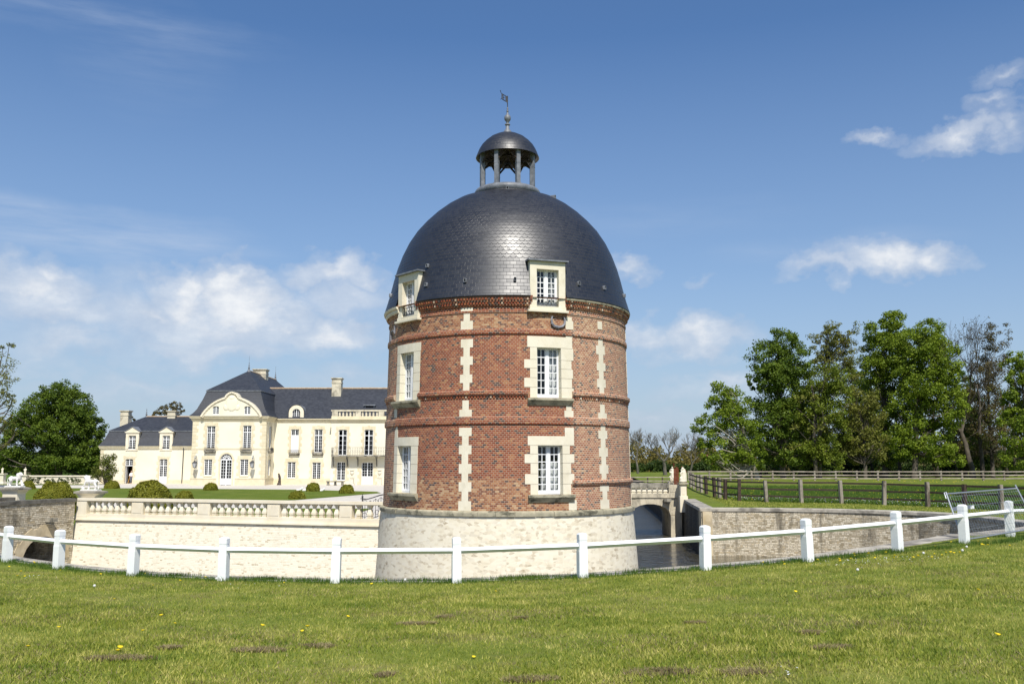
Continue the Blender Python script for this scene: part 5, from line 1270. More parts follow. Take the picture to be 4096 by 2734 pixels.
    a1 = [W(A2, 1180, 1270, 828, 1098, Y), W(A2, 1452, 1545, 828, 1098, Y)]; a0 = W(A2, 1170, 1260, 1165, 1360, Y); ad = W(A2, 1430, 1550, 1170, 1412, Y); ad = (ad[0], ad[1], .02, ad[3])
    mb = MB(); wall_face(mb, XA0, XA1, -.05, EVA, Y, a1 + [a0, ad]); mb.quad((XA0, Y + 1.2, -.05), (XA0, Y, -.05), (XA0, Y, EVA), (XA0, Y + 1.2, EVA)); mb.quad((XA1, Y, -.05), (XA1, Y + 1.2, -.05), (XA1, Y + 1.2, EVA), (XA1, Y, EVA)); mb.build('front_wall', M['render_wall'], t)
    for k, h in enumerate(a1):
        w = ch_window(t, *h, Y, 2, 4, transom=h[3] - .78, trows=1, surround=.26, arch=.15)
        mb = MB(); mb.box(h[0] + .1, h[0] + .62, Y + .155, Y + .16, h[2] + .3, h[3] - .3); mb.build('curtain', M['curtain'], w)
    ch_window(t, *a0, Y, 4, 6, surround=.26, arch=.14); ch_window(t, *ad, Y, 4, 5, surround=.30, arch=.14, name='door', panel=.95)
    mb = MB()
    for dz0, dz1, pr in ((-.42, -.25, .08), (-.25, -.05, .2), (-.05, .08, .34)): mb.box(XA0 - pr * .5, XA1 + pr * .5, Y - pr, Y + .3, EVA + dz0, EVA + dz1)
    mb.box(XA0, XA1, Y - .1, Y + .3, EVA + .08, EVA + .42); mb.build('cornice', M['quoin_stone'], t)
    zr = wz(1400 + 622 / 2.613, Y); mb = MB(); mb.box(XA0 - .05, XA1, Y - .14, Y + .3, zr - .2, zr); mb.build('parapet_rail', M['chimney_stone'], t)
    pe = [(1108, 1168), (1355, 1410), (1598, 1655)]; xx = [wx(900 + v / 2.613, Y) for p in pe for v in p]
    mb = None
    for i in range(0, 6, 2): mb = MB(); mb.box(xx[i], xx[i + 1], Y - .1, Y + .26, EVA + .42, zr - .2); mb.build('parapet_pier', M['chimney_stone'], t)
    proto = None; hb = zr - .2 - (EVA + .42)
    for a, b, n in ((xx[1], xx[2], 5), (xx[3], xx[4], 5), (xx[5], XA1, 3)):
        for i in range(n):
            x = a + (b - a) * (i + .5) / n
            mb = MB(); zz = EVA + .42
            mb.lathe([(.14, zz), (.14, zz + .1 * hb), (.08, zz + .14 * hb), (.17, zz + .35 * hb), (.15, zz + .5 * hb), (.07, zz + .75 * hb), (.07, zz + .85 * hb), (.15, zz + .9 * hb), (.15, zz + hb)], 8, (x, Y + .08)); mb.build('baluster', M['chimney_stone'], t, True)
    # balcony on scrolled iron brackets
    zb = wz(1400 + 1108 / 2.613, Y - 1.1); xb0 = wx(900 + 1106 / 2.613, Y - 1.1); mb = MB(); mb.box(xb0, XA1, Y - 1.15, Y, zb - .02, zb + .14); bal = mb.build('balcony', M['weathered_stone'], t)
    mb = MB(); railing(mb, xb0 + .05, XA1, -1.1, zb + .14, 1.0, Matrix.Translation((0, Y, 0)), .30); railing(mb, 0, 1.05, 0, zb + .14, 1.0, Matrix.Translation((xb0 + .06, Y - 1.08, 0)) @ Matrix.Rotation(math.pi / 2, 4, 'Z'), .25); mb.build('balcony_railing', M['iron'], bal)
    for px in (1125, 1275, 1385, 1582):
        x = wx(900 + px / 2.613, Y - .5); mb = MB()
        mb.tube([(x, Y - 1.0, zb - .06), (x, Y - .75, zb - .35), (x, Y - .35, zb - .5), (x, Y - .2, zb - .9), (x, Y - .08, zb - 1.15), (x, Y - .2, zb - 1.3)], [.05, .05, .05, .05, .05, .03], 6); mb.tube([(x, Y - .04, zb - .05), (x, Y - .04, zb - 1.3)], .03, 5); mb.build('bracket', M['iron'], bal)
    return dict(X0=X0, X1=X1, XL=XL, d0=d0)
CH = build_chateau()

# things standing about the courtyard
def wall_lamp(px, py, label):
    Y = 116.0; x = wx(px, Y - .9); z = wz(py, Y - .9)
    t = thing('wall_lantern', label, 'lantern', (x, Y - .9, z), 'lanterns beside the pavilion door')
    mb = MB(); mb.frustum((x, Y - .9), .13, .13, .23, .23, z - .38, z + .15); mb.build('lantern_glass', M['pale_pane'], t)
    mb = MB(); mb.frustum((x, Y - .9), .27, .27, .05, .05, z + .15, z + .42); mb.ball((x, Y - .9, z + .47), .06); mb.box(x - .15, x + .15, Y - 1.05, Y - .75, z - .44, z - .38); mb.ball((x, Y - .9, z - .48), .05)
    for sx in (-1, 1):
        for sy in (-1, 1): mb.tube([(x + sx * .135, Y - .9 + sy * .135, z - .38), (x + sx * .235, Y - .9 + sy * .235, z + .15)], .018, 4)
    mb.build('lantern_cap', M['iron'], t)
    mb = MB(); mb.tube([(x, Y - .9, z + .5), (x, Y - .9, z + .62)], .02, 5)
    sp = [(Y - .02, z - .5), (Y - .05, z + .2), (Y - .2, z + .75), (Y - .5, z + 1.05), (Y - .85, z + 1.0), (Y - 1.0, z + .75), (Y - .85, z + .6), (Y - .68, z + .72), (Y - .75, z + .82)]
    mb.tube([(x, a, b) for a, b in sp], .05, 6); mb.tube([(x, Y - .02, z - .55), (x, Y - .02, z + .35)], .05, 6); mb.build('scroll_bracket', M['galvanised'], t)
wall_lamp(300 + 1253 / 2.613, 1400 + 1190 / 2.613, 'iron lantern on a scroll bracket left of the arched door'); wall_lamp(900 + 285 / 2.613, 1400 + 1188 / 2.613, 'iron lantern on a scroll bracket right of the arched door')

def small_things():
    # dark abstract sculpture
    Y = 117.2; x = wx(900 + 573 / 2.613, Y); s = 2.613 * 3650 / Y
    mb = MB(); mb.ball((x, Y, .14), (.27, .22, .2)); mb.ball((x + .05, Y, .42), (.2, .17, .28)); mb.ball((x + .06, Y, .78), (.17, .14, .3)); mb.ball((x, Y, 1.1), (.16, .13, .28)); mb.ball((x - .07, Y, 1.36), (.12, .1, .15)); mb.ball((x + .15, Y, .75), (.08, .08, .4)); mb.box(x - .26, x + .26, Y - .2, Y + .2, 0, .07)
    tag(remesh(mb, .035, 'sculpture', M['bronze']), 'tall dark brown abstract sculpture standing in the courtyard corner', 'sculpture')
    # bench
    Y = 115.5; x0, x1 = wx(900 + 1065 / 2.613, Y), wx(900 + 1252 / 2.613, Y); t = thing('stone_bench', 'long backless stone bench on the gravel under a ground floor window', 'bench', ((x0 + x1) / 2, Y, 0))
    mb = MB(); mb.box(x0, x1, Y - .25, Y + .25, .42, .54); mb.build('seat', M['weathered_stone'], t)
    for f in (.1, .5, .9):
        x = x0 + (x1 - x0) * f; mb = MB(); mb.frustum((x, Y), .16, .18, .11, .16, 0, .42); mb.build('leg', M['weathered_stone'], t)
    # urns on pedestals flanking the door
    for px, lab in ((1330, 'stone urn on a pedestal left of the white double door'), (1618, 'stone urn on a pedestal right of the white double door, next to the tower')):
        Y = 117.6; x = wx(900 + px / 2.613, Y); t = thing('garden_urn', lab, 'urn', (x, Y, 0), 'urns beside the white door')
        mb = MB(); mb.box(x - .32, x + .32, Y - .32, Y + .32, 0, .18); mb.box(x - .24, x + .24, Y - .24, Y + .24, .18, .85); mb.box(x - .3, x + .3, Y - .3, Y + .3, .85, .97); mb.build('pedestal', M['old_statue_stone'], t)
        mb = MB(); mb.lathe([(.0, .97), (.16, .97), (.16, 1.03), (.07, 1.10), (.08, 1.2), (.2, 1.3), (.27, 1.5), (.26, 1.62), (.2, 1.68), (.22, 1.75), (.33, 1.84), (.33, 1.9), (.1, 1.86), (0, 1.82)], 16, (x, Y)); mb.build('urn', M['old_statue_stone'], t, True)
    # low white curved pieces on the lawn
    for px, py, d, lab in ((790, 1457, 96, 'small low white object left of the pointed round bush'), (852, 1457, 95, 'small white object touching the left of the pointed round bush'), (1020, 1459, 94, 'low white object right of the pointed round bush')):
        x = wx(900 + px / 2.613, d); mb = MB(); mb.tube([(x - .35, d, .08), (x - .15, d + .05, .06), (x + .1, d, .12), (x + .28, d - .03, .26), (x + .33, d, .34)], [.10, .12, .12, .09, .05], 8)
        tag(mb.build('white_seat_stone', M['white_stone'], None, True), lab, 'garden ornament', 'white objects on the lawn')
    # stone landing and wrought-iron stair rail next to the tower
    t = thing('stone_landing', 'low stone landing beside the tower behind the balustrade', 'steps', (-6.6, 44, 0)); mb = MB(); mb.box(-7.4, -4.6, 42.2, 46, 0, .30); mb.build('top_step', M['dressed_stone'], t); mb = MB(); mb.box(-7.75, -7.4, 42.2, 46, 0, .15); mb.build('lower_step', M['dressed_stone'], t)
    Y = 43.6; x0 = wx(1453, Y); t = thing('stair_railing', 'black wrought iron railing with scrolls rising towards the tower', 'railing', (x0, Y, .3))
    mb = MB(); mb.tube([(x0, Y, .1), (x0, Y, 1.42)], .03, 6); mb.ball((x0, Y, 1.47), .05); mb.tube([(x0, Y, 1.5), (x0, Y, 1.6)], .015, 5); mb.tube([(x0 - .09, Y, 1.38), (x0 + .09, Y, 1.38)], .02, 5); mb.build('newel', M['iron'], t)
    mb = MB(); R = [(0, 1.36), (.25, 1.36), (.5, 1.43), (.8, 1.53), (1.15, 1.60), (1.5, 1.64)]; mb.tube([(x0 + a, Y, b) for a, b in R], .028, 6); mb.tube([(x0 + a, Y, b - .95) for a, b in R], .022, 6); mb.build('handrail', M['iron'], t)
    mb = MB()
    for i in range(1, 12):
        a = 1.5 * i / 12; b = float(np.interp(a, [q[0] for q in R], [q[1] for q in R])); mb.tube([(x0 + a, Y, b - .95), (x0 + a, Y, b - (.12 if i % 2 else .30))], .013, 5)
        if i % 2: mb.tube([(x0 + a - .125, Y, b - .35), (x0 + a - .11, Y, b - .2), (x0 + a, Y, b - .1), (x0 + a + .11, Y, b - .2), (x0 + a + .125, Y, b - .35)], .012, 5)
    for cx_, cz_ in ((.12, 1.22), (.12, .62), (.7, .75)): mb.tube([(x0 + cx_ + .1 * math.cos(q * .6), Y, cz_ + .1 * math.sin(q * .6)) for q in range(11)], .013, 5)
    mb.build('bars_and_scrolls', M['iron'], t)
    # open door: ladder and a person in white
    d0 = CH['d0']; xl = d0[0] + .62; Y = 124.3; t = thing('step_ladder', 'yellow wooden step ladder standing in the open doorway of the left wing', 'ladder', (xl, Y, 0))
    for s in (-1, 1):
        mb = MB(); mb.tube([(xl + s * .26, Y - .05, .02), (xl + s * .18 + .25, Y + .55, 2.3)], .04, 4); mb.build('side_rail', M['yellow_ladder'], t)
        mb = MB(); mb.tube([(xl + s * .28 + .35, Y + 1.1, .02), (xl + s * .18 + .28, Y + .6, 2.25)], .03, 4); mb.build('rear_leg', M['yellow_ladder'], t)
    for i in range(7): f = (i + .8) / 8; mb = MB(); mb.box(xl + .25 * f - .24 + .06 * f, xl + .25 * f + .24 - .06 * f, Y - .05 + .6 * f - .05, Y - .05 + .6 * f + .08, 2.3 * f, 2.3 * f + .035); mb.build('tread', M['yellow_ladder'], t)
    x, Y = d0[1] - .16, 124.12; t = thing('person', 'person in a white shirt and dark trousers standing half hidden in the open doorway', 'person', (x, Y, 0))
    mb = MB()
    for s in (-1, 1):
        mb.tube([(x + s * .09, Y, .88), (x + s * .1, Y - .02, .48), (x + s * .1, Y + .02, .09), (x + s * .1, Y - .14, .04)], [.095, .07, .045, .045], 8)
        mb.tube([(x + s * .19, Y, 1.36), (x + s * .24, Y - .03, 1.08), (x + s * .2, Y - .25, .98), (x + s * .17, Y - .36, 1.0)], [.06, .048, .036, .04], 8)
        for k in range(4): mb.tube([(x + s * .17 + (k - 1.5) * .02, Y - .37, 1.0), (x + s * .17 + (k - 1.5) * .023, Y - .45, .99), (x + s * .17 + (k - 1.5) * .02, Y - .46, .95)], .012, 5)
        mb.tube([(x + s * .14, Y - .36, 1.01), (x + s * .11, Y - .41, 1.03)], .012, 5)
    mb.ball((x, Y, .95), (.17, .12, .16)); mb.ball((x, Y, 1.12), (.15, .105, .2)); mb.ball((x, Y, 1.3), (.2, .115, .16)); mb.tube([(x, Y, 1.4), (x, Y - .01, 1.54)], .055, 8); mb.ball((x, Y - .02, 1.62), (.078, .095, .115)); mb.ball((x, Y - .12, 1.615), (.015, .02, .025)); mb.ball((x - .08, Y - .01, 1.62), (.015, .02, .03)); mb.ball((x + .08, Y - .01, 1.62), (.015, .02, .03))
    remesh(mb, .014, 'body', M['skin'], t)
    mb = MB(); mb.ball((x, Y, 1.29), (.222, .135, .18)); mb.ball((x, Y, 1.08), (.185, .13, .25))
    for s in (-1, 1): mb.tube([(x + s * .18, Y, 1.37), (x + s * .245, Y - .03, 1.12), (x + s * .235, Y - .09, 1.05)], [.08, .068, .062], 8)
    remesh(mb, .016, 'shirt', M['white_cloth'], t)
    mb = MB(); mb.ball((x, Y, .92), (.185, .135, .14))
    for s in (-1, 1): mb.tube([(x + s * .09, Y, .88), (x + s * .1, Y - .02, .48), (x + s * .1, Y + .02, .13)], [.115, .085, .07], 8)
    remesh(mb, .016, 'trousers', M['dark_cloth'], t)
    mb = MB(); mb.ball((x, Y + .01, 1.665), (.085, .1, .09)); mb.build('hair', M['hair'], t, True)
small_things()

# stone figures
def draped_figure(mb, x, y, z, h, lean=0.0, clumps=0, seed=1):
    """standing draped figure on a round foot, fused later into one skin"""
    R2 = random.Random(seed); s = h
    mb.ball((x, y, z + .05 * s), (.17 * s, .15 * s, .06 * s)); mb.tube([(x, y, z + .02 * s), (x + lean * .02, y, z + .3 * s), (x + lean * .05 * s, y, z + .55 * s)], [.16 * s, .14 * s, .12 * s], 10)
    mb.ball((x + lean * .06 * s, y, z + .62 * s), (.13 * s, .1 * s, .16 * s)); mb.ball((x + lean * .07 * s, y, z + .74 * s), (.15 * s, .09 * s, .07 * s)); mb.tube([(x + lean * .07 * s, y, z + .76 * s), (x + lean * .08 * s, y - .01 * s, z + .86 * s)], .04 * s, 8); mb.ball((x + lean * .09 * s, y - .015 * s, z + .92 * s), (.055 * s, .065 * s, .08 * s))
    for q in (-1, 1): mb.tube([(x + q * .13 * s + lean * .07 * s, y, z + .74 * s), (x + q * .19 * s, y - .04 * s, z + .6 * s), (x + q * .08 * s, y - .12 * s, z + .56 * s)], [.045 * s, .04 * s, .03 * s], 7)
    for k in range(6): a = R2.uniform(0, 6.28); mb.tube([(x + .13 * s * math.cos(a), y + .13 * s * math.sin(a), z + .04 * s), (x + .1 * s * math.cos(a + .2), y + .1 * s * math.sin(a + .2), z + .5 * s)], .03 * s, 5)
    for k in range(clumps): a = R2.uniform(0, 6.28); zz = R2.uniform(.1, .85); mb.ball((x + .16 * s * math.cos(a), y + .12 * s * math.sin(a), z + zz * s), R2.uniform(.05, .09) * s, 8, 6)

# background wall with statues at the left
def garden_wall():
    Y = 122.4; xa, xb = wx(92, Y), wx(392, Y)
    t = thing('garden_wall', 'low pale stone garden wall with rose bushes in front, at the left under the big tree', 'wall', ((xa + xb) / 2, Y, 0))
    mb = MB(); uvface(mb, [Vector((xa, Y, -.1)), Vector((xb, Y, -.1)), Vector((xb, Y, .95)), Vector((xa, Y, .95))], Vector((1, 0, 0))); uvface(mb, [Vector((xb, Y + .45, -.1)), Vector((xa, Y + .45, -.1)), Vector((xa, Y + .45, .95)), Vector((xb, Y + .45, .95))], Vector((1, 0, 0))); mb.build('wall_face', M['cream_rubble'], t)
    mb = MB(); mb.box(xa - .1, xb, Y - .1, Y + .55, .95, 1.12); mb.build('coping', M['dressed_stone'], t)
    xl = wx(20, Y); t = thing('garden_wall', 'short piece of low pale garden wall at the left edge of the photo', 'wall', (xl - 4, Y, 0))
    mb = MB(); uvface(mb, [Vector((xl - 12, Y, -.1)), Vector((xl, Y, -.1)), Vector((xl, Y, .95)), Vector((xl - 12, Y, .95))], Vector((1, 0, 0))); mb.build('wall_face', M['cream_rubble'], t); mb = MB(); mb.box(xl - 12, xl, Y - .1, Y + .55, .95, 1.12); mb.build('coping', M['dressed_stone'], t)
    for px, py0, py1, lab, sd_ in ((13, 1866, 1892, 'small stone statue on a tall pedestal at the left edge of the photo', 3), (104, 1866, 1897, 'small stone statue on a pedestal at the end of the low garden wall', 8)):
        x = wx(px, Y - .3); zt = wz(py0, Y); zm = wz(py1, Y); t = thing('garden_statue', lab, 'statue', (x, Y - .3, 0), 'small garden statues')
        mb = MB(); mb.frustum((x, Y - .3), .5, .5, .42, .42, 0, .3); mb.frustum((x, Y - .3), .36, .36, .36, .36, .3, zm - .15); mb.frustum((x, Y - .3), .48, .48, .48, .48, zm - .15, zm); mb.build('pedestal', M['old_statue_stone'], t)
        mb = MB(); draped_figure(mb, x, Y - .3, zm, zt - zm, .2, 0, sd_); remesh(mb, .045, 'figure', M['old_statue_stone'], t)
garden_wall()

# ------------------------------------------------------------------ right-hand bridge, gate piers and statues
def right_bridge():
    Y = 63.3; Z = lambda v: atY(CX, v, Y).z
    xs = wx(2677, Y); xl = wx(2518, Y); org = Vector((xl - 3.2, Y, 0)); ax = Vector((1, 0, 0))
    zdeck = Z(1989); zr = Z(1934); xe = wx(2722, Y)
    t = thing('stone_bridge', 'small arched stone bridge with balustrade over the canal, right of the tower', 'bridge', (xs - 1.5, Y, -2))
    a, b = 3.2, xs - org.x
    mb = MB(); arch_wall(mb, org, ax, Vector((0, 3.6, 0)), 0, xe - org.x, -4.4, zdeck, [(a, b, Z(2058), Z(2014)), (-3.6, .6, Z(2058), Z(2014))] if False else [(a, b, Z(2058), Z(2014))]); mb.build('arch_body', M['bridge_stone'], t)
    mb = MB(); voussoirs(mb, org, ax, Vector((0, -1, 0)), a, b, Z(2058), Z(2014), .5, .025, 9); mb.build('arch_stones', M['bridge_stone'], t)
    mb = MB(); mb.box(org.x, xe - .75, Y - .10, Y + .35, zdeck, zdeck + .30); mb.build('plinth', M['bridge_stone'], t)
    mb = MB(); mb.box(org.x, xe - .75, Y - .10, Y + .36, Z(1949), zr); mb.build('rail', M['weathered_stone'], t)
    mb = MB(); mb.box(xe - .86, xe - .05, Y - .13, Y + .4, zdeck, zr - .06); mb.box(xe - .78, xe - .12, Y - .15, Y - .13, zdeck + .38, zr - .25); mb.build('end_panel', M['bridge_stone'], t)
    zb = zdeck + .30; zt = Z(1949); h = zt - zb
    for i in range(16):
        x = org.x + (xe - .9 - org.x) * (i + .5) / 16; mb = MB(); mb.frustum((x, Y + .12), .13, .13, .13, .13, zb, zb + .12 * h); mb.frustum((x, Y + .12), .09, .09, .15, .15, zb + .12 * h, zb + .35 * h); mb.frustum((x, Y + .12), .15, .15, .07, .07, zb + .35 * h, zb + .8 * h); mb.frustum((x, Y + .12), .08, .08, .14, .14, zb + .8 * h, zt); mb.build('baluster', M['old_statue_stone'], t)
    mb = MB(); x = wx(2665, Y - .3); zz = Z(1998); mb.frustum((x, Y - .25), .16, .25, .20, .32, zz - .22, zz - .1); mb.box(x - .24, x + .24, Y - .6, Y, zz - .1, zz + .05); mb.box(x - .24, x + .24, Y - .6, Y - .5, zz + .05, zz + .12); mb.build('water_spout', M['weathered_stone'], t)
    mb = MB(); mb.box(xs + .0, xs + .28, Y - .12, Y + .0, -4.4, Z(2060)); mb.build('pier_stones', M['bridge_stone'], t)
    mb = MB(); mb.box(org.x, xe, Y + .35, Y + 3.5, zdeck - .05, zdeck + .05); mb.build('roadway', M['gravel'], t)
    # far parapet
    mb = MB(); mb.box(org.x, xe, Y + 3.2, Y + 3.55, zdeck + .051, zr); mb.build('far_parapet', M['weathered_stone'], t)
    # pedestal + statue at the bank end
    Yp = 62.4; Zp = lambda v: atY(CX, v, Yp).z; x0, x1 = wx(2718, Yp), wx(2741, Yp); xc = (x0 + x1) / 2; w = (x1 - x0) / 2
    t = thing('stone_pedestal', 'panelled stone pedestal at the end of the small bridge, under a hooded white figure', 'pedestal', (xc, Yp, 0), 'pedestals at the small bridge')
    mb = MB(); mb.box(xc - w - .07, xc + w + .07, Yp - w - .07, Yp + w + .07, -.3, Zp(1982)); mb.build('base', M['dressed_stone'], t); mb = MB(); mb.box(xc - w, xc + w, Yp - w, Yp + w, Zp(1982), Zp(1941)); mb.box(xc - w + .08, xc + w - .08, Yp - w - .025, Yp - w, Zp(1976), Zp(1948)); mb.build('shaft', M['dressed_stone'], t)
    mb = MB(); mb.frustum((xc, Yp), w, w, w + .1, w + .1, Zp(1941), Zp(1935)); mb.box(xc - w - .12, xc + w + .12, Yp - w - .12, Yp + w + .12, Zp(1935), Zp(1929)); mb.build('cap_slab', M['sill_stone'], t)
    zt = Zp(1929); h = Zp(1867) - zt
    mb = MB(); mb.ball((xc - .02, Yp, zt + .09), (.24, .22, .12)); mb.tube([(xc + .03, Yp, zt + .05), (xc + .06, Yp, zt + .4), (xc + .05, Yp, zt + .75)], [.19, .16, .13], 10); mb.ball((xc - .11, Yp - .02, zt + .25), (.13, .14, .2)); mb.ball((xc + .03, Yp, zt + .72), (.14, .12, .14)); mb.ball((xc - .0, Yp - .02, zt + h - .11), (.09, .09, .12)); mb.tube([(xc - .06, Yp - .06, zt + .72), (xc - .18, Yp - .1, zt + .62), (xc - .16, Yp - .1, zt + .48)], [.06, .05, .04], 7); mb.ball((xc - .1, Yp - .02, zt + h - .2), (.05, .05, .05)); mb.tube([(xc + .1, Yp, zt + h - .12), (xc + .16, Yp, zt + .6), (xc + .18, Yp, zt + .06)], [.07, .1, .1], 8)
    tag(remesh(mb, .035, 'bridge_statue', M['old_statue_stone']), 'pale hooded stone figure on the panelled pedestal by the small bridge', 'statue', 'statues at the small bridge')
    Y2 = 66.2; x = wx(2688, Y2); zt = zdeck + .02; t0 = atY(2688, 1864, Y2).z
    mb = MB(); draped_figure(mb, x, Y2, zr + .12, t0 - zr - .12, 0, 16, 5); tag(remesh(mb, .035, 'bridge_statue', M['old_statue_stone']), 'lumpy pale stone group with vine stems, on the far parapet of the small bridge', 'statue', 'statues at the small bridge')
    mb = MB(); mb.box(x - .3, x + .3, Y2 - .3, Y2 + .3, zdeck, zr + .12); tag(mb.build('stone_block', M['dressed_stone']), 'stone block carrying the lumpy pale stone group on the small bridge', 'pedestal')
    t = thing('bare_vine', 'leafless brown vine twisting round the foot of the lumpy stone group', 'vine', (x, Y2 - .4, zr)); mb = MB(); R2 = random.Random(4)
    for k in range(16):
        p = Vector((x + R2.uniform(-.3, .3), Y2 - .4, zr - .25)); P = [p]
        for i in range(5): p = p + Vector((R2.uniform(-.2, .2), R2.uniform(-.08, .08), R2.uniform(.0, .22))); P.append(p)
        mb.tube(P, [.022, .02, .016, .012, .01, .006], 4)
    mb.build('stems', M['bark'], t)
    # rusty pierced iron gate leaves standing open
    for k, (px, yy, h0, lab) in enumerate(((2703, 64.3, 1852, 'rusty iron gate leaf between the two pale statues'), (2734, 65.6, 1862, 'rusty iron gate leaf behind the hooded figure'))):
        x = wx(px, yy); zt = atY(px, h0 + 8, yy).z; t = thing('iron_gate_leaf', lab, 'gate', (x, yy, zdeck), 'open rusty gate leaves'); R2 = random.Random(k)
        mb = MB(); mb.tube([(x - .14, yy, zdeck), (x - .14, yy, atY(px, h0, yy).z)], .028, 6); mb.build('gate_post', M['rust'], t)
        mb = MB()
        for i in range(7): q = x - .10 + .05 * i; mb.box(q - .017, q + .017, yy - .02 + .03 * i, yy + .02 + .03 * i, zdeck + .1, zt - R2.uniform(0, .3))
        for zz in (.15, .8, 1.5): mb.prism([(x - .14, yy, zdeck + zz), (x + .24, yy + .22, zdeck + zz), (x + .24, yy + .22, zdeck + zz + .07), (x - .14, yy, zdeck + zz + .07)], (0, .03, 0))
        mb.build('bars', M['rust'], t)
right_bridge()

# ------------------------------------------------------------------ fences
FP = [(-50.9, .50), (-41.8, .54), (-33.7, .54), (-25.7, .55), (-18.2, .57), (-10.4, .57), (-2.8, .65), (4.9, .74), (12.8, .86), (20.2, .95), (28.1, 1.06), (35.9, 1.13), (43.9, 1.17), (52, 1.12)]
def white_fence():
    t = thing('white_fence', 'white painted post and rail fence curving along the near edge of the moat', 'fence', pol(0, 19.6, .6))
    tops = []
    R2 = random.Random(2)
    for i, (a, z) in enumerate(FP):
        p = pol(a, 19.6); z = float(lawn_z(p.x, p.y)); H = .945 + R2.uniform(-.012, .012)
        rot = rad(a) + rad(float(np.interp(a, [-40, 0, 15, 45], [9, 13, 5, -2]))) ; lean = Matrix.Rotation(rad(R2.uniform(-.8, .8)), 4, 'Y') @ Matrix.Rotation(rad(R2.uniform(-.8, .8)), 4, 'X')
        Mt = Matrix.Translation((p.x, p.y, z)) @ Matrix.Rotation(rot, 4, 'Z') @ lean; w = .090
        mb = MB(); mb.frustum((0, 0), w + .006, w + .006, w + .004, w + .004, -.25, .55, Mt); mb.frustum((0, 0), w + .004, w + .004, w - .002, w - .002, .55, .60, Mt); mb.frustum((0, 0), w - .002, w - .002, w - .004, w - .004, .6, H - .165, Mt); mb.frustum((0, 0), w - .012, w - .012, w - .012, w - .012, H - .165, H - .15, Mt)
        mb.frustum((0, 0), w - .002, w - .002, w - .002, w - .002, H - .15, H - .04, Mt); mb.frustum((0, 0), w - .002, w - .002, w - .03, w - .03, H - .04, H - .008, Mt); mb.frustum((0, 0), w - .03, w - .03, w - .06, w - .06, H - .008, H, Mt)
        mb.build('fence_post', M['white_paint'], t); tops.append(Vector((p.x, p.y, z + .66)))
    for a, b in zip(tops[:-1], tops[1:]):
        d = (b - a).normalized(); s = Vector((d.y, -d.x, 0)).normalized(); up = d.cross(s); up = -up if up.z < 0 else up
        r = .062; mb = MB(); q = [a + up * r, a + s * r, a - up * r, a - s * r]; mb.prism(q, b - a); mb.build('fence_rail', M['white_paint'], t)
white_fence()
mb = MB(); a, b = atY(3818, 2035, 25.4), atY(3850, 2031, 25.0); d = (b - a).normalized(); s = Vector((0, 0, 1)).cross(d); mb.prism([a - Vector((0, 0, .05)) - s * .05, a - Vector((0, 0, .05)) + s * .05, a + Vector((0, 0, .05)) + s * .05, a + Vector((0, 0, .05)) - s * .05], (b - a) * 2.2)
tag(mb.build('loose_rail', M['white_paint']), 'short loose white rail sticking out behind a post under the wire panel', 'rail')

def wire_panel():
    BLp = on_lawn(3859, 2172); BLp.y += .05
    dB = BLp.y; TL = atY(3786, 1974, dB + .55); TR = atY(4068, 1952, dB + 1.6); BR = BLp + (TR - TL); 
    BR = atY(4150, 2110, dB + 1.25); foot = atY(3861, 2178, dB - .02)
    t = thing('wire_fence_panel', 'galvanised temporary wire fence panel leaning against the white fence at the right', 'fence panel', foot)
    mb = MB(); r = .021
    mb.tube([TL + (TL - BLp).normalized() * .05, BLp + (BLp - TL).normalized() * .10], r, 8); mb.tube([TR + (TR - BR).normalized() * .1, BR], r, 8); mb.tube([TL, TR], r, 8); BL2 = BLp.lerp(TL, .06); mb.tube([BL2, BR], r, 8); mb.build('tube_frame', M['galvanised'], t)
    mb = MB(); n = 30
    for i in range(1, n):
        f = i / n; mb.tube([BL2.lerp(BR, f), TL.lerp(TR, f)], .0035, 4, False)
    for j in (.03, .2, .45, .7, .93): mb.tube([BL2.lerp(TL, j), BR.lerp(TR, j)], .004, 4, False)
    mb.build('wire_mesh', M['galvanised'], t)
    mb = MB(); k = (TL - BLp).normalized(); s = (TR - TL).normalized(); mb.tube([TL + k * .03, TL - s * .07 + k * .04, TL - s * .075 - k * .12, TL - k * .13], .012, 6); mb.build('hook', M['galvanised'], t)
wire_panel()

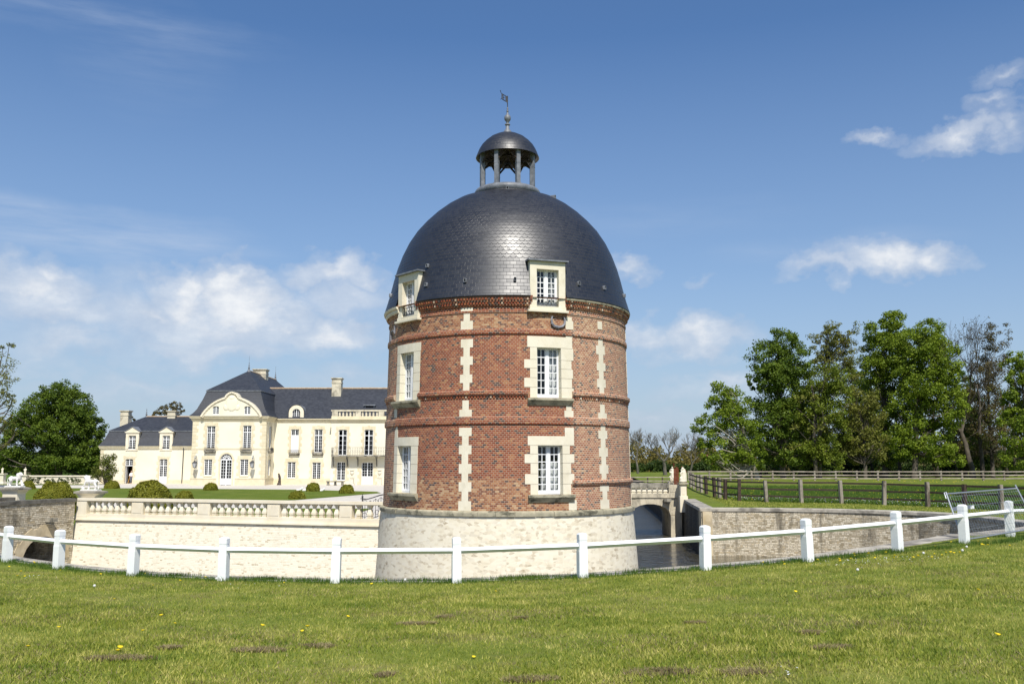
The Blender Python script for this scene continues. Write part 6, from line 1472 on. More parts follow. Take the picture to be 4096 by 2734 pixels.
def paddock_fence():
    t = thing('paddock_fence', 'dark brown wooden three rail paddock fence on the meadow beyond the moat', 'fence', (16, 57, .53))
    px = [(2763, 1947), (2776, 1954), (2791, 1962), (2806, 1968), (2825, 1975), (2859, 1986), (2879, 1991), (2901, 1998), (2957, 2003.5), (3066, 2008), (3206, 2011), (3366, 2014), (3537, 2020), (3712, 2028), (3859, 2036), (4007, 2044), (4170, 2053), (4340, 2062)]
    P = [atZ(u, v, .53) for u, v in px]; R2 = random.Random(6); H = 1.40
    for i, p in enumerate(P):
        rot = R2.uniform(-.3, .3) + .2; Mt = Matrix.Translation(p) @ Matrix.Rotation(rot, 4, 'Z') @ Matrix.Rotation(rad(R2.uniform(-3, 3)), 4, 'Y')
        mb = MB(); mb.frustum((0, 0), .10, .10, .095, .09, -.2, H + R2.uniform(-.05, .05), Mt); dark = i in (5, 7, 8, 4, 14)
        mb.build('fence_post', M['dark_wood' if dark else 'grey_wood'], t)
    for a, b in zip(P[:-1], P[1:]):
        d = (b - a); n = Vector((-d.y, d.x, 0)).normalized() * .06; n = -n if n.y > 0 else n
        for h in (1.24, .82, .38):
            mb = MB(); j0, j1 = R2.uniform(-.03, .03), R2.uniform(-.03, .03); A = a + Vector((0, 0, h + j0)) - n * 1.6; B = b + Vector((0, 0, h + j1)) - n * 1.6
            mb.prism([A - Vector((0, 0, .055)), A - Vector((0, 0, .055)) - n, A + Vector((0, 0, .055)) - n, A + Vector((0, 0, .055))], B - A); mb.build('fence_rail', M['dark_wood'], t)
    # weathered fence farther back
    t = thing('meadow_fence', 'weathered grey three rail fence far back in front of the tall trees', 'fence', (40, 119, .5))
    Y = 119; us = [2752 + 84 * i for i in range(18)]; us = [u for u in us]
    pts = [Vector((wx(u, Y), Y, .5)) for u in us]
    for p in pts: mb = MB(); mb.frustum((p.x, p.y), .11, .10, .10, .10, .3, 1.78); mb.build('fence_post', M['grey_wood'], t)
    for a, b in zip(pts[:-1], pts[1:]):
        for h in (1.66, 1.22, .80): mb = MB(); A = Vector((a.x, Y - .16, h + R2.uniform(-.02, .02))); B = Vector((b.x, Y - .16, h + R2.uniform(-.02, .02))); mb.prism([A + Vector((0, 0, -.06)), A + Vector((0, .05, -.06)), A + Vector((0, .05, .06)), A + Vector((0, 0, .06))], B - A); mb.build('fence_rail', M['pale_rail_wood'], t)
    t = thing('low_fence', 'low two rail fence in the meadow beyond the small bridge, next to the tower', 'fence', (16, 108, .5))
    Y = 109; us = [2405, 2467, 2528, 2589, 2648, 2706]; pts = [Vector((wx(u, Y), Y, .5)) for u in us]
    for p in pts: mb = MB(); mb.frustum((p.x, p.y), .08, .08, .07, .07, .2, 1.22); mb.build('fence_post', M['dark_wood'], t)
    for a, b in zip(pts[:-1], pts[1:]):
        for h in (1.13, .72): mb = MB(); A = Vector((a.x, Y - .12, h)); mb.prism([A + Vector((0, 0, -.05)), A + Vector((0, .04, -.05)), A + Vector((0, .04, .05)), A + Vector((0, 0, .05))], b - a); mb.build('fence_rail', M['pale_rail_wood'], t)
paddock_fence()

# ------------------------------------------------------------------ plants
def leaves_np(cent, rad_, n, size, rng, flat=.75, up=.35):
    """n leaf-sized faces gathered round every cluster centre; returns (4N,3)"""
    out = []
    for c, r in zip(cent, rad_):
        d = rng.normal(size=(n, 3)); d /= np.linalg.norm(d, axis=1)[:, None] + 1e-9; q = rng.random(n) ** .45
        p = np.asarray(c) + d * (q * r)[:, None] * np.array([1, 1, flat])
        nr = d * .6 + rng.normal(size=(n, 3)) * .7 + np.array([0, 0, up]); nr /= np.linalg.norm(nr, axis=1)[:, None]
        a = np.cross(nr, rng.normal(size=(n, 3))); a /= np.linalg.norm(a, axis=1)[:, None] + 1e-9; b = np.cross(nr, a)
        s = (size * rng.uniform(.6, 1.35, n))[:, None]
        out.append(np.stack([p + a * s, p + b * s * .6, p - a * s, p - b * s * .6], 1).reshape(-1, 3))
    return np.concatenate(out) if out else np.zeros((0, 3))

def limb(mb, a, b, r0, r1, rng, bend=.12, n=5):
    a, b = Vector(a), Vector(b); L = (b - a).length; mid = Vector(rng.normal(size=3)) * L * bend; P = []
    for i in range(n + 1): f = i / n; P.append(a.lerp(b, f) + mid * math.sin(math.pi * f) + Vector((0, 0, -.12 * L * math.sin(math.pi * f) * (1 if b.z < a.z + L * .5 else -.3))))
    mb.tube(P, [r0 + (r1 - r0) * i / n for i in range(n + 1)], 5, False)

def tree(name, label, base, blobs, mat, seed, leaf=.22, per=70, dens=1.0, trunk_r=.38, bark='bark', trunk_top=None, group='tall trees beyond the meadow', lean=0.0, depth=.9, crad=(.32, .5), sticks=0):
    """blobs: crown masses (x, y, z, rx, rz) in metres; clusters sit towards their outsides so the sky shows between"""
    rng = np.random.default_rng(seed); t = thing(name, label, 'tree', base, group); base = Vector(base)
    cents = []; rads = []
    for bx, by, bz, rx, rz in blobs:
        n = max(5, int(dens * 7.0 * (rx * rz) ** .8))
        for _ in range(n):
            d = rng.normal(size=3); d /= np.linalg.norm(d); q = rng.uniform(.35, 1.0) ** .6
            cents.append((bx + d[0] * rx * q, by + d[1] * rx * depth * q, bz + d[2] * rz * q)); rads.append(rng.uniform(*crad) * (rx + rz) / 2)
    zt = trunk_top if trunk_top else base.z + .82 * (max(b[2] for b in blobs) - base.z); xt = sum(b[0] for b in blobs) / len(blobs)
    mb = MB(); top = Vector((base.x + (xt - base.x) * .6 + lean, base.y, zt)); P = []; k = 8
    for i in range(k + 1):
        f = i / k; P.append(base.lerp(top, f) + Vector((math.sin(f * 5 + seed) * .25 * f, math.cos(f * 4 + seed) * .25 * f, 0)))
    mb.tube([base - Vector((0, 0, .4))] + P, [trunk_r * 1.45] + [trunk_r * (1 - .8 * i / k) for i in range(k + 1)], 8)
    mb.build('trunk', M[bark], t, True)
    mb = MB(); idx = rng.permutation(len(cents))[:int(22 + len(cents) * .35)]
    idx = idx[:70]
    for i in idx:
        c = Vector(cents[i]); h = min(max((c.z - base.z) - rng.uniform(1.5, 4.5), (zt - base.z) * .22), zt - base.z - .3); f = h / (zt - base.z); j = f * k; a = P[int(j)].lerp(P[min(k, int(j) + 1)], j - int(j))
        limb(mb, a, c, trunk_r * (.32 * (1 - f) + .08), .035, rng)
    mb.build('branches', M[bark], t)
    mesh_np('crown', leaves_np(cents, [r * .82 for r in rads], int(per * 1.25), leaf * .74, rng), 4, M[mat], t)
    return t

def from_px(lst, Y):
    out = []
    for x, y, rx, ry in lst:
        p = atY(x * K, y * K, Y); s = Y / F * K; out.append((p.x, Y + R_.uniform(-1.5, 1.5), p.z, rx * s * 1.12, ry * s * 1.12))
    return out
def gp(x, y, Y, z=.5): p = atY(x * K, y * K, Y); return (p.x, Y, z)

def right_trees():
    G = .5
    Y = 124; tree('lime_tree', 'smaller tree with pale trunk and open green crown left of the tall trees', gp(1738, 1090, Y), from_px([(1652, 900, 26, 30), (1640, 935, 34, 26), (1690, 925, 38, 38), (1622, 975, 36, 30), (1675, 985, 50, 38), (1715, 1000, 34, 40), (1650, 1035, 46, 26), (1700, 1045, 36, 26), (1612, 1015, 20, 14), (1670, 950, 40, 30), (1640, 1055, 40, 18), (1720, 1050, 30, 22)], Y), 'leaf_green', 3, .20, 60, .85, .36, 'pale_bark', lean=0, crad=(.30, .46))
    Y = 131; tree('lime_tree', 'tall rounded dark green tree, second from the left in the tall group', gp(1797, 1090, Y), from_px([(1795, 788, 40, 30), (1770, 820, 46, 36), (1818, 835, 36, 40), (1762, 870, 40, 34), (1800, 890, 44, 36), (1772, 925, 48, 34), (1815, 945, 34, 34), (1770, 975, 44, 30), (1805, 1000, 40, 34), (1755, 860, 30, 22), (1780, 1040, 44, 26), (1790, 835, 40, 40), (1815, 1045, 36, 24), (1740, 1010, 30, 26), (1800, 960, 40, 40), (1740, 880, 20, 14)], Y), 'leaf_dark', 4, .21, 72, 1.0, .45)
    Y = 135; tree('lime_tree', 'tall thin olive tree with feathery twigs, between two fuller green trees', gp(1873, 1090, Y), from_px([(1925, 765, 40, 34), (1890, 790, 32, 36), (1950, 800, 28, 44), (1915, 820, 44, 36), (1935, 850, 36, 40), (1880, 840, 24, 40), (1905, 770, 18, 34)], Y), 'leaf_olive', 5, .17, 46, .8, .42, crad=(.24, .42))
    Y = 129; tree('lime_tree', 'yellow green tree in front of the thin olive one', gp(1880, 1092, Y), from_px([(1895, 870, 46, 30), (1875, 900, 36, 30), (1920, 905, 38, 30), (1895, 940, 46, 34), (1850, 930, 36, 36), (1860, 1030, 40, 28), (1900, 1055, 40, 20), (1870, 980, 36, 30), (1915, 980, 36, 34), (1890, 1025, 40, 30)], Y), 'leaf_bright', 6, .20, 64, .9, .36)
    Y = 130; tree('lime_tree', 'lower olive coloured tree at the foot of the bright green trees', gp(1985, 1090, Y), from_px([(1985, 920, 36, 34), (1965, 955, 36, 34), (2000, 965, 36, 34), (1975, 1005, 40, 30), (2005, 1020, 30, 30), (1960, 1040, 36, 26)], Y), 'leaf_olive', 7, .19, 60, .9, .3)
    Y = 137; tree('lime_tree', 'tallest green tree, its narrow top rising above the middle of the group', gp(2030, 1090, Y), from_px([(2040, 738, 30, 22), (2020, 762, 34, 30), (2058, 770, 34, 30), (2030, 805, 48, 34), (2068, 815, 30, 36), (2010, 845, 34, 34), (2050, 860, 44, 36), (2022, 890, 36, 30), (2060, 920, 36, 34), (2030, 950, 40, 34), (2030, 1000, 40, 32), (2010, 805, 30, 36), (2045, 1045, 36, 24)], Y), 'leaf_green', 8, .21, 72, 1.0, .45)
    Y = 132; tree('lime_tree', 'broad bright green tree right of the tallest one', gp(2098, 1090, Y), from_px([(2130, 755, 40, 22), (2110, 785, 52, 34), (2160, 795, 40, 32), (2100, 830, 46, 34), (2150, 845, 48, 38), (2180, 860, 24, 24), (2110, 885, 52, 36), (2160, 905, 46, 36), (2085, 930, 40, 36), (2135, 950, 52, 36), (2165, 985, 34, 30), (2100, 990, 44, 34), (2130, 1030, 46, 28), (2080, 860, 34, 36), (2175, 935, 34, 36), (2065, 1010, 36, 34), (2165, 1045, 40, 24), (2130, 815, 44, 36)], Y), 'leaf_green', 9, .21, 74, 1.0, .48)
    Y = 140; tree('lime_tree', 'sparse brownish tree between the bare tree and the right edge', gp(2278, 1090, Y), from_px([(2275, 770, 28, 34), (2290, 820, 30, 40), (2262, 840, 30, 40), (2290, 880, 34, 40), (2262, 910, 34, 44), (2300, 950, 34, 44), (2265, 985, 40, 40), (2235, 930, 30, 50), (2225, 1010, 40, 40), (2300, 1030, 44, 36), (2250, 870, 28, 50)], Y), 'leaf_brown', 10, .15, 50, .95, .34, crad=(.26, .42))
    Y = 127; tree('lime_tree', 'bright green tree cut off by the right edge of the photo', gp(2362, 1094, Y), from_px([(2345, 830, 32, 26), (2375, 850, 40, 36), (2330, 870, 26, 24), (2350, 900, 36, 30), (2332, 930, 26, 26), (2375, 930, 40, 34), (2350, 970, 34, 30), (2340, 1010, 40, 30), (2330, 1050, 40, 24), (2320, 960, 30, 30)], Y), 'leaf_green', 11, .2, 70, .95, .42)
    for k, (x, top, w_, lab) in enumerate(((1842, 880, 44, 'dark green tree half hidden between the rounded tree and the thin olive one'), (1968, 850, 44, 'dark green tree half hidden behind the thin olive one'), (2215, 880, 40, 'dark green tree half hidden behind the bare tree'))):
        Y = 150; tree('lime_tree', lab, gp(x, 1090, Y), from_px([(x + dx, y, w_ * q, 30) for y, q, dx in ((top, .6, 0), (top + 40, .8, -12), (top + 45, .8, 14), (top + 85, 1, 0), (top + 120, 1, -16), (top + 130, 1, 18), (top + 165, 1.1, 0)) if y < 1060], Y), 'leaf_dark', 50 + k, .21, 70, .95, .36)
    # bare tree
    Y = 136; bare_tree('bare_tree', 'tall nearly leafless tree with dark forked branches near the right of the group', gp(2232, 1090, Y), wz(728 * K, Y) - .5, 31, .40, 'bark', 'tall trees beyond the meadow', spread=.62, levels=7, tuft=2)
    for k, (x, top, Y, r, sp, lab) in enumerate(((1464, 978, 176, .2, .5, 'slim bare tree in the far meadow, closest of three to the tower'), (1527, 976, 160, .29, .95, 'wide forked bare tree, middle of the three in the far meadow'), (1583, 988, 172, .2, .6, 'bare tree with two upright stems, third from the tower in the far meadow'))):
        bare_tree('bare_tree', lab, gp(x, 1088, Y, .53), wz(top * K, Y) - .53, 40 + k, r, 'grey_bark', 'bare trees in the far meadow', spread=sp, levels=7)

def bare_tree(name, label, base, H, seed, r, bark, group, spread=.6, levels=6, tuft=0):
    rng = np.random.default_rng(seed); t = thing(name, label, 'tree', base, group); mb = MB(); mt = MB(); tips = []
    mb2 = MB()
    def grow(p, d, L, rr, lev):
        n = 4; P = [p]; q = p.copy(); dd = d.copy()
        for i in range(n):
            dd = (dd + Vector(rng.normal(size=3)) * .13 + Vector((0, 0, .06))).normalized(); q = q + dd * L / n; P.append(q.copy())
        (mb if lev == 0 else mb2).tube(P, [max(.013, rr * (1 - .4 * i / n)) for i in range(n + 1)], 6 if lev < 2 else 3, False)
        if lev >= levels: tips.append(q); return
        k = 2 if lev < 1 else (3 if rng.random() < .6 else 2)
        for j in range(k):
            az = rng.uniform(0, 2 * math.pi) if lev else (j * math.pi + rng.uniform(-.4, .4)); sp = spread * rng.uniform(.5, 1.1) * (1.0 if lev < 2 else .62)
            side = Vector((math.cos(az), math.sin(az) * .9, 0)); nd = (dd + side * sp * 1.25 + Vector((0, 0, .16))).normalized(); grow(P[-1] if j == 0 or lev == 0 else P[rng.integers(2, 4)], nd, L * rng.uniform(.66, .84), rr * rng.uniform(.5, .66), lev + 1)
    grow(Vector(base) - Vector((0, 0, .2)), Vector((0, 0, 1)), H * .27, r, 0)
    zmax = max(v[2] for v in mb2.v); k = H / (zmax - base[2])
    for m in (mb, mb2): m.v = [(base[0] + (x - base[0]) * (.2 + k), base[1] + (y - base[1]) * (.2 + k), base[2] + (z - base[2]) * k) for x, y, z in m.v]
    mb.build('trunk', M[bark], t, True); mb2.build('branches', M[bark], t)
    if tuft:
        tp_ = [(base[0] + (q.x - base[0]) * (.2 + k), base[1] + (q.y - base[1]) * (.2 + k), base[2] + (q.z - base[2]) * k) for q in tips[::4]]
        mesh_np('buds', leaves_np(tp_, [.5] * len(tp_), tuft * 3, .12, rng), 4, M['leaf_brown'], t)

def left_trees():
    Y = 141; tree('round_tree', 'big dense round dark green tree left of the chateau', gp(135, 1090, Y, 0), from_px([(148, 905, 42, 24), (120, 925, 44, 26), (175, 930, 42, 28), (90, 955, 44, 30), (140, 955, 50, 30), (195, 955, 36, 30), (60, 985, 36, 26), (110, 990, 50, 30), (165, 990, 50, 32), (215, 990, 26, 32), (45, 1020, 40, 26), (100, 1030, 52, 30), (160, 1030, 52, 30), (215, 1035, 28, 30), (30, 1055, 44, 24), (90, 1062, 56, 24), (150, 1062, 56, 24), (205, 1062, 34, 24), (0, 1050, 30, 24)], Y), 'leaf_dark', 14, .20, 84, 1.35, .6, group='trees on the left', crad=(.30, .46))
    Y = 106; tree('ash_tree', 'open spring tree with small pale leaves reaching in at the left edge', gp(-48, 1090, Y, 0), from_px([(4, 795, 18, 14), (-10, 840, 40, 30), (22, 885, 24, 24), (-5, 900, 36, 30), (32, 905, 14, 14), (10, 940, 32, 26), (30, 965, 14, 12), (-5, 985, 30, 24), (15, 1015, 20, 16), (-60, 860, 50, 60), (-50, 960, 50, 50)], Y), 'leaf_olive', 15, .13, 34, .9, .4, 'bark', group='trees on the left', crad=(.30, .5))
    Y = 165; tree('pine_tree', 'dark thin tree top showing above the ridge of the left wing', gp(393, 1060, Y, 0), from_px([(396, 930, 18, 8), (382, 942, 24, 8), (408, 942, 14, 8), (368, 950, 14, 5)], Y), 'leaf_brown', 16, .2, 30, 1.6, .2, group='trees behind the left wing')
    Y = 158; tree('pine_tree', 'small dark tree top just right of the outer chimney of the left wing', gp(300, 1060, Y, 0), from_px([(300, 958, 9, 8), (296, 968, 12, 7)], Y), 'leaf_brown', 17, .2, 30, 2.0, .2, group='trees behind the left wing')
    # loose shrub at the corner of the wing
    Y = 119.5; rng = np.random.default_rng(20); p = atY(423, 1932, Y); t = thing('corner_shrub', 'tall loose yellow green shrub at the left corner of the chateau wing', 'shrub', (p.x, Y, 0)); mb = MB(); cs = []
    for i in range(46):
        a = rng.uniform(0, 6.28); h = rng.uniform(.7, 3.6); q = rng.uniform(.2, 1.75) * (1 - abs(h - 1.9) / 3.4); c = (p.x + q * math.cos(a) * 1.0 + .15, Y + q * math.sin(a) * .7, h); cs.append(c); limb(mb, (p.x + .1 * math.cos(a), Y, 0), c, .035, .012, rng, .1, 3)
    for i in range(9): cs.append((p.x - 1.1 - rng.uniform(0, .9), Y + rng.uniform(-.4, .4), rng.uniform(.7, 1.7)))
    mb.build('stems', M['bark'], t); mesh_np('foliage', leaves_np(cs, [.42] * len(cs), 90, .085, rng, 1.2), 4, M['leaf_shrub'], t)
    # rose bushes along the low wall
    for i in range(9):
        x = wx(112 + i * 26 + R_.uniform(-5, 5), 121.6); h = R_.uniform(.6, .95); rng = np.random.default_rng(60 + i); t = thing('rose_bush', 'small dark rose bush in the row in front of the low garden wall', 'shrub', (x, 121.6, 0), 'rose bushes along the garden wall')
        cs = [(x + rng.uniform(-.3, .3), 121.6 + rng.uniform(-.15, .15), rng.uniform(.2, h)) for _ in range(9)]; mesh_np('foliage', leaves_np(cs, [.2] * 9, 40, .055, rng), 4, M['leaf_hedge'], t)
        mb = MB()
        for c in cs[:5]: mb.tube([(x, 121.6, 0), c], .015, 4)
        mb.build('stems', M['bark'], t)

def topiary():
    L = [(224, 1924, 92, 55, 1.45, 'big clipped box dome left of the lion on the balustrade', 0), (600, 1920, 96, 55, 1.45, 'biggest clipped box dome, right of the lion and in front of the left wing', 0),
         (450, 1921, 29, 103, .86, 'small clipped dome in front of the open doorway', 0), (113, 1922, 27, 101, .86, 'small clipped dome behind the lion at the far left', 0), (844, 1930, 28, 97, .78, 'small clipped dome in front of the pavilion', 0),
         (740, 1962, 34, 75, .62, 'loose low dome beside the biggest clipped dome', 0), (1189, 1963, 33, 76, .62, 'flat topped dome near the balustrade in front of the main wing', 0), (1253, 1930, 27, 94, .85, 'pointed round bush on the lawn in front of the main wing', 1), (1388, 1937, 30, 88, .88, 'clipped dome at the right end of the courtyard lawn, nearest the tower', 0)]
    for k, (u, vt, hw, Y, H, lab, pt) in enumerate(L):
        p = atY(u, vt, Y); H = p.z; w = hw * Y / F; rng = np.random.default_rng(80 + k); t = thing('box_dome', lab, 'clipped shrub', (p.x, Y, 0), 'clipped domes on the courtyard lawn')
        n = int(5600 * w * w + 2600 * w); d = rng.normal(size=(n, 3)); d[:, 2] = np.abs(d[:, 2]); d /= np.linalg.norm(d, axis=1)[:, None]
        lump = 1 + .05 * np.sin(d[:, 0] * 7 + k) * np.sin(d[:, 1] * 6 + 1.3 * k) + .035 * np.sin(d[:, 2] * 11 + d[:, 0] * 9) - rng.random(n) * .09
        pw = 1.0 if not pt else .8
        pos = np.stack([p.x + d[:, 0] * w * lump, Y + d[:, 1] * w * lump, np.maximum(.02, (np.abs(d[:, 2]) ** pw) * H * lump)], 1)
        nr = d + rng.normal(size=(n, 3)) * .55; nr /= np.linalg.norm(nr, axis=1)[:, None]; a = np.cross(nr, rng.normal(size=(n, 3))); a /= np.linalg.norm(a, axis=1)[:, None]; b = np.cross(nr, a); s = (rng.uniform(.035, .075, n) * (1.0 if Y < 60 else 1.5))[:, None]
        mesh_np('leaves', np.stack([pos + a * s, pos + b * s * .7, pos - a * s, pos - b * s * .7], 1).reshape(-1, 3), 4, M['leaf_topiary'], t)
        mb = MB(); mb.lathe([(w * .84, -.02), (w * .83, H * .23), (w * .73, H * .47), (w * .53, H * .68), (w * .27, H * .80), (.01, H * .84)], 28, (p.x, Y)); mb.build('inner_mass', M['leaf_topiary'], t, True)

def woodland():
    rng = np.random.default_rng(33)
    def band(name, label, u0, u1, Y0, Y1, ztop, mat, n, size, per, rr, seed, zb=.5):
        rng = np.random.default_rng(seed); cs = []; rs = []
        for i in range(n):
            u = rng.uniform(u0, u1); Y = rng.uniform(Y0, Y1); x = wx(u, Y); h = ztop * (.72 + .28 * math.sin(u * .021 + seed) * math.sin(u * .047 + 1)) * rng.uniform(.75, 1.0)
            z = rng.uniform(zb, zb + h); cs.append((x, Y, z)); rs.append(rng.uniform(*rr))
        o = mesh_np(name, leaves_np(cs, rs, per, size, rng), 4, M[mat], None, 'stuff'); tag(o, label, 'woodland')
    band('spring_woodland', 'hazy brown and olive spring woodland along the far edge of the meadow', 2380, 3300, 205, 235, 7.6, 'leaf_wood', 560, .30, 44, (.9, 1.7), 5)
    band('hedge', 'dark green hedge at the foot of the far spring woodland', 2380, 3100, 196, 203, 2.6, 'leaf_hedge', 260, .24, 44, (.6, 1.0), 6)
    band('undergrowth', 'dim undergrowth and saplings under the tall trees on the right', 2960, 4300, 146, 165, 6.6, 'leaf_hedge', 520, .25, 44, (.7, 1.3), 7)
    band('undergrowth', 'brown twiggy bushes behind the trunks of the tall trees', 2900, 4300, 168, 185, 10.5, 'leaf_brown', 560, .28, 40, (.9, 1.7), 8)
    band('far_woodland', 'distant dark trees behind the garden at the far left', -400, 420, 190, 230, 6.5, 'leaf_hedge', 420, .32, 44, (1.0, 1.8), 9, 0)
    # trunks of trees deep in the wood
    for k, (x, Y, h, r) in enumerate([(1745, 142, 9, .22), (1840, 146, 12, .25), (1872, 128, 13, .34), (1940, 150, 12, .25), (2002, 148, 12, .3), (2065, 143, 12, .3), (2150, 140, 12, .32), (2195, 145, 12, .22), (2255, 138, 14, .36), (2310, 143, 14, .28), (2330, 147, 12, .28)]):
        b = Vector(gp(x, 1090, Y)); t = thing('understorey_tree', 'slim dark trunk with few leaves standing in the shade of the tall trees', 'tree', b, 'slim shaded trees in the wood'); rng = np.random.default_rng(120 + k); mb = MB()
        P = [b + Vector((math.sin(i * 1.3 + k) * .15 * i / 3, 0, h * i / 6)) for i in range(7)]; mb.tube(P, [r * (1 - .11 * i) for i in range(7)], 7); mb.build('trunk', M['bark'], t, True)
        cs = [(b.x + rng.normal() * 1.6, Y + rng.normal() * 1.4, h * rng.uniform(.35, 1.0)) for _ in range(14)]; mb = MB()
        for c in cs: limb(mb, P[2 + int(rng.integers(0, 4))], c, .06, .02, rng)
        mb.build('branches', M['bark'], t); mesh_np('crown', leaves_np(cs, [.9] * 14, 42, .17, rng), 4, M['leaf_dark' if k % 2 else 'leaf_olive'], t)
    # distant farmhouse
    Y = 245; x0, x1 = wx(2786, Y), wx(2818, Y); ze, zr = atY(CX, 1836, Y).z, atY(CX, 1811, Y).z
    t = thing('farmhouse', 'distant house with orange red tiled roof peeping over the woodland', 'house', ((x0 + x1) / 2, Y, 0)); mb = MB(); mb.box(x0, x1 + 4, Y, Y + 7, 0, ze); mb.build('wall', M['render_wall'], t); mb = MB(); mb.prism([(x0 - .3, Y - .3, ze), (x0 - .3, Y + 7.3, ze), (x0 - .3, Y + 3.5, zr)], (x1 + 4.6 - x0, 0, 0)); mb.build('roof', M['red_tile'], t); mb = MB(); mb.box(x1 + 2, x1 + 2.7, Y + 3, Y + 4, ze, zr + .8); mb.build('chimney', M['red_tile'], t)
right_trees(); left_trees(); topiary(); woodland()

# ------------------------------------------------------------------ mown grass, flowers, weeds
def blades(name, label, pts, h, w, rng, mat, lean=.5):
    n = len(pts); z = lawn_z(pts[:, 0], pts[:, 1]); a = rng.uniform(0, 2 * math.pi, n); hh = h * rng.uniform(.5, 1.25, n); ln = hh * rng.normal(size=n) * lean; b = rng.uniform(0, 2 * math.pi, n)
    ww = w * rng.uniform(.7, 1.3, n); dx, dy = np.cos(a) * ww, np.sin(a) * ww
    p0 = np.stack([pts[:, 0] - dx, pts[:, 1] - dy, z - .004], 1); p1 = np.stack([pts[:, 0] + dx, pts[:, 1] + dy, z - .004], 1); p2 = np.stack([pts[:, 0] + np.cos(b) * ln, pts[:, 1] + np.sin(b) * ln, z + hh], 1)
    o = mesh_np(name, np.stack([p0, p1, p2], 1).reshape(-1, 3), 3, M[mat], None, 'stuff'); return tag(o, label, 'grass')
def lawn_samples(n, rng, y0=5.8, y1=22.5, power=1.0):
    y = y0 + (y1 - y0) * rng.random(n) ** power; x = (rng.random(n) * 2 - 1) * (y * .60 + .6); r = np.hypot(x - TX, y - TY); a = np.degrees(np.arctan2(x - TX, -(y - TY)))
    keep = (r > interp(a, RIN) + 1.05 + 1.2 * np.clip((a - 25) / 12, 0, 1)); return np.stack([x[keep], y[keep]], 1)
def grass():
    rng = np.random.default_rng(5)
    p = lawn_samples(330000, rng, power=1.25); f = np.sin(p[:, 0] * 1.1 + 1.7 * np.sin(p[:, 1] * .75)) * np.sin(p[:, 1] * 1.5 + .6 * p[:, 0]); keep = rng.random(len(p)) < .74 + .26 * f
    blades('grass', 'short mown lawn grass in front of the white fence', p[keep], .045, .0065, rng, 'blade', .75)
    p = lawn_samples(110000, rng, power=1.2); f = np.sin(p[:, 0] * 1.7 + 2.1 * np.sin(p[:, 1] * 1.1)) + np.sin(p[:, 1] * 2.3 + 1.4 * np.sin(p[:, 0] * .8 + 1)); p = p[f + rng.normal(size=len(f)) * .6 > .5]; blades('dry_grass', 'pale dry blades mixed into the mown lawn', p, .03, .006, rng, 'straw', 1.3)
    # longer tufts round the posts and along the coping
    q = []
    for a, _ in FP:
        c = pol(a, 19.6); m = rng.normal(size=(260, 2)) * np.array([.24, .14]); q.append(np.array([c.x, c.y]) + m)
    tuft = [(-16, 18.95, 500), (-13, 19.0, 300), (-23, 18.95, 260), (-9, 18.9, 260), (.5, 18.95, 420), (2, 18.9, 420), (9, 18.9, 260), (-27, 19.0, 300), (23.5, 19.6, 320), (31, 19.7, 300), (27, 19.6, 260), (-5, 18.9, 200), (-37, 19.2, 240)]
    for a, r, n in tuft: c = pol(a, r + .2); q.append(np.array([c.x, c.y]) + rng.normal(size=(n, 2)) * np.array([.22, .10]))
    aa = rng.uniform(-48, 48, 9000); rr = interp(aa, RIN) + .68 + np.abs(rng.normal(size=9000)) * .25 + 1.3 * np.clip((aa - 25) / 12, 0, 1); q.append(np.stack([TX + rr * np.sin(np.radians(aa)), TY - rr * np.cos(np.radians(aa))], 1))
    q = np.concatenate(q); blades('tall_grass', 'longer green grass growing along the stone edge and round the fence posts', q, .105, .006, rng, 'tall_blade', .5)
grass()

def thatch():
    rng = np.random.default_rng(8); spots = [(1665, 2495, .42, .08), (1780, 2468, .2, .07), (480, 2633, .55, .1), (1035, 2600, .45, .1), (1275, 2585, .28, .09), (1540, 2703, .16, .1), (2640, 2690, .5, .13), (2980, 2690, .35, .1), (3240, 2530, .2, .07), (2080, 2473, .14, .05), (680, 2590, .2, .07), (3330, 2590, .3, .07), (2780, 2492, .2, .05), (2120, 2720, .4, .1)]
    for k, (u, v, sx, sy) in enumerate(spots):
        c = on_lawn(u, v); n = int(2300 * (sx + .1)); q = np.sqrt(rng.random(n)) * (.8 + .2 * rng.random(n)); a = rng.uniform(0, 6.283, n); p = np.array([c.x, c.y]) + np.stack([np.cos(a), np.sin(a)], 1) * q[:, None] * np.array([sx * .75, sy * 1.5]); o = blades('thatch_clump', '', p, .035, .007, rng, 'straw', 1.6)
        del o['kind']; o['label'] = 'brown clump of dead grass lying on the mown lawn'; o['category'] = 'dead grass'; o['group'] = 'dead grass clumps on the lawn'
thatch()

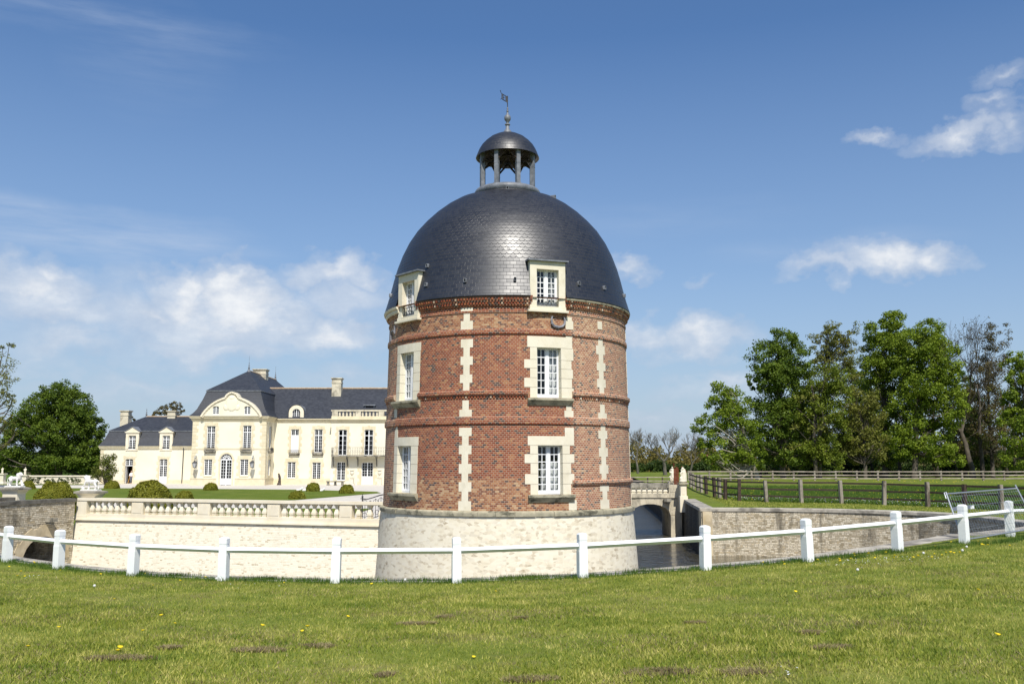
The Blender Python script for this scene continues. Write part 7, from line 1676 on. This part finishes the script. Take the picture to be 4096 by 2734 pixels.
def flowers():
    rng = random.Random(9)
    L = [(740, 313), (800, 345), (268, 366), (655, 380), (547, 465), (541, 478), (1200, 360), (1388, 382), (1410, 366), (1593, 315), (700, 167), (823, 149), (668, 115), (1047, 130), (1302, 155), (1380, 135), (940, 133), (2172, 503), (2272, 195), (2060, 133), (1770, 147), (460, 117), (540, 90), (155, 62), (160, 67), (78, 124), (112, 126), (95, 105), (40, 82), (127, 455), (278, 98), (523, 232), (1638, 133), (1706, 165)]
    P = [(u / 1.147, 2200 + v / 1.147) for u, v in L] + [(2048 + u / 1.147, 2200 + v / 1.147) for u, v in [(2137, 193), (1155, 62), (1245, 60), (1252, 72), (1400, 52), (1505, 57), (1665, 42), (1570, 30), (1755, 40), (1300, 200), (2225, 408)]]
    P += [(3300 + u / 2.95, 1850 + v / 2.95) for u, v in [(820, 1120), (1100, 1115), (1105, 1123), (1290, 1090), (1430, 1080), (1490, 1078), (1520, 1085), (1590, 1078), (1380, 1105), (595, 1143), (720, 1080), (340, 1095), (165, 1160), (185, 1183), (310, 1145), (520, 1090), (1490, 955), (1540, 945), (1805, 940), (1920, 915), (1875, 985), (1920, 990), (1850, 985), (1295, 1000), (2180, 1000), (1045, 1135), (860, 1132), (1265, 1135)]]
    proto = None
    for u, v in P:
        c = on_lawn(u, v)
        if math.hypot(c.x - TX, c.y - TY) < 19.1: continue
        if proto is None:
            proto = thing('dandelion', 'yellow dandelion flower in the mown grass', 'flower', (0, 0, 0), 'dandelions in the lawn')
            mb = MB(); mb.lathe([(.0, .062), (.012, .05), (.03, .066), (.026, .072), (.012, .078), (0, .078)], 10)
            for k in range(14): a = 2 * math.pi * k / 14; mb.prism([(.012 * math.cos(a), .012 * math.sin(a), .066), (.036 * math.cos(a - .12), .036 * math.sin(a - .12), .073), (.036 * math.cos(a + .12), .036 * math.sin(a + .12), .073)], (0, 0, .003))
            mb.build('flower_head', M['petal'], proto, local=True); mb = MB(); mb.tube([(0, 0, -.01), (.004, 0, .03), (0, 0, .056)], .0035, 5); mb.build('stalk', M['stem'], proto, local=True); o = proto
        else: o = copy_tree(proto)
        o.location = c; o.rotation_euler = (rng.uniform(-.35, .1) + .1, rng.uniform(-.3, .3), rng.uniform(0, 6)); s = rng.uniform(.55, .9); o.scale = (s, s, s)
    proto = None
    for u, v in [(2048 + 1587 / 1.147, 2200 + 117 / 1.147), (1620, 2340), (432 / 1.147, 2200 + 190 / 1.147), (1850 / 2.61 + 700, 2330), (430 / 2.61 + 700, 2335), (3300 + 1165 / 2.95, 2232), (3300 + 1625 / 2.95, 2221), (3300 + 1675 / 2.95, 2206)]:
        c = on_lawn(u, v)
        if proto is None:
            proto = thing('dandelion_clock', 'pale round dandelion seed head in the mown grass', 'seed head', (0, 0, 0), 'dandelion clocks in the lawn'); mb = MB(); mb.ball((0, 0, .115), .028, 10, 8); mb.build('seed_head', M['seed_head'], proto, True, local=True); mb = MB(); mb.tube([(0, 0, -.01), (.006, 0, .06), (0, 0, .095)], .0035, 5); mb.build('stalk', M['stem'], proto, local=True); o = proto
        else: o = copy_tree(proto)
        o.location = c; o.rotation_euler = (0, 0, rng.uniform(0, 6))
    # daisies in the lawn and the flowery strip along the paddock fence
    g = np.random.default_rng(4); V = []
    def sprinkle(x, y, z, s):
        a = g.uniform(0, 6.28); q = np.array([x, y, z]); e = np.array([math.cos(a), math.sin(a), .25]) * s; f = np.array([-math.sin(a), math.cos(a), .1]) * s; V.extend([q - e, q - f, q + e, q + f])
    W_ = []
    for cx_, cy_, sx, sy, n in [(3450, 2250, 90, 7, 60), (3620, 2238, 110, 5, 60), (130, 2310, 40, 5, 14), (3000, 2262, 60, 5, 30), (3150, 2700, 25, 10, 6), (1010, 2345, 60, 6, 14), (3870, 2160, 60, 5, 16), (3330, 2262, 60, 6, 30)]:
        for _ in range(n):
            c = on_lawn(g.normal(cx_, sx), g.normal(cy_, sy))
            if math.hypot(c.x - TX, c.y - TY) > 19.0: sprinkle(c.x, c.y, c.z + .05, g.uniform(.007, .013))
    tag(mesh_np('daisies', V, 4, M['white_cloth'], None, 'stuff'), 'tiny white daisies scattered in the lawn near the fence', 'flowers'); V = []
    base = [atZ(u, v, .53) for u, v in [(2859, 1986), (2957, 2003), (3066, 2008), (3366, 2014), (3537, 2020), (3712, 2028), (3859, 2036), (4150, 2053)]]
    def strip(n, back0, back1, s0, s1):
        for _ in range(n):
            i = g.integers(0, len(base) - 1); q = base[i].lerp(base[i + 1], g.random()); y = q.y + g.uniform(back0, back1); sprinkle(q.x * y / q.y, y, .53 + g.uniform(.1, .25), g.uniform(s0, s1))
    strip(1500, -.2, 5, .016, .034); tag(mesh_np('wild_daisies', V, 4, M['white_cloth'], None, 'stuff'), 'white daisies thick along the foot of the dark paddock fence', 'flowers'); V = []
    strip(1000, -.3, 30, .02, .045); strip(260, 50, 61, .035, .06); tag(mesh_np('buttercups', V, 4, M['petal'], None, 'stuff'), 'yellow buttercups scattered through the meadow behind the paddock fence', 'flowers')
    # rough meadow grass
    n = 90000; u = g.uniform(2860, 4200, n); Y = g.uniform(47, 92, n) ; x = (u - CX) / F * Y; foot = np.interp(u, [2859, 2957, 3066, 3366, 3537, 3712, 3859, 4200], [b.y for b in base]); k = Y > foot - .3; x, Y = x[k], Y[k]; n = len(x)
    a = g.uniform(0, 6.28, n); h = g.uniform(.10, .28, n); w = .018
    z = np.full(n, .53); p0 = np.stack([x - np.cos(a) * w, Y - np.sin(a) * w, z], 1); p1 = np.stack([x + np.cos(a) * w, Y + np.sin(a) * w, z], 1); p2 = np.stack([x + g.normal(size=n) * .05, Y + g.normal(size=n) * .05, z + h], 1)
    n2 = 70000; u = g.uniform(2800, 4200, n2); Y = g.uniform(44, 66, n2); x2 = (u - CX) / F * Y; foot = np.interp(u, [2790, 2859, 2957, 3066, 3366, 3537, 3712, 3859, 4200], [72] + [b.y for b in base]); rr = np.hypot(x2 - TX, Y - TY); aa = np.degrees(np.arctan2(x2 - TX, -(Y - TY)))
    k = (Y < foot - .1) & (rr > interp(aa, RIN) + 1.1) & ((aa < 138) | (x2 > 12.2 + (Y - 51) * .12)); x2, Y2 = x2[k], Y[k]; n2 = len(x2); a2 = g.uniform(0, 6.28, n2); h2 = g.uniform(.03, .075, n2); z2 = lawn_z(x2, Y2)
    q0 = np.stack([x2 - np.cos(a2) * .014, Y2 - np.sin(a2) * .014, z2], 1); q1 = np.stack([x2 + np.cos(a2) * .014, Y2 + np.sin(a2) * .014, z2], 1); q2 = np.stack([x2 + g.normal(size=n2) * .03, Y2 + g.normal(size=n2) * .03, z2 + h2], 1)
    tag(mesh_np('bank_grass', np.stack([q0, q1, q2], 1).reshape(-1, 3), 3, M['blade'], None, 'stuff'), 'mown grass strip between the far moat wall and the paddock fence', 'grass')
    tag(mesh_np('meadow_grass', np.stack([p0, p1, p2], 1).reshape(-1, 3), 3, M['tall_blade'], None, 'stuff'), 'rough uncut grass of the paddock behind the dark fence', 'grass')
flowers()
